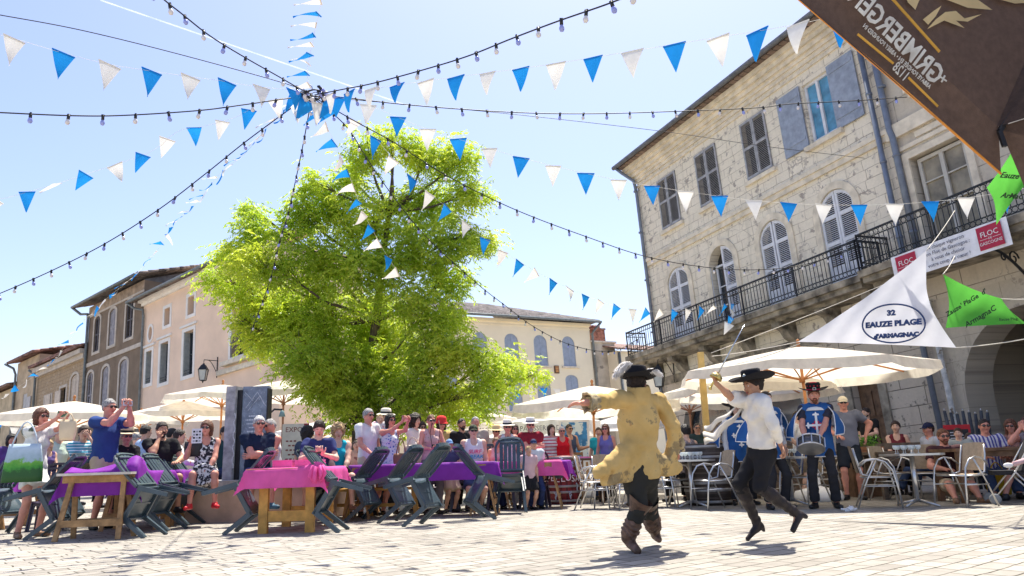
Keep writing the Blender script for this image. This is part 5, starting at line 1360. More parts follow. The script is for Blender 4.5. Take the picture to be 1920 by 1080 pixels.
who(158, 799, 12.3, 45, 'seated woman in a blue and white striped shirt, hand at her mouth', ('tee', cloth((.05, .32, .46), c2=(.62, .72, .78), sc2=7, thr=.55, kind='stripe')), ('trousers', blk), ('bun', 'brown'), True, fem=True, pose='sit', arms=('face', 'cross'), bulk=1.15)
f = who(205, 749, 11.6, 62, 'tall grey haired man in a blue polo shirt photographing with his phone', ('tee', cloth((.035, .07, .22))), ('shorts', khk), ('short', 'grey'), True, arms=('phone', 'phone'), skin='r', bulk=1.12, seed=12)
phone(f, 'silver phone in front of the face of the man in the blue polo', (.6, .62, .65), .15, .075, .06)
who(238, 806, 11.9, 42, 'laughing old woman in a straw fedora and a black printed tee', ('tee', cloth((.025, .023, .026), c2=(.22, .21, .2), sc2=9, thr=.66)), ('trousers', blk), ('short', 'grey'), True, ('fedora', cloth((.70, .58, .40)), blk), fem=True, pose='sit', arms='lap', skin='r')
who(257, 811, 14.6, 120, 'bald man in a pink shirt seen from behind', ('tee', cloth((.62, .30, .32))), None, ('thin', 'grey'), pose='sit', skin='c', arms='table')
who(273, 798, 14.2, 140, 'dark haired man in a light blue shirt seen from behind', ('roll', cloth((.38, .52, .72))), None, ('short', 'black'), pose='sit', arms='table')
who(304, 792, 11.9, 42, 'bearded man in a black tee resting his cheek on his hand', ('tee', blk), ('shorts', denim), ('short', 'dk'), pose='sit', arms=('table', 'chin'), skin='b', bulk=1.1, extra=lambda g_: beard(g_, 'dk'))
who(322, 804, 14.4, 120, 'dark haired guest facing away between the bearded man and the white shirt', ('tee', cloth((.2, .22, .3))), None, ('short', 'black'), pose='sit')
who(336, 806, 13.6, 110, 'man in a white shirt turned away left of the woman with the leaflet', ('shirt', wht), None, ('short', 'dk'), pose='sit', arms='table')
f = who(389, 790, 11.7, 20, 'seated woman in a black and white patterned dress and red shoes holding a leaflet', ('tank', cloth((.70, .70, .70), c2=(.03, .03, .04), sc2=26, thr=.50)), ('skirt', cloth((.70, .70, .70), c2=(.03, .03, .04), sc2=26, thr=.50), 1.0), ('bob', 'auburn'), True, fem=True, pose='sit', arms=('lap', (.22, .24, -.02)), skin='r', shoes=mat((.6, .02, .03), .4), head=(-15, 3, 0), bulk=1.08)
mb = MB(); mb.b2(-.075, .075, -.002, .002, -.10, .11, 0)
for i in range(3):
    for j in range(4): mb.b2(-.055+.042*i, -.025+.042*i, -.0035, -.0021, -.08+.045*j, -.055+.045*j, 1 if (i+j) % 2 else 2)
mb.build('leaflet', [M['white'], blk, mat((.4, .42, .44), .7)], None, 'white leaflet with small dark pictures held beside the woman in the patterned dress', 'leaflet', loc=at(369, 818, 11.3))
bag(362, 842, 11.5, .26, .22, 'black handbag on the lap of the woman in the patterned dress', mat((.02, .02, .022), .5), .12, .1)
who(422, 800, 14.5, 60, 'dark haired person just behind the left edge of the stone slab', ('tee', cloth((.03, .07, .08))), None, ('short', 'black'), pose='sit')
# --- on the plinth
who(486, 781, 11.6, 32, 'white haired man in a navy tee sitting with crossed arms before the stone slab', ('tee', cloth((.015, .025, .055))), ('shorts', denim), ('short', 'white'), True, pose='sit', arms='cross', skin='r', bulk=1.12, kneef=.25, shoes=mat((.05, .12, .18), .6))
who(508, 786, 11.75, -35, 'woman in a white tank top leaning on the shoulder of the man with crossed arms', ('tank', wht), ('shorts', cloth((.55, .58, .58))), ('crop', 'grey'), True, fem=True, pose='sit', arms=('cross', 'cross'), skin='r', head=(0, -5, 14), lean=6, kneef=.25, shoes=None, bulk=1.05)
who(576, 801, 14.0, 150, 'person with black hair seen from behind, left of the boy with a phone', ('tee', cloth((.06, .08, .12))), None, ('curly', 'black'), pose='sit')
f = who(599, 789, 11.4, 15, 'boy in a navy printed tee looking down at his phone', ('tee', cloth((.035, .045, .14))), ('shorts', cloth((.03, .035, .06))), ('short', 'dk'), pose='sit', arms='text', head=(0, -28, 0), skin='c', bulk=.88, kneef=.34, shoes=sandal)
J = f.J; c_ = J['chest']+f.fw*.128; 
for k in range(26):
    pass
mb = MB(); up_ = Vector(f.up); rt_v = Vector(f.rt)
for k in range(22):
    a = 2*math.pi*k/22; p = Vector(c_)+rt_v*.085*math.cos(a)+up_*(.085*math.sin(a)-.03); mb.ball(p, (.007, .012, .009), 0, 5)
for k in range(9): p = Vector(c_)+rt_v*(.04*math.cos(k*2.1))+up_*(.04*math.sin(k*2.6)-.03); mb.ball(p, (.010, .013, .006), 0, 5)
f.part_mb('shirt_print', mb, mat((.62, .64, .72), .8))
mb = MB(); mb.box((0, 0, 0), (.072, .01, .14), 0, Matrix.Rotation(R_(-50), 3, 'X')); mb.build('phone', mat((.02, .02, .02), .3), None, 'black phone in the hands of the boy in the navy tee', 'phone', loc=Vector((J['haL']+J['haR'])/2+f.fw*.03+V3(0, 0, .05)))
who(634, 796, 11.9, 22, 'elderly blond woman in a turquoise top with her hands in her lap', ('tank', teal), ('skirt', cloth((.03, .03, .03), c2=(.35, .32, .3), sc2=14, thr=.62), .95), ('curly', 'blond'), fem=True, pose='sit', arms='lap', skin='c', bulk=1.15, head=(0, -14, 0), shoes=sandal)
who(668, 826, 12.8, 20, 'small child in a flowered orange top behind the man in the white tee', ('tee', cloth((.62, .38, .26), c2=(.25, .1, .08), sc2=14, thr=.58)), None, ('short', 'brown'), H=1.15)
# --- standing row
who(690, 767, 12.6, 48, 'man in sunglasses and a white tee standing with his hands at his waist', ('tee', wht), ('shorts', tanc), ('short', 'grey'), True, arms=('down', (.14, .28, -.42)), skin='r', off=.1)
who(712, 777, 13.2, 25, 'toddler carried on an arm behind the man in the white tee', ('tee', cloth((.72, .66, .66), c2=(.6, .12, .2), sc2=20, thr=.6)), None, ('crop', 'blond'), pose='sit', H=.95, hh=1.35)
who(723, 771, 14.0, 30, 'person in a cream hat behind the toddler', ('tee', cloth((.5, .06, .08))), ('trousers', blk), ('short', 'brown'), False, ('straw', cloth((.78, .72, .58)), blk))
f = who(731, 777, 12.7, 42, 'dark haired woman in a blue spotted sundress filming with a pink phone', ('tank', cloth((.03, .14, .50), c2=(.65, .72, .82), sc2=26, thr=.32, kind='dots')), ('skirt', cloth((.03, .14, .50), c2=(.65, .72, .82), sc2=26, thr=.32, kind='dots'), 1.), ('long', 'black'), True, fem=True, arms='phoneout', skin='r', off=.1)
phone(f, 'pink phone raised by the woman in the blue sundress', (.80, .32, .40), .15, .08, .06)
bag(752, 862, 12.2, .24, .20, 'brown leather bag hanging from the woman in the blue sundress', mat((.24, .11, .06), .6), .08, .25)
who(777, 778, 13.0, 60, 'woman with thick dark hair and a white top turned to the right', ('roll', cloth((.70, .68, .66))), ('trousers', blk), ('curly', 'dk'), fem=True, arms=('down', (.02, .3, -.12)), skin='c')
bag(774, 846, 12.5, .28, .20, 'beige leather handbag on the arm of the woman in the white top', mat((.52, .44, .35), .5), .12, .14)
who(791, 792, 14.3, 25, 'woman in sunglasses showing between the curly haired woman and the pink blouse', ('tee', cloth((.5, .5, .52))), ('trousers', denim), ('bob', 'brown'), True, fem=True)
f = who(808, 778, 12.7, 22, 'smiling woman in a pink sleeveless blouse holding a black camera', ('tank', cloth((.58, .40, .38), c2=(.3, .18, .18), sc2=30, thr=.64)), ('trousers', cloth((.2, .18, .2))), ('crop', 'auburn'), True, fem=True, arms='cam', skin='r')
J = f.J; c_ = (J['haL']+J['haR'])/2+V3(0, 0, .04); mb = MB(); mb.box((0, 0, 0), (.11, .05, .07)); mb.lathe([(.03, 0), (.03, .05), (.0, .05)], 12, (0, -.02, 0), M=Matrix.Rotation(R_(90), 3, 'X')); mb.tube([(-.05, 0, .03), (-.09, .10, .22), (-.05, .13, .42)], .005, 4); mb.tube([(.05, 0, .03), (.07, .10, .22), (.05, .13, .42)], .005, 4)
mb.build('camera', M['black'], None, 'black camera held at the waist by the woman in the pink blouse', 'camera', loc=Vector(c_)).name = 'photo_camera'
who(827, 785, 13.7, 22, 'woman in a red hat and sunglasses with a tan top', ('tee', cloth((.58, .40, .16))), ('trousers', blk), ('bob', 'brown'), True, ('cloche', cloth((.70, .05, .05))), fem=True, skin='r')
who(842, 824, 12.9, 30, 'child in a pale blue cap and dark top in front of the red hat', ('tee', cloth((.06, .07, .14))), None, ('short', 'brown'), False, ('cap', cloth((.20, .36, .62))), H=1.2)
who(865, 785, 13.8, 32, 'bearded man all in black standing left of the tank top with lettering', ('tee', blk), ('trousers', blk), ('crop', 'black'), skin='b', extra=lambda g_: beard(g_, 'black'), arms=('cross', 'down'))
who(891, 782, 14.3, 15, 'grey haired man in a beige tee with a backpack strap', ('tee', cloth((.50, .45, .38))), ('shorts', khk), ('thin', 'grey'), skin='r', bulk=1.1)
f = who(887, 797, 13.2, 12, 'boy in a camouflage cap and a white tank top with pink and blue lettering', ('tank', wht), ('shorts', denim), ('short', 'brown'), True, ('cap', cloth((.10, .12, .08), c2=(.03, .04, .03), sc2=20)), H=1.62, skin='c')
J = f.J; up_ = f.up
for s_, dz, cm in (('SURF', .0, (.75, .12, .25)), ('BREAK', -.085, (.05, .35, .62))):
    p = J['chest']+f.fw*.135+up_*(dz-.02)-f.org; q = text(s_, .085, mat(cm, .8), f.root, basis(p, -f.rt, up_), sx=1.15, shear=.2, bold=.002)
who(930, 801, 14.4, 18, 'person in a yellow straw hat and cream top', ('tee', cloth((.66, .58, .42))), ('shorts', khk), ('short', 'brown'), True, ('straw', cloth((.72, .56, .30))), skin='r')
who(930, 821, 13.4, 14, 'young girl in a pink top in front of the yellow straw hat', ('tank', cloth((.72, .40, .42))), None, ('bun', 'lt'), H=1.25, fem=True, skin='r')
f = who(951, 792, 13.6, 8, 'woman in a white panama hat and white tank top with a black camera strap', ('tank', wht), ('trousers', wht), ('short', 'blond'), True, ('fedora', cloth((.80, .76, .66)), blk), fem=True, skin='r', bulk=1.12)
J = f.J; mb = MB(); mb.tube([Vector(J['neck']+f.fw*.05), Vector(J['chest']+f.fw*.135+f.rt*.02), Vector(J['waist']+f.fw*.14+f.rt*.06), Vector(J['pelvis']+f.fw*.14+f.rt*.06)], .008, 5); f.part_mb('camera_strap', mb, blk)
who(964, 796, 14.6, 18, 'woman in sunglasses with a dark bag behind the white panama hat', ('tee', cloth((.12, .11, .14))), ('trousers', blk), ('bob', 'brown'), True, fem=True, skin='r')
who(994, 788, 13.7, 10, 'grey bearded man in a maroon tee and white hat with his arms crossed', ('tee', cloth((.24, .02, .035))), ('shorts', denim), ('thin', 'grey'), True, ('fedora', cloth((.78, .76, .72)), cloth((.2, .2, .25))), arms='cross', bulk=1.15, skin='r', extra=lambda g_: beard(g_, 'grey'))
who(1000, 824, 13.1, 10, 'child in a navy cap in front of the man in maroon', ('tee', cloth((.60, .66, .72))), None, ('short', 'brown'), False, ('cap', navy), H=1.2)
who(990, 837, 12.9, 20, 'smallest blond child in front of the navy cap', ('tee', cloth((.66, .45, .48))), None, ('short', 'blond'), H=1.05)
who(1033, 797, 15.3, 20, 'girl with long brown hair in a white shirt with red stripes', ('shirt', cloth((.72, .68, .66), c2=(.55, .06, .1), sc2=5, thr=.75, kind='stripe')), ('trousers', denim), ('long', 'brown'), fem=True, skin='c')
who(1053, 800, 15.3, 8, 'white haired woman in a bright red vest top', ('tank', cloth((.72, .02, .03))), ('trousers', cloth((.1, .05, .05))), ('crop', 'white'), True, fem=True, skin='r', bulk=1.1)
who(1066, 796, 16.0, 30, 'sun tanned man behind the red vest top pointing to the right', ('tank', cloth((.06, .08, .14))), ('shorts', denim), ('crop', 'black'), True, arms=('out', 'down'), skin='b')
who(1135, 796, 14.8, -20, 'woman with long dark hair and sunglasses near the orange parasol pole', ('tank', cloth((.16, .16, .40))), ('trousers', blk), ('long', 'auburn'), True, fem=True, skin='r')
who(1122, 802, 15.4, -10, 'person in a turquoise tee behind the dark haired woman', ('tee', cloth((.03, .42, .46))), ('trousers', denim), ('short', 'brown'), fem=True)
who(1285, 797, 13.0, 200, 'black haired woman in a grey patterned top sitting with her back turned', ('tank', cloth((.20, .17, .19), c2=(.5, .46, .46), sc2=30, thr=.62)), ('trousers', blk), ('bun', 'black'), fem=True, pose='sit', skin='c', arms='table')
who(1306, 794, 14.8, 0, 'man in sunglasses and a dark green top behind the wooden barrel', ('tee', cloth((.03, .05, .05))), None, ('crop', 'black'), True, skin='b')
# --- right side
who(1579, 744, 13.2, -18, 'old man in a cream flat cap and grey tee behind the drummer', ('tee', cloth((.16, .17, .22))), ('shorts', cloth((.02, .025, .035))), ('thin', 'white'), True, ('cap', cloth((.72, .64, .48))), arms=('back', (.15, .2, -.35)), skin='r', bulk=1.12)
who(1493, 772, 13.8, 40, 'person in a white tee largely hidden behind the drummer', ('tee', wht), ('shorts', denim), ('short', 'dk'), skin='c', arms=('hip', 'hip'))
who(1623, 765, 15.6, -60, 'bearded man in black standing in front of the wooden door', ('tee', blk), ('trousers', blk), ('short', 'dk'), arms=('table', 'down'), skin='c', extra=lambda g_: beard(g_, 'dk'))
who(1678, 790, 14.6, -30, 'woman in a maroon vest with her arm on the bench back', ('tank', cloth((.16, .03, .04))), ('trousers', blk), ('bun', 'brown'), fem=True, pose='sit', arms=('out', 'lap'), skin='c')
who(1740, 793, 14.0, -80, 'young man in a navy cap looking left', ('tee', cloth((.45, .48, .55))), ('trousers', denim), ('short', 'brown'), False, ('cap', cloth((.02, .025, .06))), pose='sit', skin='r')
who(1766, 805, 12.2, -10, 'bearded man in a dark maroon shirt and sunglasses at the wooden table', ('tee', cloth((.07, .03, .035))), ('shorts', khk), ('short', 'auburn'), True, pose='sit', arms='table', skin='r', bulk=1.15, extra=lambda g_: beard(g_, 'auburn'), shoes=sandal)
who(1795, 803, 12.6, -35, 'little boy with short brown hair beside the bearded man', ('tee', cloth((.35, .38, .36))), ('shorts', denim), ('short', 'brown'), H=1.30, pose='sit', skin='c', arms='table')
who(1816, 813, 13.0, -25, 'little girl with brown hair peeping out behind the boy', ('tee', cloth((.12, .06, .05))), None, ('bob', 'brown'), H=1.2, fem=True, pose='sit', skin='c')
who(1843, 786, 12.6, -15, 'man in a blue and white checked shirt and sunglasses', ('tee', cloth((.66, .66, .72), c2=(.10, .10, .34), sc2=6, thr=.52, kind='vstripe')), ('trousers', denim), ('crop', 'black'), True, pose='sit', arms='table', skin='r', bulk=1.12)
who(1893, 787, 12.6, -40, 'woman with long auburn hair and sunglasses at the right edge', ('tank', cloth((.35, .18, .14))), ('trousers', denim), ('long', 'auburn'), True, fem=True, pose='sit', skin='r', arms='table')
who(1926, 780, 12.0, -60, 'person at the right edge raising a hand to their face', ('tank', cloth((.2, .2, .25))), None, ('short', 'brown'), pose='sit', skin='r', arms=('face', 'face'))
# ================================================================ performers
def manual(J, F, fwd, fem, seed, skin, bulk, S, hd, ftu=None, hs=None):
    fg = Fig(S, fem, seed, skin, bulk); fg.S = S; fg.hs = hs or S; fg.J = {k: (V3(*at(*v)) if len(v) == 3 else V3(*v)) for k, v in J.items()}
    fg.fw = nrm(fwd); fg.up = nrm(fg.J['chest']-fg.J['pelvis']); fg.fw = nrm(fg.fw-fg.up*(fg.fw@fg.up)); fg.rt = np.cross(fg.fw, fg.up)
    hf, hu = [np.array(x, float) for x in F]; hf = nrm(hf); hr = nrm(np.cross(hf, hu)); hu = np.cross(hr, hf); fg.F = np.array([hr, hf, hu])
    fg.hd = hd; fg.ftu = ftu or {'L': V3(0, 0, 1), 'R': V3(0, 0, 1)}; return fg
# ---- man in the long coat, seen from behind, facing the woman
d = 6.85
J = dict(pelvis=(1199,872,d), waist=(1197,826,d), chest=(1196,782,d), shL=(1160,745,d-.12), shR=(1234,750,d+.08), neck=(1197,735,d-.02), head=(1194,718,d+.03),
 elL=(1127,748,d-.28), haL=(1094,751,d-.36), elR=(1262,795,d+.05), haR=(1268,835,d+.22), hipL=(1186,883,d-.03), hipR=(1212,883,d+.03),
 knL=(1198,948,d-.12), anL=(1176,1004,d-.10), toL=(1196,1030,d-.32), knR=(1216,945,d+.15), anR=(1226,990,d+.28), toR=(1236,1008,d+.20))
fg = manual(J, ((.45, .85, -.05), (0, 0, 1)), (.35, .94, 0), False, 71, 'r', 1.0, .98,
  dict(L=(V3(-1, -.25, -.05), V3(0, -.2, -1), .30, 1, .22), R=(V3(.2, .3, -1), V3(-1, 0, 0), .6, 1)), {'L': nrm(V3(-.5, .25, .8)), 'R': nrm(V3(-.3, -.4, .85))})
tx = fg.J
fg.build('swashbuckler seen from behind in a long ochre coat and feathered black hat, arm stretched out', .0125, .0095, True, None, 'dk')
fg.hair('short', 'dk')
PERF = 'costumed performers'
fg.root['group'] = PERF
S = fg.S
# coat
f = Sdf(.05); fg.torso(f, .020, k=.05)
for e in 'LR': fg.arm(f, e, .019, 1.72)
wa = fg.J['waist']
hems = [(1122,884,d-.30,.050), (1142,896,d-.20,.070), (1168,900,d-.08,.085), (1196,896,d+.0,.095), (1220,884,d-.08,.08), (1244,874,d+.02,.06), (1232,878,d+.22,.08), (1170,890,d+.25,.09)]
for x, y, dd, r in hems: f.cone(wa+V3(0, 0, .02), at(x, y, dd), .100, r*.92, k=.035)
f.cone(at(1262, 815, d+.05), at(1255, 878, d+.05), .05, .06, k=.05); f.cone(at(1250, 862, d), at(1268, 872, d+.1), .05, .045, k=.03)
for k in range(7):
    a = -.5+k*.3; p = V3(*at(1122+k*21, 884-1.5*abs(k-2), d-.25+.09*k)); f.cone(wa+(p-wa)*.35, p, .03, .045, k=.02)
f.sub.append(('c', fg.J['neck']-fg.up*.01, fg.J['neck']+fg.up*.12, .068, .08, None, 1, None, None))
hp_ = V3(*at(1176, 899, d)); f.cut.append((hp_, nrm(V3(.10, 0, -1)))) 
w1 = wrinkle(5, .003, .12, (.9, 0, .5)); w2 = wrinkle(9, .0025, .04, (.5, 0, .8))
dg_ = nrm(V3(.75, .1, .65))
def w3(P):
    q = np.clip((wa[2]-P[:, 2])/.5, 0, 1); a = np.arctan2(P[:, 1]-wa[1], P[:, 0]-wa[0]+.35*(wa[2]-P[:, 2])); s1 = np.abs(np.sin(a*6.5+1.2*np.sin(P[:, 2]*5))); s2 = np.abs(np.sin((P@dg_)*26+1.6*np.sin(P[:, 0]*9+P[:, 2]*6))); return w1(P)+w2(P)+.034*q*(.5-s1**.6)+.012*(1-q)*(.5-s2**.6)+.008*q*(.5-np.abs(np.sin(a*17+P[:, 2]*4)))
f.wr = w3
cm, n_, b_, o_ = new_mat('coat_cloth'); co_ = coords(n_)
base_ = ramp(n_, noise(n_, co_, 3, 5), [(.3, (.50, .34, .12)), (.7, (.74, .54, .24))])
pt = ramp(n_, noise(n_, co_, 3.0, 6, .62), [(.56, (0,)*3), (.585, (.85,)*3)])
base_ = mix(n_, pt, base_, mix(n_, noise(n_, co_, 40, 3), (.17, .13, .08), (.38, .30, .17)))
n_.links.new(base_, b_.inputs[0]); b_.inputs['Roughness'].default_value = .9; b_.inputs['Specular IOR Level'].default_value = .15; bump(n_, b_, noise(n_, co_, 90, 3), .35, .004)
tl_ = n_.nodes.new('ShaderNodeBsdfTranslucent'); n_.links.new(base_, tl_.inputs[0]); mx_ = n_.nodes.new('ShaderNodeMixShader'); mx_.inputs[0].default_value = .12
n_.links.new(b_.outputs[0], mx_.inputs[1]); n_.links.new(tl_.outputs[0], mx_.inputs[2]); n_.links.new(mx_.outputs[0], o_.inputs[0])
coat = fg.part('coat', f, cm, .0125)
# standing collar
f = Sdf(.01); f.cone(fg.J['neck']-fg.up*.03, fg.J['neck']+fg.up*.07+fg.fw*.01, .112, .100, clip=(fg.J['neck']+fg.up*.075, fg.up)); f.sub.append(('c', fg.J['neck'], fg.J['neck']+fg.up*.12, .070, .078, None, 1, None, None)); f.wr = wrinkle(6, .003, .05)
q = fg.part('coat_collar', f, cm, .012); q.parent = coat
# turned back cuffs
cf = mat((.46, .37, .22), .9, .35, 12, .6, c2=(.20, .15, .10), sc2=16, thr=.6)
for e in 'LR':
    a = fg.J['el'+e]+(fg.J['ha'+e]-fg.J['el'+e])*.30; b2 = fg.J['el'+e]+(fg.J['ha'+e]-fg.J['el'+e])*(.86 if e == 'L' else .95); f = Sdf(.01)
    f.cone(a, b2, .062, .088, clip=(b2, nrm(b2-a))); f.sub.append(('c', a+(b2-a)*.35, b2+(b2-a)*.4, .05, .09, None, 1, None, None)); f.wr = wrinkle(3, .007, .05)
    q = fg.part('cuff', f, cf, .011); q.parent = coat; q.matrix_parent_inverse = Matrix.Identity(4)
mb = MB()
for x, y in ((1182, 792),): mb.ball(at(x, y, d-.20), .012, 0, 8)
q = fg.part_mb('button', mb, mat((.55, .35, .15), .4, metal=.6)); 
# trousers, boots
f = Sdf(.03); f.cone(fg.J['pelvis']-fg.up*.05, fg.J['pelvis']+fg.up*.05, .175, .16, fg.fw, 1.25)
for e in 'LR': fg.leg(f, e, .026, 1.4)
f.wr = wrinkle(14, .005, .07); fg.part('trousers', f, cloth((.035, .035, .033)), .014)
bt = mat((.115, .065, .045), .55, .4, 12, .5, c2=(.20, .12, .09), sc2=7, thr=.6)
for e in 'LR':
    kn, an, to = fg.J['kn'+e], fg.J['an'+e], fg.J['to'+e]; u = fg.ftu[e]; f = Sdf(.018); ax_ = nrm(an-kn)
    top = kn+(an-kn)*.04; f.cone(top, kn+(an-kn)*.62, .066, .062, clip=(top, -ax_)); f.cone(kn+(an-kn)*.58, kn+(an-kn)*.84, .078, .074); f.cone(kn+(an-kn)*.8, an, .054, .046)
    hl = an-u*.055; f.cone(an, hl, .047, .042); f.cone(hl, to-nrm(to-hl)*.02, .043, .033); f.cone(hl-u*.02-nrm(to-hl)*.015, hl-u*.045-nrm(to-hl)*.015, .030, .028, k=.008)
    kk = nrm(V3(.2, .1, 1)); 
    def wf(P, kn=kn, ax_=ax_, an=an): t = (P-kn)@ax_; L_ = np.linalg.norm(an-kn); m_ = np.exp(-((t/L_-.68)/.2)**2); return .011*m_*np.sin(t*150+3*np.sin(P[:, 0]*30))+.003*np.sin(P[:, 0]*70+P[:, 2]*50)
    f.wr = wf; bo_ = fg.part('boot', f, bt, .0105)
    # stiff pointed boot top
    c = kn-ax_*.02; mb = MB(); n_s = 16; vs = []
    sx_ = nrm(np.cross(ax_, [0, 1, 0])); sy_ = np.cross(ax_, sx_); o1 = 1 if e == 'R' else -1
    for (r, h_) in ((.068, .10), (.082, .02), (.105, -.05)):
        for i in range(n_s):
            a = 2*math.pi*i/n_s; pk = max(0, math.cos(a - (math.pi if e == 'R' else 2.6)))**6; rr = r*(1+(.9 if e == 'R' else .35)*pk*(h_ < .05)); vs.append(c+(sx_*math.cos(a)+sy_*math.sin(a))*rr+ax_*(h_-.03*pk))
    mb.add([Vector(v) for v in vs], [(j*n_s+i, j*n_s+(i+1) % n_s, (j+1)*n_s+(i+1) % n_s, (j+1)*n_s+i) for j in range(2) for i in range(n_s)], 0, True)
    mb.v = [tuple(np.array(v)-fg.org) for v in mb.v]; mb.build('boot_top', bt, bo_)
# hat with plumes
hb_ = cloth((.018, .018, .022))
hat = fg.hat([(.215, .060), (.185, .045), (.14, .038), (.10, .042), (.097, .09), (.094, .140), (.085, .152), (.03, .148)], hb_, None, c=(0, -.01, .02), n=28, curl=.5)
def plume(p0, p1, sag, m, n=240, ln=.07, seed=1, parent=None, fg=fg):
    r = np.random.RandomState(seed); mb = MB(); p0 = np.array(p0); p1 = np.array(p1); spine = [p0+(p1-p0)*t+V3(0, 0, sag*math.sin(math.pi*t)) for t in [i/12 for i in range(13)]]
    mb.tube([Vector(p) for p in spine], [.006]*6+[.004]*7, 5)
    for k in range(n):
        t = r.uniform(.02, 1); i = min(11, int(t*12)); p = spine[i]+(spine[i+1]-spine[i])*(t*12-i); d_ = nrm(spine[i+1]-spine[i]); a = r.uniform(0, 6.28)
        s_ = nrm(np.cross(d_, r.normal(0, 1, 3))); L_ = ln*(.5+.6*math.sin(math.pi*min(1, t*.9+.1)))*r.uniform(.6, 1.1); q1 = p+(s_*.7+d_*.5)*L_*.6; q2 = q1+(s_*.4+d_*.7+V3(0, 0, -.5))*L_*.5; w_ = nrm(np.cross(s_, d_))*.0035
        mb.add([Vector(p-w_), Vector(p+w_), Vector(q1+w_*1.3), Vector(q1-w_*1.3), Vector(q2)], [(0, 1, 2, 3), (3, 2, 4)], 0, True)
    mb.v = [tuple(np.array(v)-fg.org) for v in mb.v]; return mb.build('plume', m, parent or fg.root)
pw = cloth((.80, .78, .76), trans=.3)
plume(at(1186, 678, d-.14), at(1152, 702, d-.20), .03, pw, 520, .075, 3, hat); plume(at(1212, 690, d-.10), at(1240, 699, d-.05), .015, pw, 260, .05, 4, hat)

fg.root.location.z -= .02
# ---- sword woman, facing left
d = 7.25
J = dict(pelvis=(1428,838,d), waist=(1424,802,d), chest=(1422,773,d), shL=(1430,750,d-.17), shR=(1404,748,d+.12), neck=(1416,738,d), head=(1411,721,d),
 elR=(1372,742,d+.02), haR=(1341,713,d-.02), elL=(1449,792,d-.24), haL=(1463,830,d-.12), hipL=(1434,846,d-.08), hipR=(1420,846,d+.08),
 knR=(1386,902,d+.02), anR=(1417,972,d+.10), toR=(1402,1005,d+.02), knL=(1424,908,d-.12), anL=(1488,955,d-.05), toL=(1486,990,d-.12))
fg = manual(J, ((-1, -.30, -.12), (-.12, 0, 1)), (-.90, -.10, 0), True, 81, 'b', 1.0, .90,
  dict(R=(V3(-.25, -.1, 1), V3(.6, -.4, 0), 1.25, 1, .02), L=(V3(.35, .1, -1), V3(-1, 0, 0), .6, -1)), {'R': nrm(V3(-.35, 0, .93)), 'L': nrm(V3(-.75, 0, .66))})
fg.build('woman in a wide black hat and white blouse lunging with her sword raised', .0125, .0095, True, PERF, 'dk')
fg.hair('bun', 'dk')
f = Sdf(.03); fg.torso(f, .022)
for e in 'LR': fg.arm(f, e, .022 if e == 'L' else .032, 1.75 if e == 'L' else .98)
f.cone(fg.J['shR'], fg.J['shR']+(fg.J['elR']-fg.J['shR'])*.8, .072, .068, k=.03); f.cone(fg.J['shL'], fg.J['shL']+(fg.J['elL']-fg.J['shL'])*.5, .066, .05, k=.03)
f.cut.append((fg.J['pelvis']+fg.up*.03, -fg.up)); f.sub.append(('c', fg.J['neck']-fg.up*.01, fg.J['neck']+fg.up*.1, .06, .075, None, 1, None, None)); f.wr = wrinkle(22, .006, .06)
fg.part('blouse', f, cloth((.80, .77, .72)), .0125)
f = Sdf(.03); f.cone(fg.J['pelvis']-fg.up*.02, fg.J['pelvis']+fg.up*.06, .160, .135, fg.fw, 1.2)
for e in 'LR': fg.leg(f, e, .014, 1.2)
f.cut.append((fg.J['pelvis']+fg.up*.075, fg.up)); f.wr = wrinkle(23, .004, .08); fg.part('breeches', f, cloth((.022, .022, .026)), .0125)
bk = mat((.022, .016, .018), .62, .3, 12, .4)
for e in 'LR':
    kn, an, to = fg.J['kn'+e], fg.J['an'+e], fg.J['to'+e]; u = fg.ftu[e]; ax_ = nrm(an-kn); f = Sdf(.02); top = kn-ax_*.02
    f.cone(top, kn+(an-kn)*.35, .062, .060, clip=(top, -ax_)); f.cone(kn+(an-kn)*.35, an, .060, .042); hl = an-u*.055; ft = nrm(to-hl)
    f.cone(an, hl-ft*.01, .044, .036); f.cone(hl+ft*.02, to, .036, .024); f.cone(hl-ft*.028-u*.0, hl-ft*.035-u*.065, .026, .020, k=.008)
    f.wr = (lambda P, kn=kn, ax_=ax_: .004*np.sin(((P-kn)@ax_)*70+2*np.sin(P[:, 0]*25))); fg.part('boot', f, bk, .0105)
h2 = fg.hat([(.222, .062), (.195, .046), (.155, .040), (.11, .043), (.098, .052), (.096, .10), (.092, .150), (.075, .162), (.03, .155)], hb_, cloth((.05, .08, .14)), c=(0, -.01, .022), n=28, curl=.5)
mb = MB(); h, F = fg.J['head'], fg.F; c = h+F[0]*-.05+F[1]*.10+F[2]*.095; mb.ball(c, (.018, .012, .028), 0, 8); mb.v = [tuple(np.array(v)-fg.org) for v in mb.v]; mb.build('hat_brooch', mat((.6, .58, .5), .3, metal=.8), h2)
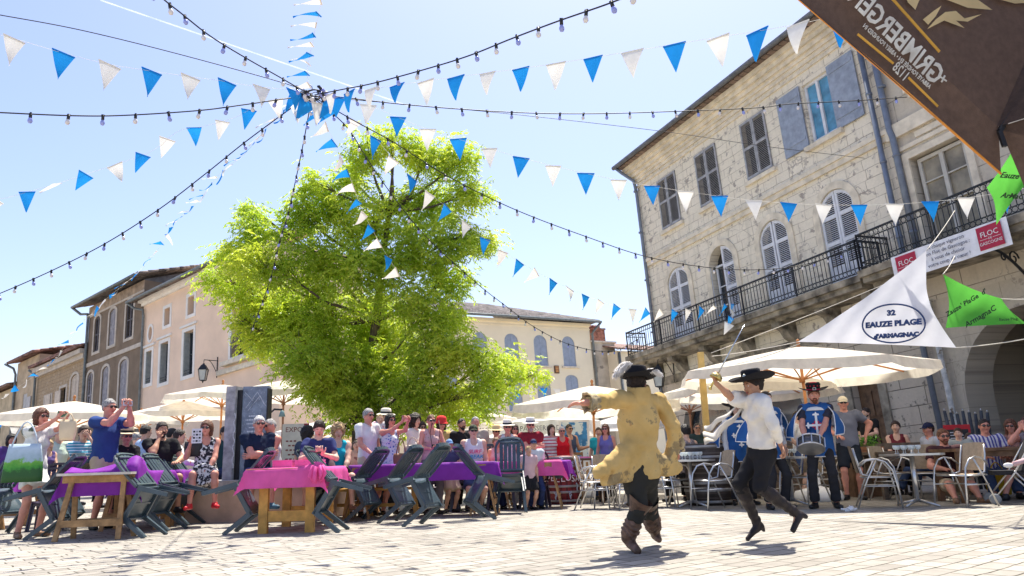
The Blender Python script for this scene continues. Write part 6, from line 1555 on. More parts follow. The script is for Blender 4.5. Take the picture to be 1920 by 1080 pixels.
def ribbon(pts, w_, m, parent, org, name='ribbon', wdir=(0, .4, .9), seed=0):
    P = [np.array(at(*p), float) for p in pts]; Q = []
    for i in range(len(P)-1):
        for k in range(6): Q.append(P[i]+(P[i+1]-P[i])*(k/6))
    Q.append(P[-1]); mb = MB(); wd = nrm(wdir); n = len(Q); vs = []
    for i, p in enumerate(Q):
        t = i/(n-1); a = .9*math.sin(t*7+seed); wv = nrm(wd*math.cos(a)+V3(.3, 1, 0)*math.sin(a)*.6)*w_*(.45+.75*t)*(1 if t < .97 else .7); b2 = p+V3(0, 0, .012*math.sin(t*13+seed))
        th = V3(0, .002, 0); vs += [b2-wv/2-th, b2-th+V3(0, .008, 0)*math.sin(t*9), b2+wv/2-th, b2+wv/2+th, b2+th+V3(0, .008, 0)*math.sin(t*9), b2-wv/2+th]
    fs = [(i*6+k, i*6+(k+1) % 6, (i+1)*6+(k+1) % 6, (i+1)*6+k) for i in range(n-1) for k in range(6)]+[tuple(range(6))[::-1], tuple((n-1)*6+k for k in range(6))]
    mb.add([Vector(v-org) for v in vs], fs, 0, True); return mb.build(name, m, parent)
rb = cloth((.80, .76, .70), trans=.25)
ribbon([(1388,756,7.3), (1372,765,7.3), (1350,783,7.25), (1334,795,7.2), (1320,800,7.2)], .055, rb, fg.root, fg.org, seed=.3)
ribbon([(1392,762,7.3), (1376,778,7.3), (1354,800,7.25), (1338,812,7.2), (1318,812,7.2)], .075, rb, fg.root, fg.org, seed=1.4)
ribbon([(1390,764,7.3), (1372,785,7.3), (1350,806,7.25), (1336,820,7.2), (1320,826,7.2)], .065, rb, fg.root, fg.org, seed=2.4)
# sword
hp_ = Vector(at(1342, 704, 7.23)); tip = Vector(at(1396, 604, 7.32)); sd = (tip-hp_).normalized()
sw = thing('sword', 'rapier with a pierced cup guard held high by the woman in the black hat', 'sword', hp_)
steel = mat((.55, .60, .68), .18, .1, 5, .02, metal=.9); brass = mat((.62, .48, .18), .3, .2, 12, .1, metal=.85)
mb = MB(); mb.tube([sd*.03, sd*.35, (tip-hp_)], [.0065, .0055, .0028], 6); mb.build('blade', steel, sw)
qm = sd.to_track_quat('Z', 'Y').to_matrix()
mb = MB(); mb.lathe([(.0, .045), (.03, .042), (.052, .025), (.060, .0), (.058, -.012), (.055, 0), (.048, .02), (.0, .036)], 18, M=qm); mb.build('cup_guard', brass, sw)
mb = MB(); mb.tube([sd*.03, sd*-.10], .010, 8); mb.ball(sd*-.115, .018, 0, 8); mb.tube([qm @ Vector((-.1, 0, .01)), qm @ Vector((.1, 0, .01))], .006, 6)
mb.tube([qm @ Vector((.055*math.sin(t*math.pi/8), 0, .0-.115*t/8)) for t in range(9)], .0045, 6); mb.build('hilt', brass, sw)

fg.root.location.z -= .02; sw.location.z -= .02
# ---- musketeers in blue tabards
tb = cloth((.025, .10, .30)); tw_ = cloth((.75, .75, .75)); rd = cloth((.62, .03, .05))
def tabard(fg, hat_=True, panel=(1, 1)):
    J, S, up, fw, rt = fg.J, fg.S, fg.up, fg.fw, fg.rt; f = Sdf(.04); fg.torso(f, .040)
    b0 = J['pelvis']-up*.20*S; f.cone(J['waist'], b0, .165*S, .22*S, fw, 1.5, clip=(b0, -up)); f.cut.append((b0, -up)); f.sub.append(('c', J['neck']-up*.02, J['neck']+up*.12, .07, .08, None, 1, None, None)); f.wr = wrinkle(fg.seed, .005, .14, tuple(rt))
    t = fg.part('tabard', f, tb, .016)
    mb = MB(); mb.lathe([(.065, .0), (.10, -.012), (.15, -.04), (.17, -.075), (.165, -.08), (.14, -.05), (.06, -.012)], 28, M=Matrix((Vector(rt), Vector(fw), Vector(up))).transposed(), sy=.85)
    mb.v = [tuple(Vector(v)*S+Vector(J['neck']+up*.012*S-fg.org)) for v in mb.v]; q = mb.build('collar', tw_, fg.root)
    # trim along the hem
    mb = MB(); r0 = .222*S; pts = []
    for i in range(25):
        a = 2*math.pi*i/24; pts.append(b0-fg.org+rt*r0*math.cos(a)+fw*r0/1.5*math.sin(a)+up*.008)
    mb.tube([Vector(p) for p in pts], .007, 5); mb.build('hem_trim', tw_, t)
    # cross, floating just proud of the cloth on the chest
    c = J['waist']+up*.10*S+fw*(.172)*S-fg.org; B_ = basis(c, -rt, up-fw*.12)
    mb = MB(); w_ = .016*S; mb.slab([(-w_, -.16), (w_, -.16), (w_, .15), (-w_, .15)], .008, 1, off=0)
    mb.slab([(-.115, -w_), (.115, -w_), (.115, w_), (-.115, w_)], .009, 1, off=-.0005)
    for (x, y, a) in ((0, .155, 0), (0, -.165, math.pi), (-.115, 0, math.pi/2), (.115, 0, -math.pi/2)):
        sh_ = [(0, .045), (-.014, .018), (-.042, .012), (-.046, -.006), (-.016, -.012), (.016, -.012), (.046, -.006), (.042, .012), (.014, .018)]
        mb.slab([(x+p*math.cos(a)-q_*math.sin(a), y+p*math.sin(a)+q_*math.cos(a)) for p, q_ in sh_], .010, 1, off=-.001)
    for s_ in range(8):
        a = s_*math.pi/4+.39; mb.slab([(.02*math.cos(a-.35), .02*math.sin(a-.35)), (.062*math.cos(a-.22), .062*math.sin(a-.22)), (.068*math.cos(a), .068*math.sin(a)), (.062*math.cos(a+.22), .062*math.sin(a+.22)), (.02*math.cos(a+.35), .02*math.sin(a+.35))], .005, 0, off=.003)
    vs = [B_ @ Vector((v[0]*S, v[2]*S, -v[1])) for v in mb.v]; mb.v = [tuple(v) for v in vs]; mb.build('cross_emblem', [rd, tw_], t)
    for e, s_, on in (('L', -1, panel[0]), ('R', 1, panel[1])):
        if not on: continue
        a = J['sh'+e]+up*.03; o_ = rt*s_; mid = J['sh'+e]+(J['el'+e]-J['sh'+e])*.7+o_*.10+up*.02; bot_f = J['el'+e]+fw*.09+o_*.11-up*.16*S; bot_b = J['el'+e]-fw*.16+o_*.24-up*.14*S
        P0 = a+fw*.075; P1 = a-fw*.085; K = 8; mb = MB(); vs = []
        for i in range(K+1):
            t_ = i/K; A_ = P0*(1-t_)+bot_f*t_+o_*.055*math.sin(math.pi*t_); Bq = P1*(1-t_)+bot_b*t_+o_*.07*math.sin(math.pi*t_); A_ = A_+up*.03*math.sin(math.pi*t_)
            for k in range(5): q_ = A_+(Bq-A_)*k/4+o_*.02*math.sin(k/4*math.pi)+o_*.008*math.sin(k*2+i); vs.append(q_-fg.org)
        n0 = len(vs); vs2 = [v-o_*.008 for v in vs]; fs = [(i*5+k, i*5+k+1, (i+1)*5+k+1, (i+1)*5+k) for i in range(K) for k in range(4)]
        mb.add([Vector(v) for v in vs+vs2], fs+[tuple(n0+x for x in q_[::-1]) for q_ in fs], 0, True)
        ed = [vs[i*5] for i in range(K+1)]+[vs[K*5+k] for k in range(1, 5)]+[vs[i*5+4] for i in range(K-1, -1, -1)]
        p_ = mb.build('sleeve_panel', tb, t); m2 = MB(); m2.tube([Vector(v) for v in ed], .008, 5); m2.build('sleeve_trim', tw_, t)
dkt = cloth((.03, .03, .035)); shirtw = cloth((.70, .70, .72))
fd = stance(1524, 727, 11.45, -22, pose='stand', arms=((.0, .34, -.46), (.17, .32, -.42)), head=(8, -8, 0), skin='r', seed=91, off=.12)
fd.build('drummer in a blue tabard with a white cross and a red crowned black hat', .014, .010, True, PERF, 'auburn'); fd.hair('short', 'auburn', .011); beard(fd, 'auburn')
dress(fd, ('tee', cloth((.04, .04, .06))), ('trousers', dkt), SHOE, .015); tabard(fd, panel=(1, 1))
hh_ = fd.hat([(.215, .052), (.19, .044), (.14, .046), (.098, .052), (.100, .09), (.108, .140), (.09, .165), (.03, .16)], blk, cloth((.5, .02, .06)), n=26, curl=.5)
mb = MB(); h, F = fd.J['head'], fd.F
for dz in (.085, .115): mb.box(h+F[1]*.118+F[2]*(dz+.005)-fd.org, (.04, .01, .006))
for dx in (-.02, .02): mb.box(h+F[1]*.118+F[0]*dx+F[2]*.105-fd.org, (.006, .01, .034))
mb.build('hat_buckle', M['alu'], hh_)
fd.part_mb('hat_crown', (lambda m_: (m_.ball(h+F[2]*.150-F[1]*.010, (.106, .118, .050), 0, 12, Matrix(F.tolist()).transposed()), m_)[1])(MB()), rd)
# drum
dc = Vector((fd.J['haL']+fd.J['haR'])/2)+Vector(fd.fw)*.10+Vector((-.03, 0, -.10)); dr = thing('snare_drum', 'snare drum with a white head hanging at the drummer’s waist'.replace('’s', "'s"), 'drum', dc); dr.rotation_euler = (R_(-26), R_(12), 0)
mb = MB(); mb.lathe([(.175, -.07), (.175, .07)], 28); mb.build('shell', mat((.10, .10, .11), .3, .3, 8, .1, metal=.5), dr)
for z in (-.075, .062): mb = MB(); mb.lathe([(.178, z), (.186, z+.002), (.186, z+.018), (.178, z+.02)], 28); mb.build('hoop', M['alu'], dr)
mb = MB(); mb.lathe([(.0, .0785), (.17, .076), (.178, .07)], 28); mb.build('drum_head', M['white'], dr)
for k in range(10): a = k*.628; mb = MB(); mb.beam((.19*math.cos(a), .19*math.sin(a), -.065), (.19*math.cos(a), .19*math.sin(a), .075), .014, .014); mb.build('lug', M['alu'], dr)
for e, lb in (('R', "right"), ('L', "left")):
    hnd = Vector(fd.J['ha'+e])+Vector((0, 0, -.02)); tp_ = dc+Vector((.02 if e == 'R' else -.04, -.03, .07)); s_ = MB(); dd_ = (tp_-hnd)
    s_.tube([-dd_.normalized()*.10, dd_*.9, dd_], [.008, .006, .004], 6); s_.ball(dd_, .009, 0, 6); s_.build('drumstick', mat((.72, .60, .42), .5), None, 'wooden drumstick in the %s hand of the drummer' % lb, 'drumstick', loc=hnd)
fm = stance(1378, 757, 12.7, 0, pose='stand', arms='down', skin='c', seed=92, off=.15); fm.build('musketeer in a blue tabard with white sleeves standing half hidden behind the sword woman', .017, .012, True, PERF, 'dk'); fm.hair('bob', 'dk', .013)
dress(fm, ('shirt', shirtw), ('trousers', dkt), SHOE, .017); tabard(fm, panel=(1, 1)); fm.hat(PROF['wide'], cloth((.03, .03, .035)), cloth((.3, .02, .06)), n=24, curl=.5)
fn = stance(1434, 735, 11.6, 20, pose='stand', arms='down', skin='c', seed=93, off=.12); fn.build('musketeer hidden behind the sword woman, only the blue cape and dark legs showing', .018, .012, True, PERF, 'dk'); fn.hair('short', 'dk', .013)
dress(fn, ('shirt', shirtw), ('trousers', dkt), SHOE, .018); tabard(fn, panel=(1, 1))
# ================================================================ furniture
def local(p, rz, x, y, z=0):
    c, s_ = math.cos(rz), math.sin(rz); return Vector((p.x+x*c-y*s_, p.y+x*s_+y*c, z))
# plastic chair, facing local +Y, standing at z=0
def make_plastic(m, label, group):
    o = thing('plastic_chair', label, 'chair', (0, 0, 0), 0, group)
    mb = MB(); K = 6; vs = []
    for i in range(K+1):
        for j in range(K+1):
            x = (j/K-.5); y = .22-.44*i/K; vs.append((x*(.44-.04*i/K), y, .425-.018*math.cos(x*3)-.02*i/K+(.015 if i == 0 else 0)*-1))
    n0 = len(vs); vs += [(a, b_, c-.022) for a, b_, c in vs]; q = lambda i, j: i*(K+1)+j
    fs = [(q(i, j), q(i, j+1), q(i+1, j+1), q(i+1, j)) for i in range(K) for j in range(K)]; fs += [tuple(n0+x for x in f_[::-1]) for f_ in fs]
    for k in range(K): fs += [(q(0, k), n0+q(0, k), n0+q(0, k+1), q(0, k+1)), (q(K, k), q(K, k+1), n0+q(K, k+1), n0+q(K, k)), (q(k, 0), q(k+1, 0), n0+q(k+1, 0), n0+q(k, 0)), (q(k, K), n0+q(k, K), n0+q(k+1, K), q(k+1, K))]
    mb.add(vs, fs, 0, True)
    for s_ in (-1, 1): mb.b2(s_*.20-.012, s_*.20+.012, -.20, .20, .355, .41)
    mb.b2(-.19, .19, .185, .205, .35, .405)
    mb.b2(-.17, .17, -.012, .012, .37, .405); mb.build('seat', m, o)
    # backrest: frame and five slats, leaning and gently curved
    mb = MB(); zs = [.44+.49*i/9 for i in range(10)]; yb = lambda z: -.20-.30*(z-.44)-.10*(z-.44)**2
    wd = lambda z: .205+.02*math.sin((z-.44)*4.5)-(.0 if z < .80 else ((z-.80)/.13)**2*.06)
    for s_ in (-1, 1):
        for a, b_ in zip(zs[:-1], zs[1:]): mb.beam((s_*wd(a), yb(a), a), (s_*wd(b_), yb(b_), b_), .035, .03, up=(0, 1, 0))
    for i in range(-2, 3):
        for a, b_ in zip(zs[:-1], zs[1:]): mb.beam((i*.068, yb(a)-.02*(1-(i/3)**2), a), (i*.066, yb(b_)-.02*(1-(i/3)**2), b_), .053, .012, up=(0, 1, 0))
    tp = [(.165*math.cos(a*math.pi/8), yb(.925)-.012, .905+.045*math.sin(a*math.pi/8)) for a in range(9)]
    for a, b_ in zip(tp[:-1], tp[1:]): mb.beam(a, b_, .035, .05, up=(0, 1, 0))
    mb.beam((-.20, yb(.46), .455), (.20, yb(.46), .455), .03, .05, up=(0, 1, 0)); mb.beam((-.16, yb(.88)-.01, .88), (.16, yb(.88)-.01, .88), .03, .06, up=(0, 1, 0)); mb.build('backrest', m, o)
    for s_ in (-1, 1):
        for (yt, yf, nm) in ((.20, .26, 'f'), (-.20, -.32, 'r')):
            mb = MB(); a = Vector((s_*.205, yt, .42)); b_ = Vector((s_*.245, yf, .0)); K = 5
            for k in range(K):
                p = a.lerp(b_, k/K); r = a.lerp(b_, (k+1)/K); w_ = .060-.018*k/K
                d_ = (r-p); mb.beam(p, r, .016, w_, up=(0, 1, 0)); mb.beam(p+Vector((-s_*.022, (-.5 if yt > 0 else .5)*w_, 0)), r+Vector((-s_*.022, (-.5 if yt > 0 else .5)*(w_-.004), 0)), w_*.75, .014, up=(0, 1, 0))
            mb.build('leg', m, o)
    return o
G1 = 'dark green plastic chairs tipped against the tables'; G2 = 'dark plum plastic chairs behind the purple table'
pg_ = make_plastic(M['chair_g'], '', G1); pp_ = make_plastic(M['chair_p'], '', G2); used = set()
def put_chair(src, p, yaw, tilt, label, group):
    """p = point of the ground under the middle of the front feet; yaw = direction faced (0 camera, 90 right); tilt in degrees, tipped forward"""
    o = src if src.name not in used else copy_tree(src); used.add(src.name)
    y_ = R_(yaw); f_ = Vector((math.sin(y_), -math.cos(y_), 0)); rz = math.atan2(f_.y, f_.x)-math.pi/2
    M_ = Matrix.Translation(p) @ Matrix.Rotation(rz, 4, 'Z') @ Matrix.Rotation(R_(-tilt), 4, 'X') @ Matrix.Translation((0, -.26, 0))
    o.matrix_basis = M_; o['label'] = label; o['group'] = group; return o
for x, y, yaw, tilt, lb in (
 (292, 1006, -98, 62, 'tipped green chair nearest the camera on the right side of the purple trestle table'),
 (333, 994, -98, 61, 'second tipped green chair on the right of the left purple table'),
 (368, 983, -98, 61, 'third tipped green chair, just left of the stone plinth'),
 (62, 1010, 96, 60, 'tipped green chair beside the legs of the woman with the tote bag'),
 (98, 995, 96, 61, 'tipped green chair behind the first trestle leg at far left'),
 (-12, 1002, 80, 50, 'green chair cut by the left edge of the picture'),
 (430, 1000, 92, 60, 'tipped green chair on the left of the pink table'),
 (645, 996, -92, 60, 'tipped green chair on the right of the pink table'),
 (622, 978, -92, 61, 'tipped green chair behind the other one right of the pink table'),
 (663, 976, 68, 60, 'left of the three green chairs tipped against the middle purple table'),
 (725, 979, 68, 60, 'middle one of the three green chairs tipped against the purple table'),
 (772, 985, 68, 60, 'right of the three green chairs tipped against the middle purple table'),
 (920, 972, -70, 60, 'tipped green chair at the right end of the middle purple table'),
 (959, 962, 178, 38, 'green chair seen from behind tipped onto the right pink table'),
 (915, 950, 190, 14, 'upright green chair with its back to us left of the right pink table'),
 (1022, 950, -100, 58, 'tipped green chair between the right pink table and the barrel')):
    put_chair(pg_, GP(x, y), yaw, tilt, lb, G1)
for x, d_, yaw, lb in ((833, 12.9, 10, 'leftmost plum chair behind the middle purple table'), (872, 12.9, 5, 'plum chair in front of the child in a blue cap'), (940, 13.0, 0, 'plum chair below the tank top with lettering'), (1000, 13.2, -8, 'plum chair behind the right pink table'), (84, 11.3, 20, 'plum chair behind the left purple table by the tote bag')):
    put_chair(pp_, G(x, d_-.2), yaw, 0, lb, G2)

def board_leg(mb, a, b_, w_=.07, t_=.035, up=(0, 1, 0)): mb.beam(a, b_, w_, t_, up=up)
def trestle_table(p, rz, w_, L, h, label, topm, heavy=False, tw=None, group='trestle tables'):
    o = thing('trestle_table', label, 'table', p, rz, group); wm = tw or M['wood']
    mb = MB(); mb.b2(-w_/2, w_/2, -L/2, L/2, h-.03, h); mb.build('tabletop', topm, o)
    for s_ in (-1, 1):
        y = s_*(L/2-.22); 
        if heavy:
            for e in (-1, 1): mb = MB(); mb.b2(e*.29-.055, e*.29+.055, y-.04, y+.04, 0, h-.032); mb.build('leg', wm, o)
            mb = MB(); mb.b2(-.232, .232, y-.03, y+.03, .14, .27); mb.build('crossbar', wm, o)
        else:
            for e in (-1, 1):
                for q_ in (-1, 1): mb = MB(); mb.beam((e*.30, y+q_*.035, h-.04), (e*.36+.03*q_, y+q_*.20, 0), .06, .032, up=(0, 1, 0)); mb.build('leg', wm, o)
            for q_, z in ((-1, .2), (1, .2)): mb = MB(); mb.b2(-.36, .36, y+q_*.165-.015, y+q_*.165+.015, z-.04, z+.04); mb.build('crossbar', wm, o)
            mb = MB(); mb.b2(-.42, .42, y-.06, y+.06, h-.12, h-.032); mb.build('crossbar', wm, o)
    return o
def tablecloth(p, rz, w_, L, h, m, label, drop=.24, seed=0, shift=(0, 0), lift=None, group='plastic tablecloths'):
    r = np.random.RandomState(seed); mb = MB(); nx, ny = 34, 46; W_ = w_/2+drop; LL = L/2+drop; vs = []
    ph = r.uniform(0, 6, 6)
    for j in range(ny+1):
        for i in range(nx+1):
            u = -W_+2*W_*i/nx; v = -LL+2*LL*j/ny
            ex = max(0, abs(u)-w_/2); ey = max(0, abs(v)-L/2); sx_ = math.copysign(1, u); sy_ = math.copysign(1, v)
            x = u if ex == 0 else sx_*(w_/2+.012+ex*.11+.016*ex/drop*math.sin(v*11+ph[0])+.010*math.sin(v*23+ph[1])*ex/drop)
            y = v if ey == 0 else sy_*(L/2+.012+ey*.11+.016*ey/drop*math.sin(u*12+ph[2])+.010*math.sin(u*25+ph[3])*ey/drop)
            dz = max(ex, ey)+.35*min(ex, ey); z = h+.006-dz*.96
            if ex and ey: x += sx_*min(ex, ey)*.25; y += sy_*min(ex, ey)*.25
            if not ex and not ey: z += .004*math.sin(u*9+ph[4])*math.sin(v*7+ph[5])
            if lift: z = lift(x, y, z, u, v)
            vs.append((x+shift[0], y+shift[1], z))
    fs = [(j*(nx+1)+i, j*(nx+1)+i+1, (j+1)*(nx+1)+i+1, (j+1)*(nx+1)+i) for j in range(ny) for i in range(nx)]
    mb.add(vs, fs, 0, True); o = mb.build('tablecloth', m, None, label, 'tablecloth', group); o.location = p; o.rotation_euler = (0, 0, rz); return o
# left purple row (two tables end to end)
wl = mat((.66, .60, .52), .7, .15, 6, .2)
pA = G(165, 9.35); rzA = R_(8); pA = local(pA, rzA, 0, .95)
trestle_table(pA, rzA, .86, 1.9, .80, 'trestle table nearest the left, bare pale board edge under bunched purple cloth', wl)
def liftA(x, y, z, u, v):
    if v < -.8: z += 0
    g_ = math.exp(-((v+.62)/.16)**2)*.075*(1+.5*math.sin(u*7))+math.exp(-(((u-.36)/.12)**2+((v+.7)/.2)**2))*.11
    return z+g_
tablecloth(local(pA, rzA, 0, .12), rzA, .86, 1.66, .80, M['purple'], 'purple cloth bunched up on the nearest left trestle table', .30, 2, lift=liftA)
pB = local(pA, rzA, .05, 2.05); trestle_table(pB, rzA, .86, 1.9, .80, 'trestle table behind the nearest left one, its far end by the stone plinth', wl)
tablecloth(pB, rzA, .86, 1.9, .80, M['purple'], 'purple cloth on the second left trestle table', .26, 4)
# far left piece
pC = local(G(-20, 12.0), 0, 0, 0); trestle_table(pC, .1, .8, 1.6, .78, 'trestle table at the left edge behind the woman with the tote', wl); tablecloth(pC, .1, .8, 1.6, .78, M['purple'], 'purple cloth at the left edge behind the green tote', .25, 6)
# pink table
pD = local(G(527, 9.45), 0, 0, .72); trestle_table(pD, R_(1), .93, 1.5, .785, 'sturdy yellow wooden table under the pink cloth', M['wood_y'], True, M['wood_y'])
def liftD(x, y, z, u, v):
    return z+math.exp(-(((u-.40)/.12)**2+((v+.72)/.16)**2))*.07*(1 if z > .6 else .2)
tablecloth(pD, R_(1), .93, 1.5, .785, M['pink'], 'bright pink cloth knotted at its front right corner', .25, 8, lift=liftD)
kn_ = local(pD, 0, .45, -.80, .73)
mb = MB()
for k in range(7):
    a = k*.9; mb.tube([(0, 0, .03), (.05*math.cos(a), .03*math.sin(a)-.02, .05), (.085*math.cos(a), .05*math.sin(a)-.03, -.02-.03*(k % 3)), (.05*math.cos(a), .04*math.sin(a)-.02, -.10-.03*(k % 2))], [.03, .042, .04, .015], 8, flat=.55)
mb.build('cloth_knot', M['pink'], None, 'crumpled knot of pink cloth at the corner of the pink table', 'tablecloth', loc=kn_)
bp = mat((.80, .22, .48), .5, .1, 5, .05)
for k, (x, y, w_) in enumerate(((-.18, .1, .26), (.16, .12, .36))):
    o = thing('booklet_stack', ('stack of pink booklets lying' if k else 'closed pink box lying left of the booklets')+' on the pink table', 'stack' if k else 'box', local(pD, 0, x-.05, y, .794)); mb = MB()
    if k:
        for i in range(5): mb = MB(); mb.box((.004*(i % 3), .003*(i % 2), .012+.018*i), (w_, .22, .015), 0); mb.build('booklet', bp, o)
    else: mb.b2(-.13, .13, -.1, .1, 0, .085); mb.build('box_body', bp, o); mb = MB(); mb.b2(-.133, .133, -.103, .103, .0855, .098); mb.build('lid', bp, o)
# middle purple table
pE = local(G(790, 11.7), 0, 0, .25); trestle_table(pE, R_(88), .80, 2.35, .79, 'long trestle table under the middle purple cloth', wl)
tablecloth(pE, R_(88), .80, 2.35, .79, M['purple'], 'long purple cloth with three chairs tipped against it', .27, 10)
# right pink table with a purple strip
pF = local(G(985, 12.9), 0, 0, .3); trestle_table(pF, R_(86), .78, 1.3, .78, 'trestle table under the right pink cloth next to the barrel', wl)
tablecloth(pF, R_(86), .78, 1.3, .78, M['pink'], 'pink cloth on the table beside the painted barrel', .26, 12)
tablecloth(local(pF, 0, .52, .1), R_(80), .72, .5, .772, M['purple'], 'purple cloth end sticking out under the right pink cloth', .24, 14)
# yellow bench behind the middle table
def bench(p, rz, L, label):
    o = thing('wooden_bench', label, 'bench', p, rz, 'low wooden benches'); mb = MB(); mb.b2(-L/2, L/2, -.13, .13, .40, .44); mb.build('seat', M['wood_y'], o)
    for s_ in (-1, 1):
        for e in (-1, 1): mb = MB(); mb.beam((s_*(L/2-.15), e*.07, .398), (s_*(L/2-.10), e*.13, 0), .06, .05); mb.build('leg', M['wood_y'], o)
    mb = MB(); mb.b2(-L/2+.15, L/2-.15, -.02, .02, .15, .20); mb.build('stretcher', M['wood_y'], o)
bench(G(715, 12.1), .05, 1.3, 'low yellow bench behind the three tipped chairs'); bench(G(640, 12.4), .05, 1.2, 'low bench behind the woman in turquoise'); bench(G(330, 12.4), .0, 1.7, 'low bench under the bearded man and the woman in the patterned dress')

# ---- stone slab on its plinth
ss = thing('stone_stele', 'tall blue grey stone slab with engraved lines on a granite topped pink plinth', 'monument', G(470, 12.4), R_(-6))
gr = mat((.22, .27, .34), .55, .25, 7, .4, c2=(.33, .38, .45), sc2=30, thr=.62, det=8); gl_ = mat((.42, .42, .42), .7, .25, 9, .3)
z0 = .62; zt = at(460, 718, 12.3).z
mb = MB(); mb.b2(-.20, .235, -.06, .0, z0, zt-.005); mb.b2(-.20, .235, .0, .06, z0, zt-.01); mb.build('slab', gr, ss)
mb = MB(); mb.b2(-.44, -.28, -.16, .12, z0, zt); mb.build('pier', gl_, ss); mb = MB(); mb.b2(-.28, -.20, -.08, .04, z0, zt-.06); mb.b2(.235, .255, -.10, .06, z0, zt-.05); mb.build('dark_joint', M['black'], ss)
eng = mat((.62, .66, .72), .8, .1, 5, 0)
mb = MB(); r = random.Random(5)
for k, wd_ in enumerate((.20, .30, .26, .18, .24, .20, .26, .22, .16, .22, .2)):
    z = zt-.50-k*.062; x = .02-wd_/2
    while x < .02+wd_/2: w2_ = r.uniform(.012, .035); mb.b2(x, x+w2_, -.0625, -.06, z, z+.020); x += w2_+.010
for a, b_ in (((-.14, -.36), (.05, -.10)), ((.05, -.10), (.20, -.33)), ((-.05, -.34), (.10, -.16)), ((.10, -.16), (.17, -.30)), ((-.16, -.10), (-.02, -.24)), ((-.10, -.40), (.0, -.28))): mb.beam((a[0], -.061, zt+a[1]), (b_[0], -.061, zt+b_[1]), .006, .004, up=(0, 1, 0))
mb.build('engraving', eng, ss)
mb = MB(); mb.b2(-1.15, 1.45, -.62, .75, .50, .62); mb.build('plinth_top', gl_, ss)
mb = MB(); mb.b2(-1.08, 1.38, -.55, .68, 0, .50); mb.build('plinth', mat((.62, .45, .34), .9, .15, 3, .3, det=8), ss)
# water runlet on the pier
mb = MB(); r = random.Random(8)
for k in range(40): mb.box((-.27+.012*math.sin(k*.7), -.165, zt-.45-k*.022), (.012+r.random()*.01, .004, .016)); 
mb.build('water_trickle', mat((.7, .72, .74), .4, .1, 30, 0), ss)
# slim curved lamp beside the slab
o = thing('curved_lamp', 'thin curved grey lamp arm right of the stone slab', 'lamp', G(498, 13.2)); h_ = at(500, 768, 13.2).z
mb = MB(); mb.tube([(0, 0, 0), (0, 0, h_-.05), (.08, 0, h_+.03), (.22, 0, h_+.02)], .018, 8); mb.build('arm', M['iron'], o); mb = MB(); mb.lathe([(.0, h_+.01), (.03, h_), (.06, h_-.10), (0, h_-.10)], 12, (.22, 0, 0)); mb.build('lamp_shade', mat((.2, .32, .30), .5), o)

# ---- EXPO sign
o = thing('expo_sign', 'cream sign board reading EXPO with a dark red right edge', 'sign', G(549, 15.5), 0); ztp = at(549, 793, 15.5).z
mb = MB(); mb.b2(-.26, .18, -.015, .015, .45, ztp); mb.build('board', mat((.78, .70, .50), .8, .08), o); mb = MB(); mb.b2(.18, .28, -.016, .016, .45, ztp); mb.build('red_edge', mat((.30, .03, .04), .7), o)
rk = mat((.28, .08, .05), .8); text('EXPO', .14, rk, o, basis((-.02, -.017, ztp-.12), (1, 0, 0), (0, 0, 1)))
mb = MB(); mb.slab(oval(.2, ztp-.12, .07, .08), .003, off=-.021); mb.slab([(.2, ztp-.62), (.27, ztp-.7), (.2, ztp-.78), (.13, ztp-.7)], .003, off=-.021); mb.build('medallion', mat((.82, .78, .66), .8), o)
mb = MB()
for k in range(5):
    x = -.18+.05*(k % 2); 
    for j in range(3+k % 2): mb.b2(x+.08*j, x+.05+.08*j, -.018, -.0155, ztp-.36-.09*k, ztp-.33-.09*k)
mb.build('lettering_lines', rk, o); mb = MB(); mb.beam((-.22, .02, ztp-.05), (-.30, .4, 0), .03, .03); mb.beam((.24, .02, ztp-.05), (.30, .4, 0), .03, .03); mb.beam((-.22, 0, .46), (-.24, -.05, 0), .03, .03); mb.beam((.24, 0, .46), (.26, -.05, 0), .03, .03); mb.build('stand', M['wood_d'], o)

# ---- painted barrel
def barrel(p, r, h, label, m, rz=0, hoop=None):
    o = thing('barrel', label, 'barrel', p, rz); mb = MB(); mb.lathe([(0, 0), (r*.86, 0), (r*.95, h*.2), (r, h*.5), (r*.95, h*.8), (r*.86, h), (r*.82, h), (r*.82, h-.02), (0, h-.02)], 28); mb.build('staves', m, o)
    for z in (.04, .22, .34, .64, .76, .93):
        t_ = z; rr = r*(.86+.14*math.sin(math.pi*min(1, max(0, t_)))**.8)+.004; mb = MB(); mb.lathe([(rr, h*z), (rr+.004, h*z+.003), (rr+.004, h*z+.037), (rr, h*z+.04)], 28); mb.build('hoop', hoop or mat((.35, .34, .34), .5, metal=.5), o)
    return o
red_ = mat((.22, .018, .025), .55, .3, 5, .2, c2=(.10, .01, .015), sc2=3, kind='vstripe', thr=.8)
pb = G(1057, 14.3); bo3 = barrel(pb, .33, .86, 'dark red barrel painted with white letters and pale grape bunches', red_)
wp = mat((.80, .80, .78), .7); gp = mat((.55, .62, .72), .7)
for k, ch in enumerate('PELLUSA'):
    a = -math.pi/2+(-.95+k*.30)+math.atan2(-pb.x, pb.y)*0; 
    a += math.atan2(pb.x, pb.y)*-1*-.0
    n_v = Vector((math.cos(a), math.sin(a), 0)); x_v = Vector((-math.sin(a), math.cos(a), 0))
    text(ch, .17, wp, bo3, basis(n_v*.334+Vector((0, 0, .45+.012*math.sin(k*2))), x_v, (0, 0, 1)), name='painted_letter')
r = random.Random(3)
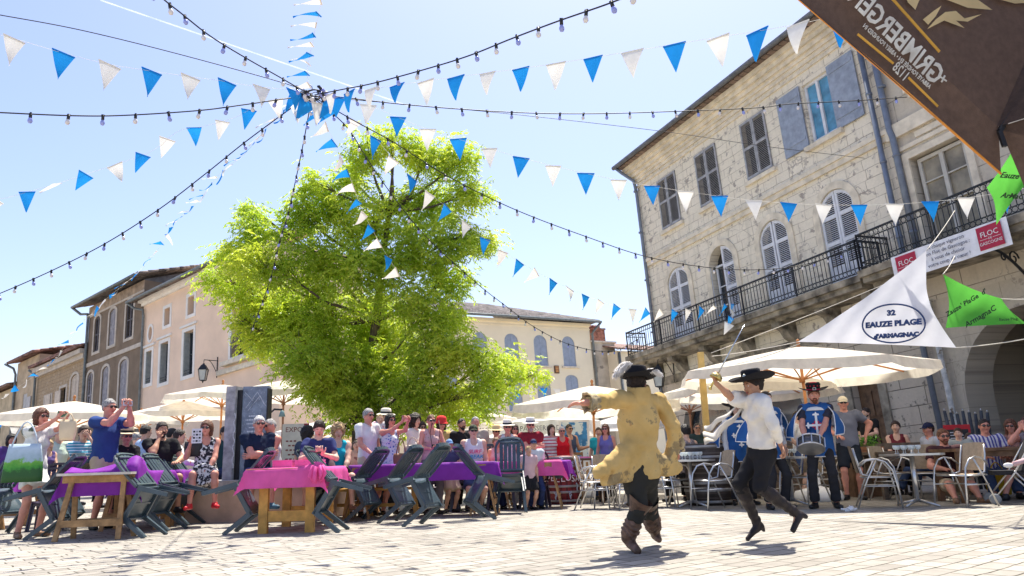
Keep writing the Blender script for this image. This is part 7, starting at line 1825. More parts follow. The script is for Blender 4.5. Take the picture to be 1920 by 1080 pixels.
for (az, z) in ((-.9, .74), (-.1, .76), (.55, .70), (.8, .30), (.35, .16), (-.5, .15), (.95, .5), (-1.0, .2)):
    mb = MB()
    for k in range(15):
        t_ = k/15; a = -math.pi/2+az+r.uniform(-.10, .10)*(1-t_); rr = .31+.026*math.sin(math.pi*z/.86)
        mb.ball((rr*math.cos(a), rr*math.sin(a), z+.06-.13*t_), (.012, .012, .012), 0, 5)
    mb.build('painted_grapes', gp, bo3)
# dark cladding barrel and box hedge of the terrace
dw = mat((.060, .045, .038), .7, .4, 4, .4, c2=(.10, .08, .07), sc2=4, kind='stripe', thr=.8)
barrel(G(1333, 12.7), .42, .98, 'large dark wooden vat between the two dancers', dw)
# painting on easel
o = thing('easel_painting', 'blue abstract painting on a stand beside the orange parasol pole', 'painting', G(1082, 16.5), .1)
mb = MB(); mb.b2(-.33, .33, -.02, .02, .75, 1.62); mb.b2(-.36, .36, -.03, -.021, .72, .78); mb.build('frame', M['white'], o)
mb = MB(); mb.b2(-.28, .28, -.028, -.0201, .82, 1.57); mb.build('canvas', mat((.05, .25, .55), .6, .3, 4, .2, c2=(.65, .75, .78), sc2=6, thr=.52), o)
mb = MB(); mb.beam((-.25, .03, 1.6), (-.3, .3, 0), .04, .03); mb.beam((.25, .03, 1.6), (.3, .3, 0), .04, .03); mb.beam((-.25, -.0, .72), (-.28, -.08, 0), .04, .03); mb.beam((.25, 0, .72), (.28, -.08, 0), .04, .03); mb.build('stand', M['wood'], o)
# terrace wall of planks behind the right tables and low pink table
o = thing('wooden_crate_table', 'low wooden crate table with pink leaflets right of the barrel', 'table', G(1092, 14.3), 0); mb = MB(); mb.b2(-.42, .42, -.3, .3, .76, .80); mb.build('tabletop', M['wood_d'], o)
for e in (-1, 1):
    for q_ in (-1, 1): mb = MB(); mb.b2(e*.36-.03, e*.36+.03, q_*.24-.03, q_*.24+.03, 0, .758); mb.build('leg', M['wood_d'], o)
o = thing('leaflets', 'pile of pink leaflets on the low crate table', 'leaflets', Vector(G(1092, 14.3, .802))); mb = MB(); mb.b2(-.12, .10, -.08, .08, 0, .03); mb.build('paper_pile', bp, o); o2 = MB(); o2.box((.18, .02, .012), (.14, .18, .02), 0, Matrix.Rotation(.4, 3, 'Z')); o2.build('paper_pile', bp, o)
o = thing('wooden_folding_chair', 'slatted yellow wooden chair behind the crate table', 'chair', G(1075, 15.3), R_(170)); 
mb = MB(); mb.b2(-.2, .2, -.2, .2, .43, .46); mb.build('seat', M['wood'], o); mb = MB()
for z in (.58, .68, .78, .86): mb.b2(-.19, .19, -.215, -.19, z, z+.06)
mb.build('backrest', M['wood'], o)
for s_ in (-1, 1):
    for y in (-1, 1): mb = MB(); mb.beam((s_*.2, y*.19, .93 if y < 0 else .44), (s_*.2, y*.2, 0), .03, .03); mb.build('leg', M['wood'], o)

# ---- aluminium bistro chairs and tables
wick = mat((.30, .22, .15), .8, .3, 20, .4, c2=(.52, .42, .30), sc2=24, kind='stripe', thr=.55)
def make_bistro():
    o = thing('bistro_chair', '', 'chair', (0, 0, 0), 0, 'aluminium bistro chairs with woven seats')
    for s_ in (-1, 1):
        mb = MB(); mb.tube([(s_*.27, .27, 0), (s_*.265, .24, .30), (s_*.26, .20, .52), (s_*.26, .12, .63), (s_*.255, 0, .67), (s_*.25, -.12, .65), (s_*.235, -.22, .57)], .0125, 8); mb.build('armrest', M['alu'], o)
        mb = MB(); mb.tube([(s_*.235, .02, .665), (s_*.235, -.13, .40), (s_*.255, -.30, 0)], .012, 8); mb.build('leg', M['alu'], o)
        mb = MB(); mb.tube([(s_*.21, -.02, .42), (s_*.205, -.19, .46), (s_*.20, -.25, .70), (s_*.185, -.275, .83)], .012, 8); mb.build('back_post', M['alu'], o)
    mb = MB(); mb.tube([(-.24, .20, .42), (.24, .20, .42), (.225, -.2, .42), (-.225, -.2, .42), (-.24, .20, .42)], .011, 6); mb.tube([(-.26, .24, .30), (-.25, -.19, .30)], .009, 6); mb.tube([(.26, .24, .30), (.25, -.19, .30)], .009, 6); mb.tube([(-.25, .02, .305), (.25, .02, .305)], .009, 6)
    mb.build('seat_frame', M['alu'], o)
    mb = MB(); K = 8; vs = [( -.225+.45*i/K, .195-.39*j/K, .437-.022*math.sin(math.pi*i/K)*math.sin(math.pi*j/K)) for j in range(K+1) for i in range(K+1)]
    n0 = len(vs); fs = [(j*9+i, j*9+i+1, (j+1)*9+i+1, (j+1)*9+i) for j in range(K) for i in range(K)]; vs += [(a, b_, c-.012) for a, b_, c in vs]; fs += [tuple(n0+x for x in f_[::-1]) for f_ in fs]; mb.add(vs, fs, 0, True); mb.build('seat', wick, o)
    mb = MB(); vs = []; 
    for t_ in (0, 1):
        for j in range(6):
            for i in range(K+1): z = .48+.37*j/5; x = -.19+.38*i/K; vs.append((x*(1-.06*j/5), -.215-.075*j/5-.03*math.cos(x*7)-.014*t_, z+.012*math.cos(x*8)*(j == 5)))
    n0 = len(vs)//2; fs = [(j*9+i, j*9+i+1, (j+1)*9+i+1, (j+1)*9+i) for j in range(5) for i in range(K)]; fs += [tuple(n0+x for x in f_[::-1]) for f_ in fs]; mb.add(vs, fs, 0, True); mb.build('backrest', wick, o); return o
bc = make_bistro(); first = [True]
def bistro(x, d_, yaw, label):
    o = bc if first[0] else copy_tree(bc); first[0] = False; p = G(x, d_); y_ = R_(yaw); o.location = p; o.rotation_euler = (0, 0, math.atan2(-math.cos(y_), math.sin(y_))-math.pi/2); o['label'] = label
for x, d_, yaw, lb in ((1650, 11.0, 70, 'bistro chair left of the round silver table at right'), (1812, 10.7, -72, 'bistro chair at right showing the side of its woven back'), (1752, 12.0, -20, 'bistro chair behind the right side of the silver table'), (1682, 12.4, 30, 'bistro chair behind the left side of the silver table'),
 (1512, 11.9, -60, 'bistro chair tucked behind the drummer'), (1342, 11.6, -75, 'bistro chair beside the legs of the woman swordfighter'), (1262, 12.4, 40, 'bistro chair under the middle silver table, left'), (1285, 13.1, 170, 'bistro chair under the woman with her back turned'),
 (1232, 12.5, 60, 'bistro chair right behind the ochre coat'), (1160, 12.3, -50, 'bistro chair seen under the hem of the coat, left one'), (1188, 12.9, 100, 'bistro chair seen under the hem of the coat, right one'), (1117, 12.5, 75, 'leftmost bistro chair next to the painted barrel'), (1145, 13.6, 20, 'bistro chair behind the leftmost one'),
 (1568, 14.0, 40, 'bistro chair behind the man in the flat cap'), (1862, 13.0, 160, 'bistro chair in front of the checked shirt'), (1215, 13.8, -30, 'farthest bistro chair behind the coat'), (1400, 14.2, 10, 'bistro chair behind the musketeer with white sleeves')):
    bistro(x, d_, yaw, lb)
def silver_table(x, d_, label, w_=.72, h=.73, rz=0.1):
    o = thing('silver_table', label, 'table', G(x, d_), rz, 'silver café tables'); mb = MB(); K = 24
    pts = [(w_/2*math.copysign(abs(math.cos(a))**.45, math.cos(a)), w_/2*math.copysign(abs(math.sin(a))**.45, math.sin(a))) for a in [2*math.pi*i/K for i in range(K)]]
    vs = [(x_, y_, z) for z in (h-.028, h) for x_, y_ in pts]; mb.add(vs, [(i, (i+1) % K, K+(i+1) % K, K+i) for i in range(K)]+[tuple(range(K))[::-1], tuple(range(K, 2*K))]); mb.build('tabletop', M['alu'], o)
    mb = MB(); mb.tube([(0, 0, .06), (0, 0, h-.03)], .034, 12); mb.build('pole', M['alu'], o)
    for k in range(4): a = k*math.pi/2+.5; mb = MB(); mb.tube([(0, 0, .09), (.18*math.cos(a), .18*math.sin(a), .05), (.31*math.cos(a), .31*math.sin(a), .015)], [.025, .018, .015], 6); mb.build('foot', M['alu'], o)
    return o
tbl = [(1722, 10.95, 'silver café table with a tray of glasses at the right'), (1299, 12.3, 'silver café table between the two dancers'), (1487, 11.9, 'silver café table behind the snare drum'), (1195, 13.4, 'silver café table hidden mostly by the long coat')]
for t_ in tbl: silver_table(*t_)
gm_ = M['clear']
def glasses_(x, d_, n, label, dx=0, w_=.3):
    gl2 = MB(); p = G(x, d_, .732)
    for k in range(n):
        o = thing('wine_glass', label, 'glass', (p.x+dx-w_/2+w_*k/max(1, n-1), p.y+.05*(k % 2)-.02, .734), 0, label); mb = MB(); mb.lathe([(.0, 0), (.032, .002), (.004, .010), (.004, .05), (.028, .062), (.038, .085), (.036, .115), (.033, .115), (.034, .087), (.0, .066)], 10); mb.build('bowl', gm_, o)
glasses_(1700, 10.95, 7, 'empty glass on the silver table at the right', .0, .32); glasses_(1299, 12.3, 6, 'empty glass on the silver table between the dancers', -.02, .30); glasses_(1478, 11.9, 7, 'empty glass on the table behind the snare drum', -.08, .34)

# ---- wooden tables, bench, planter, terrace screens on the right
def wood_table(x, d_, w_, L, rz, label, h=.78, m=None):
    m = m or mat((.20, .11, .06), .5, .3, 5, .2); o = thing('wooden_table', label, 'table', G(x, d_), rz, 'wooden terrace tables'); mb = MB(); n_ = 5
    for k in range(n_): mb.b2(-L/2, L/2, -w_/2+w_*k/n_, -w_/2+w_*(k+1)/n_-.006, h-.045, h)
    mb.build('tabletop', m, o); mb = MB(); mb.b2(-L/2+.08, L/2-.08, -w_/2+.05, -w_/2+.08, h-.13, h-.047); mb.b2(-L/2+.08, L/2-.08, w_/2-.08, w_/2-.05, h-.13, h-.047); mb.build('apron', m, o)
    for e in (-1, 1):
        for q_ in (-1, 1): mb = MB(); mb.b2(e*(L/2-.07)-.04, e*(L/2-.07)+.04, q_*(w_/2-.07)-.04, q_*(w_/2-.07)+.04, 0, h-.047); mb.build('leg', m, o)
    return o
wood_table(1872, 11.6, .75, 1.5, .03, 'brown wooden table at the right edge in front of the checked shirt'); wood_table(1745, 12.9, .7, 1.9, .02, 'dark wooden table in front of the bearded man and the boy', .76, M['wood_gray'])
o = thing('bench_with_back', 'dark wooden bench whose back shows behind the wine glasses', 'bench', G(1700, 13.9), .02, None); mb = MB()
for z in (.50, .66, .80): mb.b2(-.95, .95, .0, .03, z, z+.11)
mb.build('backrest', M['wood_gray'], o); mb = MB(); mb.b2(-.95, .95, .032, .45, .42, .46); mb.build('seat', M['wood_gray'], o)
for s_ in (-.85, 0, .85): mb = MB(); mb.b2(s_-.03, s_+.03, -.02, -.001, 0, .90); mb.b2(s_-.03, s_+.03, .36, .42, 0, .418); mb.build('leg', M['wood_gray'], o)
o = thing('planter', 'wooden planter box with bright green plants below the wooden door', 'planter', G(1627, 13.6), .0); mb = MB(); mb.b2(-.30, .30, -.15, .15, .62, .84); mb.b2(-.32, .32, -.16, -.151, .80, .85); mb.build('box', mat((.42, .18, .08), .7, .2), o); mb = MB(); mb.b2(-.26, .26, -.12, .12, 0, .618); mb.build('stand', M['wood_d'], o)
mb = MB(); r = random.Random(11)
for k in range(420):
    p = Vector((r.uniform(-.28, .28), r.uniform(-.13, .13), .84)); d2 = Vector((r.gauss(0, .5), r.gauss(0, .5), 1)).normalized(); q1 = p+d2*r.uniform(.04, .24); s_ = Vector((r.gauss(0, 1), r.gauss(0, 1), r.gauss(0, .4))).normalized()
    l = s_*r.uniform(.03, .06); w2_ = l.cross(d2).normalized()*.014; mb.add([q1, q1+l*.5+w2_, q1+l, q1+l*.5-w2_], [(0, 1, 2, 3)])
for k in range(16): p = Vector((r.uniform(-.26, .26), r.uniform(-.12, .12), .82)); mb.tube([p, p+Vector((r.gauss(0, .04), r.gauss(0, .04), .2))], .003, 4)
mb.build('foliage', mat((.12, .34, .04), .5, .4, 10, 0, trans=.4), o)
def screen(x, d_, L, h, label, rz=.02, m=None):
    o = thing('wooden_screen', label, 'screen', G(x, d_), rz, 'dark plank screens of the café terrace'); mb = MB(); z = .05
    while z < h-.1: mb.b2(-L/2, L/2, -.012, .012, z, z+.115); z += .125
    mb.build('planks', m or M['wood_gray'], o)
    for s_ in (-L/2+.03, 0, L/2-.03): mb = MB(); mb.b2(s_-.03, s_+.03, .013, .06, 0, h); mb.build('post', m or M['wood_gray'], o)
screen(1425, 13.9, 1.6, .95, 'plank screen behind the musketeers'); screen(1570, 14.6, 1.5, .9, 'plank screen behind the drummer')
# menu board, folded black parasols, yellow bag, stroller, white post
o = thing('menu_board', 'red framed menu board beside the stack of dark slats', 'menu board', G(1812, 13.4), -.1); zz = at(1812, 795, 13.4).z
mb = MB(); mb.b2(-.22, .22, -.02, .0, zz-.32, zz+.0); mb.build('frame', mat((.60, .02, .03), .5), o); mb = MB(); mb.b2(-.18, .18, -.024, -.0201, zz-.29, zz-.08); mb.build('board', mat((.04, .035, .035), .6), o); mb = MB(); mb.b2(-.02, .02, .002, .04, 0, zz-.1); mb.b2(-.2, .2, -.15, .2, 0, .03); mb.build('stand', M['iron'], o)
mb = MB(); 
for k in range(3): mb.b2(-.13, .05+.04*k, -.0255, -.0241, zz-.14-.05*k, zz-.125-.05*k)
mb.build('lettering_lines', M['white'], o)
for k in range(8):
    x = 1803+k*9.5; o = thing('folded_parasol', 'black folded parasol standing upright behind the man in the checked shirt', 'parasol', G(x, 13.9+.08*(k % 2)), 0, 'black folded parasols behind the man in the checked shirt'); zz = at(x, 768+(k % 3)*3, 13.9).z
    mb = MB(); ln = -.09+.02*k; mb.tube([(0, 0, .05), (ln*.4, 0, zz*.6), (ln, 0, zz)], [.03, .04, .028], 7); mb.build('folded_canopy', mat((.06, .065, .075), .7, .3, 6, .3), o); mb = MB(); mb.tube([(ln, 0, zz), (ln*1.03, 0, zz+.04)], .012, 6); mb.build('pole_tip', M['alu'], o)
bag(1872, 905, 12.1, .36, .36, 'mustard yellow bag on the ground under the wooden table at right', cloth((.62, .40, .03)), .2, .15, 0, name='shoulder_bag')
o = thing('pushchair', 'dark pushchair with small grey wheels at the right edge', 'pushchair', G(1905, 10.9), R_(-20))
for (x, y) in ((-.28, -.2), (-.28, .2), (.3, -.22), (.3, .22)):
    mb = MB(); mb.lathe([(.0, -.02), (.05, -.02), (.075, -.015), (.075, .015), (.05, .02), (0, .02)], 14, (x, y, .075), M=Matrix.Rotation(R_(90), 3, 'X')); mb.build('wheel', mat((.25, .26, .27), .5), o)
for y in (-.2, .2): mb = MB(); mb.tube([(-.28, y, .09), (.0, y, .42), (.35, y, .98), (.5, y, 1.0)], .013, 6); mb.tube([(.3, y, .09), (.0, y, .45)], .013, 6); mb.build('frame', M['alu'], o)
mb = MB(); mb.b2(-.25, .12, -.18, .18, .40, .46); mb.box((.2, 0, .66), (.05, .36, .5), 0, Matrix.Rotation(R_(22), 3, 'Y')); mb.build('seat', cloth((.03, .03, .035)), o)
f = Sdf(.02); c0 = V3(*at(1905, 866, 10.8)); 
o = MB(); p_ = at(1893, 871, 10.75); o.tube([p_+Vector((.22, 0, .05)), p_+Vector((.05, 0, 0))], .035, 8); o = o.build('child_trousers_leg', cloth((.6, .4, .42)), None, 'leg of a small child in pale pink sticking out of the pushchair', 'person'); o.name = 'person'
mb = MB(); mb.ball(p_+Vector((-.02, 0, -.01)), (.075, .03, .035), 0, 10); q = mb.build('shoe', M['white'], o)
o = thing('wooden_post', 'square yellow wooden post holding the sail ropes', 'post', G(1336, 13.5)); zz = at(1330, 652, 13.5).z
mb = MB(); mb.b2(-.05, .05, -.05, .05, 0, zz); mb.build('post_body', mat((.62, .42, .14), .7, .15, 6, .2), o)
pa = MB(); r = random.Random(2)
for k in range(26): pa.tube([Vector((r.gauss(0, .03), r.gauss(0, .02), .03+r.gauss(0, .015))), Vector((r.gauss(0, .04), r.gauss(0, .03), .04+r.gauss(0, .02)))], .014, 5)
pa.build('crumpled_paper', M['white'], None, 'crumpled white paper lying on the paving near the drummer', 'litter', loc=GP(1597, 959))
# ================================================================ sails, banner and the brown parasol
def patch(name, corners, m, label, cat, K=14, sagv=.12, curve=(), th=.004, group=None, seed=0):
    """membrane stretched between 3 or 4 corners with scalloped edges"""
    P = [Vector(c) for c in corners]; org = sum(P, Vector())/len(P); r = np.random.RandomState(seed); nn = (P[1]-P[0]).cross(P[2]-P[0]).normalized()
    vs = []; idx = {}
    if len(P) == 3:
        A, B, C = P
        for i in range(K+1):
            for j in range(K+1-i):
                u = i/K; v = j/K; w_ = 1-u-v; p = A*w_+B*u+C*v; cen = (A+B+C)/3
                e = [(4*w_*u, 0), (4*u*v, 1), (4*v*w_, 2)]; s_ = 0
                mn = [v, w_, u]; pull = sum(curve[k]*e_[0]*max(0, 1-mn[k]*3)**1.5 for k, e_ in enumerate(e)) if curve else 0
                q_ = p+(cen-p)*min(.6, pull)+nn*sagv*27*u*v*w_*.5; q_ += nn*.006*math.sin(u*40+v*17+seed)*min(1, 9*(u*v+v*w_+u*w_))
                idx[i, j] = len(vs); vs.append(q_)
        fs = []
        for i in range(K):
            for j in range(K-i):
                fs.append((idx[i, j], idx[i+1, j], idx[i, j+1]))
                if j < K-i-1: fs.append((idx[i+1, j], idx[i+1, j+1], idx[i, j+1]))
    else:
        A, B, C, D_ = P
        for i in range(K+1):
            for j in range(K+1):
                u, v = i/K, j/K; p = (A*(1-u)+B*u)*(1-v)+(D_*(1-u)+C*u)*v; cen = org; pull = 0
                if curve: pull = curve[0]*4*u*(1-u)*(1-v)**3+curve[1]*4*v*(1-v)*u**3+curve[2]*4*u*(1-u)*v**3+curve[3]*4*v*(1-v)*(1-u)**3
                q_ = p+(cen-p)*min(.6, pull)+nn*sagv*16*u*(1-u)*v*(1-v)+nn*.02*math.sin(u*13+v*9+seed)*min(1, 8*u*(1-u)*v*(1-v)+.1); idx[i, j] = len(vs); vs.append(q_)
        fs = [(idx[i, j], idx[i+1, j], idx[i+1, j+1], idx[i, j+1]) for i in range(K) for j in range(K)]
    mb = MB(); mb.add([v-org for v in vs], fs, 0, True); o = mb.build(name, m, None, label, cat, group, loc=org); return o, org, nn
def frame_from(P0, ex, up): return basis(P0, ex, up)
def pxtext(s_, size, m, parent, org, x0, y0, x1, y1, d, lift, name='lettering', **k):
    """text line between two points of a surface at distance d"""
    a = at(x0, y0, d) if not isinstance(d, tuple) else at(x0, y0, d[0]); b_ = at(x1, y1, d) if not isinstance(d, tuple) else at(x1, y1, d[1])
    return text(s_, size, m, parent, basis((a+b_)/2-org+lift, b_-a, k.pop('up', (0, 0, 1))), name, **k)
sail_w = cloth((.86, .87, .92), trans=.45, sc=2, var=.05); sail_g = cloth((.12, .48, .07), trans=.4, sc=3)
D = 9.6
cs = [at(1496, 641, D+.9), at(1793, 652, D-.5), at(1737, 470, D-.1)]
o, org, nn = patch('shade_sail', cs, sail_w, 'white triangular sail printed EAUZE PLAGE in a blue ring', 'shade sail', 18, .04, (.02, .22, .10), seed=2)
if nn.dot(Vector(CAMP)-org) < 0: nn = -nn
ib = mat((.03, .06, .17), .8)
ex = (at(1740, 630, D-.3)-at(1620, 637, D+.3)).normalized(); upv = nn.cross(ex); upv = upv if upv.z > 0 else -upv
def onsail(x, y, lift=.03):
    r_ = Vector(ray(x, y)); c = Vector(CAMP); t = (org-c).dot(nn)/r_.dot(nn); return c+r_*t-org+nn*lift
off_ = .055
mb = MB(); pts = []
for i in range(49):
    a = 2*math.pi*i/48; pts.append(onsail(1679+58.5*math.cos(a)*(1+.02*math.sin(a*3)), 607.5+36*math.sin(a)-(x_ := 0)-.05*58*math.cos(a)*.4, off_))
mb.tube(pts, .010, 6); mb.build('printed_ring', ib, o)
for s_, x, y, sz, sx_ in (('32', 1674, 588, .090, 1.15), ('EAUZE PLAGE', 1677, 608, .092, 1.2), ("d'ARMAGNAC", 1683, 630, .072, 1.20)):
    text(s_, sz, ib, o, basis(onsail(x, y, off_), ex, upv), sx=sx_, bold=.006)
# ropes of the sail
def rope(a, b_, label, sag=.02, r_=.006, group='ropes holding the sails'):
    mb = MB(); P = [a.lerp(b_, t/12)+Vector((0, 0, -sag*4*(t/12)*(1-t/12))) for t in range(13)]; mb.tube([p-a for p in P], r_, 5); return mb.build('rope', cloth((.66, .62, .54)), None, label, 'rope', group, loc=a)
rope(at(1496, 641, D+.9), at(1335, 668, 13.5), 'rope from the left tip of the white sail to the wooden post'); rope(at(1333, 662, 13.5), at(1690, 520, 15), 'long rope rising from the wooden post across the balcony'); rope(at(1335, 690, 13.4), at(1500, 644, D+.9), 'lower rope running between the post and the sail', .05)
rope(at(1793, 652, D-.5), at(1960, 628, 9), 'rope from the right tip of the white sail to the right edge'); rope(at(1737, 470, D-.1), at(1790, 395, 12.5), 'rope from the top of the white sail up to the balcony')
# green sail
G_ = [at(1768, 514, 9.3), at(1878, 560, 8.9), at(1925, 607, 8.7), at(1773, 615, 9.2)]
o, org, nn = patch('shade_sail', G_, sail_g, 'green sail hanging below the balcony with black handwriting', 'shade sail', 14, .10, (.14, .10, .03, .14), seed=4)
if nn.dot(Vector(CAMP)-org) < 0: nn = -nn
ex = (at(1838, 560, 9)-at(1792, 588, 9.15)).normalized(); upv = nn.cross(ex); upv = upv if upv.z > 0 else -upv; off_ = .10; gi = mat((.02, .05, .02), .8)
for s_, x, y, sz, sh_ in (("Zauze' PlaGe  d'", 1811, 573, .075, .3), ('ArmagnaC', 1838, 598, .085, .3)): text(s_, sz, gi, o, basis(onsail(x, y, off_), ex, upv), shear=sh_, bold=.002)
text('Eauze Plage', .05, gi, o, basis(onsail(1892, 601, .06), (at(1910, 601, 9)-at(1870, 603, 9)), upv), shear=.3)
rope(at(1768, 514, 9.3), at(1790, 480, 12), 'rope at the top corner of the lower green sail'); rope(at(1878, 560, 8.9), at(1960, 556, 9), 'rope from the lower green sail to the right edge')
G_ = [at(1848, 352, 7.4), at(1890, 300, 7.2), at(1960, 310, 7.0), at(1960, 372, 7.0), ]
o, org, nn = patch('shade_sail', [at(1850, 352, 7.4), at(1895, 288, 7.2), at(1965, 300, 7.0), at(1868, 422, 7.5)], sail_g, 'green sail printed Eauze tucked under the brown parasol', 'shade sail', 14, .08, (.05, .02, .16, .16), seed=6)
if nn.dot(Vector(CAMP)-org) < 0: nn = -nn
ex = (at(1915, 325, 7)-at(1880, 322, 7)).normalized(); upv = nn.cross(ex); upv = upv if upv.z > 0 else -upv
for s_, x, y, sz in (('Eauze', 1897, 328, .075), ('ArMaC', 1902, 366, .07)): text(s_, sz, gi, o, basis(onsail(x, y, .07), ex, upv), shear=.3, bold=.002)
# FLOC banner on the balcony
def ban(x, y): u, v = F1.px(x, y, -1.24); return u, v
a = ban(1669, 480); b_ = ban(1671, 528); c = ban(1900, 462); d_ = ban(1893, 407)
u0 = 1.62; v1 = (a[1]+d_[1])/2; v0 = (b_[1]+c[1])/2; u1 = c[0]
bn = empty('banner', label='white banner reading FLOC DE GASCOGNE hung on the balcony rail', cat='banner', mat=F1.M @ Matrix.Translation((0, -1.24, 0)))
u0 = a[0]; mb = MB(); K = 24; vs = []
for i in range(K+1):
    for z in (v0, v1): vs.append((u0+(u1-u0)*i/K, .010*math.sin(i*.9), z))
nb = len(vs); vs += [(x, y+.006, z) for x, y, z in vs]; fs = [(2*i, 2*i+2, 2*i+3, 2*i+1) for i in range(K)]+[(nb+2*i+1, nb+2*i+3, nb+2*i+2, nb+2*i) for i in range(K)]+[(2*i, nb+2*i, nb+2*i+2, 2*i+2) for i in range(K)]+[(2*i+1, 2*i+3, nb+2*i+3, nb+2*i+1) for i in range(K)]
mb.add(vs, fs); mb.build('banner_sheet', cloth((.80, .80, .84)), bn)
H_ = v1-v0; W_ = u1-u0; rdp = mat((.42, .02, .06), .6, .06)
def T_(s_, x, z, size, m, y=-.030, **k): text(s_, size, m, bn, Matrix.Translation((x, y, z)) @ Matrix.Rotation(R_(90), 4, 'X'), **k)
for ux in (u0+.045*W_, u1-.235*W_):
    mb = MB(); mb.b2(ux, ux+.19*W_, -.022, -.014, v0+.10*H_, v1-.08*H_); mb.build('red_square', rdp, bn); cx = ux+.095*W_
    T_('FLOC', cx, v0+.62*H_, H_*.27, M['white']); T_('DE', cx, v0+.45*H_, H_*.11, M['white']); T_('GASCOGNE', cx, v0+.30*H_, H_*.155, M['white']); mb = MB(); mb.b2(ux+.015*W_, cx-.02*W_, -.027, -.023, v0+.45*H_, v0+.462*H_); mb.b2(cx+.02*W_, ux+.175*W_, -.027, -.023, v0+.45*H_, v0+.462*H_); mb.build('rule', M['white'], bn)
tx_ = mat((.10, .10, .13), .7)
for k, s_ in enumerate(('A chaque vigneron', 'son Floc de Gascogne :', 'à vous de choisir', 'votre coup de cœur !')): T_(s_, u0+.51*W_, v0+(.83-.22*k)*H_, H_*.20, tx_, sx=1.0)

# brown parasol close to the camera, top right; seen from below
# local frame of the canopy plane facing the viewer: corner tip near (1878,330), hem edge runs up-left to (1497,0)
DP = 2.9
tip = at(1877, 326, DP); hem = at(1490, -8, DP-.15); far_ = at(2000, -260, DP+.9); rt_ = at(2010, 120, DP-.1)
apex = at(2120, -330, DP+.55)
bp_ = empty('brown_parasol', Vector((apex.x, apex.y, 0)), 0, 'large dark brown advertising parasol with mirrored lettering reaching in at the top right', 'parasol'); O = bp_.location
brn = mat((.085, .055, .043), .9, .12, 40, .3, trans=.2)
fold = at(1878, 240, DP+.02)
mb = MB()
def grid(mb, A, B, C, D_, K=12, sag=.0, n_=None, mi=0):
    n_ = n_ or (B-A).cross(D_-A).normalized(); vs = []
    for i in range(K+1):
        for j in range(K+1):
            u, v = i/K, j/K; vs.append((A*(1-u)+B*u)*(1-v)+(D_*(1-u)+C*u)*v+n_*sag*16*u*(1-u)*v*(1-v)-O)
    mb.add(vs, [(i*(K+1)+j, (i+1)*(K+1)+j, (i+1)*(K+1)+j+1, i*(K+1)+j+1) for i in range(K) for j in range(K)], mi, True)
hem2 = at(1250, -215, DP-.25); val_t = at(1872, 238, DP+.0); val_h = at(1560, -60, DP-.13); val_h2 = at(1300, -300, DP-.2)
grid(mb, val_t, val_h2, apex+Vector((-.9, 0, .2)), apex, 14, .0); mb.build('canopy', brn, bp_)
mb = MB(); grid(mb, tip, hem2, val_h2, val_t, 14, .012); mb.build('valance', brn, bp_)
mb = MB(); t2 = at(1925, 352, DP-.08); grid(mb, val_t+Vector((-.012, .003, 0)), at(2250, 120, DP-.5), apex+Vector((.9, -.4, 0)), apex+Vector((-.02, .003, 0)), 10, 0); mb.build('canopy', brn, bp_)
mb = MB(); grid(mb, val_t+Vector((.004, 0, 0)), at(2250, 120, DP-.5), at(2260, 330, DP-.5), at(1922, 354, DP-.03), 10, .02); mb.build('valance', brn, bp_)
mb = MB(); mb.tube([tip-O, at(1700, 172, DP-.07)-O, hem-O, hem2-O], .0045, 5); mb.build('orange_hem', mat((.75, .30, .05), .7), bp_)
mb = MB(); mb.beam(at(1874, 246, DP-.015)-O, at(1930, 160, DP+.03)-O, .016, .018); mb.beam(at(1930, 160, DP+.03)-O, apex-Vector((0, 0, .1))-O, .016, .018); mb.build('rib', M['black'], bp_)
mb = MB(); mb.beam(at(1874, 246, DP-.02)-O, at(1884, 275, DP-.04)-O, .016, .012); mb.build('rib_end', M['black'], bp_)
mb = MB(); mb.tube([(0, 0, 0), (0, 0, apex.z)], .03, 12); mb.build('pole', M['black'], bp_); mb = MB(); mb.lathe([(0, 0), (.35, 0), (.35, .1), (.06, .14), (0, .14)], 20); mb.build('base', M['black'], bp_)
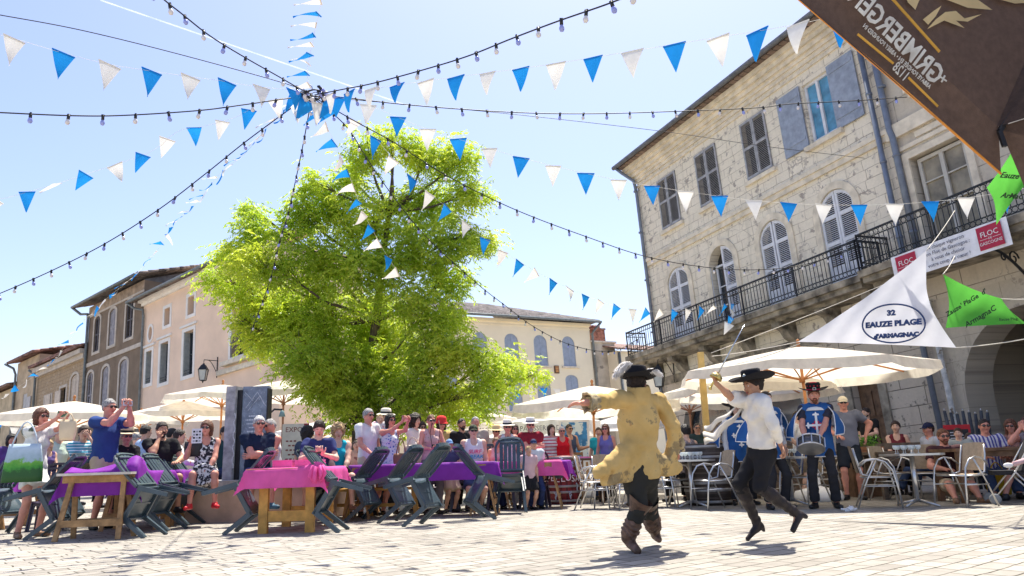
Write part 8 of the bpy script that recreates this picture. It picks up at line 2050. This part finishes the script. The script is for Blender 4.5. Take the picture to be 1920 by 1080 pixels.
# mirrored print
vn = (hem2-tip).cross(val_t-tip).normalized()
if vn.dot(Vector(CAMP)-tip) < 0: vn = -vn
cen = (tip+hem2+val_h2+val_t)/4
def onval(x, y, lift=.012):
    r_ = Vector(ray(x, y)); c = Vector(CAMP); t = (cen-c).dot(vn)/r_.dot(vn); return c+r_*t+vn*lift-O
def mirror_text(s_, x0, y0, x1, y1, size, m, up_px, sx=None, lift=.016, bold=0):
    """mirrored line: reads from (x0,y0) [first letter] to (x1,y1) in the photograph, letters upside as seen from beneath"""
    a = onval(x0, y0, lift); b_ = onval(x1, y1, lift); x = (b_-a).normalized(); up = onval(x0+up_px[0], y0+up_px[1], lift)-a; up = (up-x*up.dot(x)).normalized(); z = x.cross(up)
    q = text(s_, size, m, bp_, Matrix.Identity(4), bold=bold); w_ = max(v.co.x for v in q.data.vertices)-min(v.co.x for v in q.data.vertices); L_ = (b_-a).length
    m3 = Matrix((x*(L_/w_), up, z)).transposed().to_4x4(); m3.translation = (a+b_)/2; q.matrix_basis = m3; return q
cream_ = mat((.72, .66, .50), .8); gold = mat((.85, .52, .09), .7, trans=.4); pale = mat((.85, .66, .34), .8, trans=.4)
wm_ = mat((.92, .90, .85), .8, trans=.5)
mirror_text('GRIMBERGEN', 1755, 150, 1592, -12, .108, wm_, (35, -30), bold=.002)
mirror_text('+', 1764, 143, 1758, 155, .07, wm_, (20, -15))
mirror_text('ABBAYE FONDÉE EN • ABBEY FOUNDED IN', 1738, 166, 1614, 50, .024, wm_, (20, -18))
mirror_text('1128', 1694, 148, 1673, 126, .058, wm_, (22, -18))
for a, b_, w_ in (((1660, -10), (1757, 99), .010), ((1604, 66), (1671, 121), .008), ((1699, 147), (1754, 201), .008)):
    mb = MB(); mb.beam(onval(*a, .012), onval(*b_, .012), w_, .003, up=vn); mb.build('printed_line', gold, bp_)
# flame shaped wings printed on the canopy
cn = (val_h2-val_t).cross(apex-val_t).normalized()
if cn.dot(Vector(CAMP)-val_t) < 0: cn = -cn
def oncan(x, y, lift=.006):
    r_ = Vector(ray(x, y)); c = Vector(CAMP); t = (val_t-c).dot(cn)/r_.dot(cn); return c+r_*t+cn*lift-O
for poly in ([(1728, 38), (1748, 22), (1763, 12), (1752, 32), (1738, 48)], [(1736, 56), (1752, 38), (1770, 24), (1790, 22), (1806, 36), (1838, 28), (1812, 42), (1790, 40), (1806, 54), (1784, 46), (1768, 40), (1752, 48)],
 [(1690, -20), (1712, -22), (1722, 0), (1714, 20), (1700, 6)], [(1740, -20), (1800, -25), (1830, 0), (1858, 20), (1812, 16), (1770, 0)], [(1850, -20), (1880, -25), (1930, -20), (1940, 6), (1900, 8), (1870, 0)]):
    P = [oncan(x, y) for x, y in poly]; tri = tessellate_polygon([P]); mb = MB(); mb.add(P, [tuple(t) for t in tri]); mb.build('printed_flame', pale, bp_)
